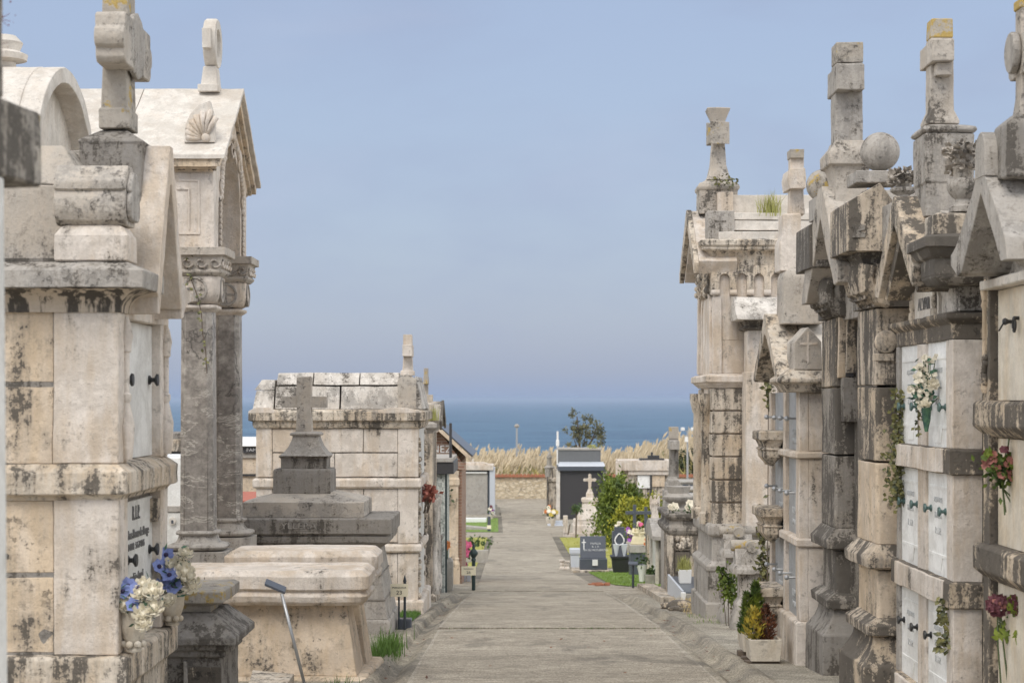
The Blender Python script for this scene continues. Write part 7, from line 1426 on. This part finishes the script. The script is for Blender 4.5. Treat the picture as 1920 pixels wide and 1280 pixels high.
mb.lathe((x, yc - .07, zz(900.5)), [(5 * q, 0), (5 * q, .14)], 14, 'y'); part(mb, 'cross', 'lime_soft', t, .01)
mb = MB(); mb.box(X(1055, Y), X(1140, Y), Y - 1.3, Y - 1.15, G(Y) - .1, Z(995, Y)); mb.box(X(1055, Y), X(1063, Y), Y - 1.35, Y - 1.0, Z(995, Y), Z(963, Y)); solo(mb, 'grave_border', 'lime_soft', 'low pale stone border with a square corner post, around the cross monument', 'border', (X(1095, Y), Y - 1.2, G(Y)), bevel=.015)
Y = 82.0; x = X(1081, Y); r = rng(123); t = thing('topiary_tree', 'small round-headed topiary tree on a thin stem beside the path', 'tree', (x, Y, G(Y))); part(MB().tube([(x - .03, Y, G(Y)), (x, Y, Z(958, Y))], .035, 7), 'trunk', 'bark', t); mb = MB(); c = Vector(at(1082, 954, Y)); leafcloud(mb, r, 420, lambda: c + Vector((r.gauss(0, .12), r.gauss(0, .12), r.gauss(0, .09))), .09, .6); part(mb, 'crown', 'leaf', t, recalc=False)
Y = 81.0; mb = MB().ext([at(1063.5, 1002, Y), at(1066.5, 1002, Y), at(1070, 982, Y), at(1067.5, 982, Y)], (0, .06, 0)); solo(mb, 'leaning_plank', 'bark', 'small dark leaning board stuck in the grass left of the topiary tree', 'board', (X(1065, Y), Y, G(Y)))
# black tomb far down the path
Y = 98.0; zz = lambda p: Z(p, Y); P = lambda p: X(p, Y); t = thing('black_tomb', 'large black granite tomb with grey stone parapet and pale roof slab, at the far end', 'tomb', (P(1090), Y + 1.5, G(Y)))
part(MB().box(P(1050), P(1131), Y, Y + 3, G(Y) - .1, zz(882)), 'front_panel', 'blackgranite', t, .02); part(MB().box(P(1046), P(1135), Y - .2, Y + 3.1, zz(882), zz(874)), 'lintel', 'slate', t, .02)
mb = MB(); mb.rings([[(P(1047), Y - .15, zz(874) + .004), (P(1134), Y - .15, zz(874) + .004), (P(1134), Y + 3, zz(874) + .004), (P(1047), Y + 3, zz(874) + .004)], [(P(1047), Y - .1, zz(871)), (P(1134), Y - .1, zz(871)), (P(1132), Y + .4, zz(866)), (P(1049), Y + .4, zz(866))]]); part(mb, 'roof_slab', 'pvc', t, .01)
mb = MB(); mb.box(P(1048), P(1127), Y + .45, Y + 2.8, zz(871), zz(844)); part(mb, 'parapet', 'greyslate', t, .02); part(MB().box(P(1046), P(1129), Y + .4, Y + 2.9, zz(844) + .002, zz(841)), 'coping', 'concrete', t, .01)
mb = MB(); mb.box(P(1043), P(1050), Y - .08, Y + .3, G(Y), zz(882) - .003); part(mb, 'pilaster', 'white', t, .01); part(MB().box(P(1131), P(1137), Y - .08, Y + .3, G(Y), zz(882) - .003), 'pilaster', 'concrete', t, .01)
r = rng(124); mb = MB(); leafcloud(mb, r, 90, lambda: Vector((P(1113) + r.gauss(0, .16), Y + 1 + r.gauss(0, .2), zz(840) + abs(r.gauss(0, .08)))), .14, .5); solo(mb, 'roof_moss', 'strawg', 'yellow-green tuft growing on the roof of the far black tomb', 'plant', (P(1113), Y + 1, zz(841)), recalc=False)
Y = 101.0; P = lambda p: X(p, Y); zz = lambda p: Z(p, Y); t = thing('spired_tomb', 'slim pale gothic tomb with pinnacle, left of the far black tomb', 'tomb', (P(1034), Y, G(Y)))
mb = MB(); mb.mould(P(1028), P(1045), Y, Y + 2, [(.05, G(Y) - .1), (.05, zz(955)), (0, zz(950)), (0, zz(905)), (.08, zz(902)), (.08, zz(897)), (0, zz(894)), (0, zz(880)), (-.1, zz(876))]); part(mb, 'body', 'lime_st', t, .015); mb = MB(); mb.lathe((P(1030), Y + .2, 0), [(.22, zz(894)), (.24, zz(880)), (.3, zz(876)), (.14, zz(872)), (.12, zz(860)), (.16, zz(857)), (.05, zz(848)), (.01, zz(838))], 8); part(mb, 'pinnacle', 'grey', t, .008)
mb = MB(); mb.box(P(1025), P(1028), Y - .1, Y + .1, G(Y), zz(893)); part(mb, 'dark_column', 'black', t, .01)
Y = 92.0; mb = MB().box(X(1027, Y), X(1056, Y), Y, Y + 1.2, G(Y) - .05, Z(984, Y)); mb.box(X(1042, Y), X(1055, Y), Y + .3, Y + .8, Z(984, Y), Z(977, Y)); solo(mb, 'white_grave', 'pvc', 'low bluish-white grave slab beside the path before the far black tomb', 'grave', (X(1040, Y), Y, G(Y)), bevel=.02)
# niche block at the back right
Y = 108.0; P = lambda p: X(p, Y); zz = lambda p: Z(p, Y); t = thing('niche_block', 'long beige concrete niche block with one white and one tan slab, behind the shrubs', 'tomb', (P(1215), Y, G(Y)))
part(MB().box(P(1165), P(1262), Y + .3, Y + 3, G(Y) - .1, zz(880)), 'body', 'lime_st', t, .02); part(MB().box(P(1160), P(1264), Y, Y + 3.2, zz(882), zz(863)), 'roof_fascia', 'lime_soft', t, .02); part(MB().box(P(1178), P(1262), Y + .1, Y + .4, zz(890), zz(882) - .003), 'lintel', 'lime', t, .02)
part(MB().box(P(1196), P(1219), Y + .2, Y + .32, zz(915), zz(891)), 'white_slab', 'slab', t); part(MB().box(P(1223), P(1247), Y + .2, Y + .32, zz(912), zz(891)), 'tan_slab', 'tan', t); part(MB().box(P(1219), P(1223), Y + .15, Y + .33, zz(930), zz(890)), 'divider', 'blackgranite', t)
part(MB().box(P(1155), P(1165), Y - .2, Y + .5, zz(900), zz(866)), 'side_pier', 'lime_soft', t, .02)
mb = MB(); mb.box(P(1200), P(1247), Y + .5, Y + 1.1, zz(863), zz(859.5)); mb.box(P(1216), P(1238), Y + .6, Y + 1., zz(859.5), zz(854)); mb.box(P(1222), P(1226), Y + .7, Y + .9, zz(854), zz(848)); solo(mb, 'dark_ornament', 'blackgranite', 'low dark stepped ornament lying on the roof of the beige niche block', 'ornament', (P(1222), Y + .8, zz(863)), bevel=.02)
# grey box tomb on the left
Y = 103.0; P = lambda p: X(p, Y); zz = lambda p: Z(p, Y); t = thing('box_tomb', 'square pale grey box tomb with white frame and flat roof, far down on the left', 'tomb', (P(890), Y, G(Y)))
part(MB().box(P(845), P(914), Y + .1, Y + 3, G(Y) - .1, zz(884)), 'panel', 'concrete', t, .02); part(MB().box(P(840), P(925), Y - .1, Y + 3.2, zz(881), zz(872)), 'roof', 'lime_soft', t, .02); part(MB().box(P(845), P(913), Y + .0, Y + .12, zz(887), zz(884)), 'white_trim', 'whitept', t)
mb = MB(); mb.py_([(P(850), zz(872)), (P(922), zz(872)), (P(905), zz(867)), (P(860), zz(867))], Y + .2, Y + 1.5); part(mb, 'roof_crest', 'lime_soft', t, .02)
part(MB().box(P(914), P(918), Y + .2, Y + .5, G(Y), zz(882)), 'dark_column', 'slate', t); part(MB().box(P(918), P(928), Y, Y + 1.2, G(Y) - .1, zz(876)), 'side_pier', 'pvc', t, .02)
x = P(886); mb = MB(); mb.tube([(x, Y + .6, zz(868)), (x, Y + .6, zz(845))], .06, 6); mb.tube([(x - .14, Y + .6, zz(851)), (x, Y + .6, zz(854)), (x + .14, Y + .6, zz(851))], .06, 6); mb.ball((x, Y + .6, zz(848)), .10, 8, 6); solo(mb, 'small_crucifix', 'white', 'tiny pale crucifix figure on the roof of the far grey box tomb', 'crucifix', (x, Y + .6, zz(868)))
Y = 95.0; solo(MB().box(X(830, Y), X(912, Y), Y, Y + .9, G(Y) - .05, Z(972, Y)), 'white_kerb', 'whitept', 'long low white grave kerb in front of the far grey box tomb', 'kerb', (X(880, Y), Y, G(Y)), bevel=.01)
Y = 88.6; mb = MB().ext([at(845, 1000, Y), at(915, 996, Y), at(915, 990, Y), at(845, 984, Y)], (0, 1.0, 0)); solo(mb, 'grave_kerb', 'concrete', 'slanting grey grave kerb on the lawn left of the path', 'kerb', (X(880, Y), Y, G(Y)), bevel=.01)
Y = 87.5; t = thing('marker_post', 'short dark post with a pale plate beside the path, left at the cross path', 'post', (X(917, Y), Y, G(Y))); part(MB().box(X(914, Y), X(920, Y), Y, Y + .12, G(Y) - .05, Z(968, Y)), 'post', 'slate', t, .01); part(MB().box(X(913, Y), X(921, Y), Y - .03, Y - .003, Z(991, Y), Z(984, Y)), 'plate', 'signc', t)
Y = 99.0
for i, (px, h) in enumerate(((932, 945), (937, 950))): mb = MB().ext([at(px - 2, 966, Y), at(px + 3, 966, Y), at(px, h, Y), at(px - 4, h, Y)], (0, .12, 0)); solo(mb, 'leaning_stone', 'dark', ('taller dark leaning stone by the path at the far grey box tomb', 'shorter dark leaning stone by the path at the far grey box tomb')[i], 'stone', (X(px, Y), Y, G(Y)), bevel=.01)
Y = 46.0; mb = MB()
for i, (p0, p1, q0, lab) in enumerate(((863, 874, 1068, 'taller grey flower box left of the far section sign'), (874, 883, 1074, 'shorter grey flower box behind the far section sign'))): solo(MB().mould(X(p0, Y), X(p1, Y), Y, Y + .25, [(-.02, G(Y) - .03), (0, Z(q0, Y)), (-.02, Z(q0, Y))]), 'flower_box', 'pvc', lab, 'flower box', (X(p0 + 4, Y), Y, G(Y)), 'grey flower boxes', bevel=.008)
Y = 62.0; r = rng(125); mb = MB(); leafcloud(mb, r, 260, lambda: Vector((X(876, Y) + r.gauss(0, .4), Y + r.gauss(0, .2), Z(1016, Y) + r.gauss(0, .08))), .12, .6); solo(mb, 'low_hedge', 'leaf', 'low green clipped planting left of the path beyond the pink flowers', 'plant', (X(876, Y), Y, G(Y)), recalc=False); solo(MB().box(X(840, Y - 1), X(915, Y - 1), Y - 1.2, Y - .9, G(Y) - .02, Z(1026, Y)), 'grave_kerb', 'concrete', 'low straight grave kerb under the clipped planting', 'kerb', (X(880, Y), Y - 1, G(Y)), bevel=.01)
# seen through the gaps between the left tombs
Y = 50.0; P = lambda p: X(p, Y); zz = lambda p: Z(p, Y); t = thing('white_roofed_tomb', 'distant beige tomb with white rounded roof and dark lettered sign, glimpsed right of the columns', 'tomb', (P(460), Y, G(Y)))
part(MB().box(P(430), P(520), Y, Y + 3, G(Y) - .1, zz(858)), 'wall', 'tan', t, .02); mb = MB(); mb.px_([(Y - .2, zz(836))] + [(Y + 1.5 - 1.7 * math.cos(a), zz(836) + .22 * math.sin(a)) for a in (.3, .8, 1.3, 1.57, 1.9, 2.4, 2.8)] + [(Y + 3.2, zz(836))], P(425), P(525)); part(mb, 'roof', 'whitept', t, .02); part(MB().box(P(428), P(522), Y - .05, Y + 3, zz(858), zz(836) - .003), 'fascia', 'concrete', t)
part(MB().box(P(457), P(500), Y - .1, Y - .052, zz(849), zz(838)), 'name_board', 'blackgranite', t); letters('FAM. GARCIA', .12, 'whitept', t, (P(463), Y - .102, zz(843)), (1, 0, 0), (0, 0, 1), .004, align='LEFT', wide=1.2); part(MB().box(P(430), P(520), Y - .06, Y + .02, zz(892), zz(888)), 'dark_ledge', 'blackgranite', t)
Y = 46.0; mb = MB(); mb.ext([at(430, 938, Y), at(490, 938, Y), at(490, 921, Y + 1), at(440, 921, Y + 1)], (0, 0, -.1)); solo(mb, 'red_grave_slab', 'red', 'low sloping red slab glimpsed right of the farther column', 'grave slab', (X(460, Y), Y, G(Y)), bevel=.01)
solo(MB().box(X(432, Y), X(488, Y), Y + .1, Y + 1.0, G(Y) - .1, Z(940, Y)), 'red_slab_base', 'lime', 'pale base under the low red slab', 'grave', (X(460, Y), Y + .5, G(Y)))
Y = 47.0; P = lambda p: X(p, Y); zz = lambda p: Z(p, Y); t = thing('flat_tomb', 'distant flat-roofed beige tomb with brown parapet, glimpsed left of the nearer column', 'tomb', (P(320), Y, G(Y)))
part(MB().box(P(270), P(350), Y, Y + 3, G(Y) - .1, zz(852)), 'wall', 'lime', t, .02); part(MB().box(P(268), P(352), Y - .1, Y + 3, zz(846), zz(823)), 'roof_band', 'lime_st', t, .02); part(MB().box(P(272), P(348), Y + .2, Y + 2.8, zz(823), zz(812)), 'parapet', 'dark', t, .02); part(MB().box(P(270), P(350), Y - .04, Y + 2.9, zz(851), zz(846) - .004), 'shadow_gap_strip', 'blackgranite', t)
Y = 28.0; P = lambda p: X(p, Y); zz = lambda p: Z(p, Y); t = thing('white_niche', 'white marble niche tomb with small oval portrait, glimpsed between left tomb and nearer column', 'tomb', (P(315), Y, G(Y)))
part(MB().box(P(250), P(350), Y, Y + 2, G(Y) - .1, zz(858)), 'body', 'slab', t, .012); part(MB().box(P(248), P(352), Y - .05, Y + .2, zz(959), zz(948)), 'grey_band', 'grey', t, .008); part(MB().box(P(262), P(347), Y - .03, Y + .1, zz(1060), zz(960) - .004), 'niche_slab', 'slabgrey', t, .006)
mb = MB(); mb.lathe((P(325), Y - .07, zz(976)), [(.05, .04), (.05, 0), (.04, -.01), (.001, -.01)], 20, 'y'); mb.v = [(x_, y_, zz(976) + (z_ - zz(976)) * 1.25) for x_, y_, z_ in mb.v]; o = part(mb, 'oval_portrait', 'white', t, smooth='auto'); mb = MB(); mb.lathe((P(325), Y - .085, zz(976)), [(.018, 0), (.018, .01)], 12, 'y'); mb.box(P(325) - .016, P(325) + .016, Y - .086, Y - .076, zz(980), zz(976)); part(mb, 'portrait_figure', 'slate', o)
# far right rows of graves
for i, (p0, p1, q0, q1, Y, mat, lab) in enumerate(((1274, 1312, 902, 915, 92, 'concrete', 'farthest grey grave row seen between the lamp and the arcaded chapel'), (1282, 1330, 916, 932, 80, 'lime_st', 'pale middle grave row with dark openings right of the tall cross'), (1286, 1330, 930, 960, 66, 'lime_soft', 'nearest pale grave block right of the stone urn'))):
    t = thing('grave_block', lab, 'grave', (X((p0 + p1) / 2, Y), Y, G(Y)), 'grave blocks at the far right'); part(MB().box(X(p0, Y), X(p1, Y), Y, Y + 2.5, G(Y) - .1, Z(q0 + 3, Y)), 'body', mat, t, .02); part(MB().box(X(p0 - 2, Y), X(p1, Y), Y - .1, Y + 2.6, Z(q0 + 3, Y) + .003, Z(q0, Y)), 'top_slab', 'concrete', t, .015)
    part(MB().box(X(p0 + 6, Y), X(p0 + 16, Y), Y - .02, Y + .05, Z(q1 - 3, Y), Z(q0 + 6, Y)), 'dark_opening', 'slate', t); part(MB().box(X(p0 + 20, Y), X(p0 + 30, Y), Y - .02, Y + .05, Z(q1 - 3, Y), Z(q0 + 6, Y)), 'dark_opening', 'slate', t)
Y = 96.0; mb = MB(); r = rng(126); rs = []
for k in range(4): rs.append([(X(1304, Y) + (7 - k * 1.6) * Y / K * math.cos(u) * r.uniform(.85, 1.1), Y + .3 * math.sin(u), Z(901 - k * 3, Y)) for u in [6.283 * j / 9 for j in range(9)]])
mb.rings(rs); solo(mb, 'blue_tarpaulin', 'blue', 'crumpled bright blue sheet on the far grave row by the chapel', 'tarpaulin', (X(1304, Y), Y, Z(901, Y)))
# bare twigs with reddish buds at the top left
Y = 6.5; r = rng(127); t = thing('bare_branch', 'blurred bare twigs with reddish buds reaching in at the top left corner', 'branch', at(-60, 40, Y)); mb = MB(); bd = MB()
for _ in range(7):
    p = Vector(at(-75, r.uniform(-20, 60), Y)); d = Vector((r.uniform(.5, 1), r.gauss(0, .2), r.gauss(.2, .5))).normalized(); pts = [p]
    for k in range(6): d = (d + Vector((r.gauss(0, .2), r.gauss(0, .1), r.gauss(0, .3)))).normalized(); p = p + d * .03; pts.append(p); bd.ball(p + Vector((r.gauss(0, .012), 0, r.gauss(0, .012))), r.uniform(.0015, .004), 6, 4)
    mb.tube(pts, [.0009] * 7, 4)
part(mb, 'twigs', 'petalm', t); part(bd, 'buds', 'petalm', t)
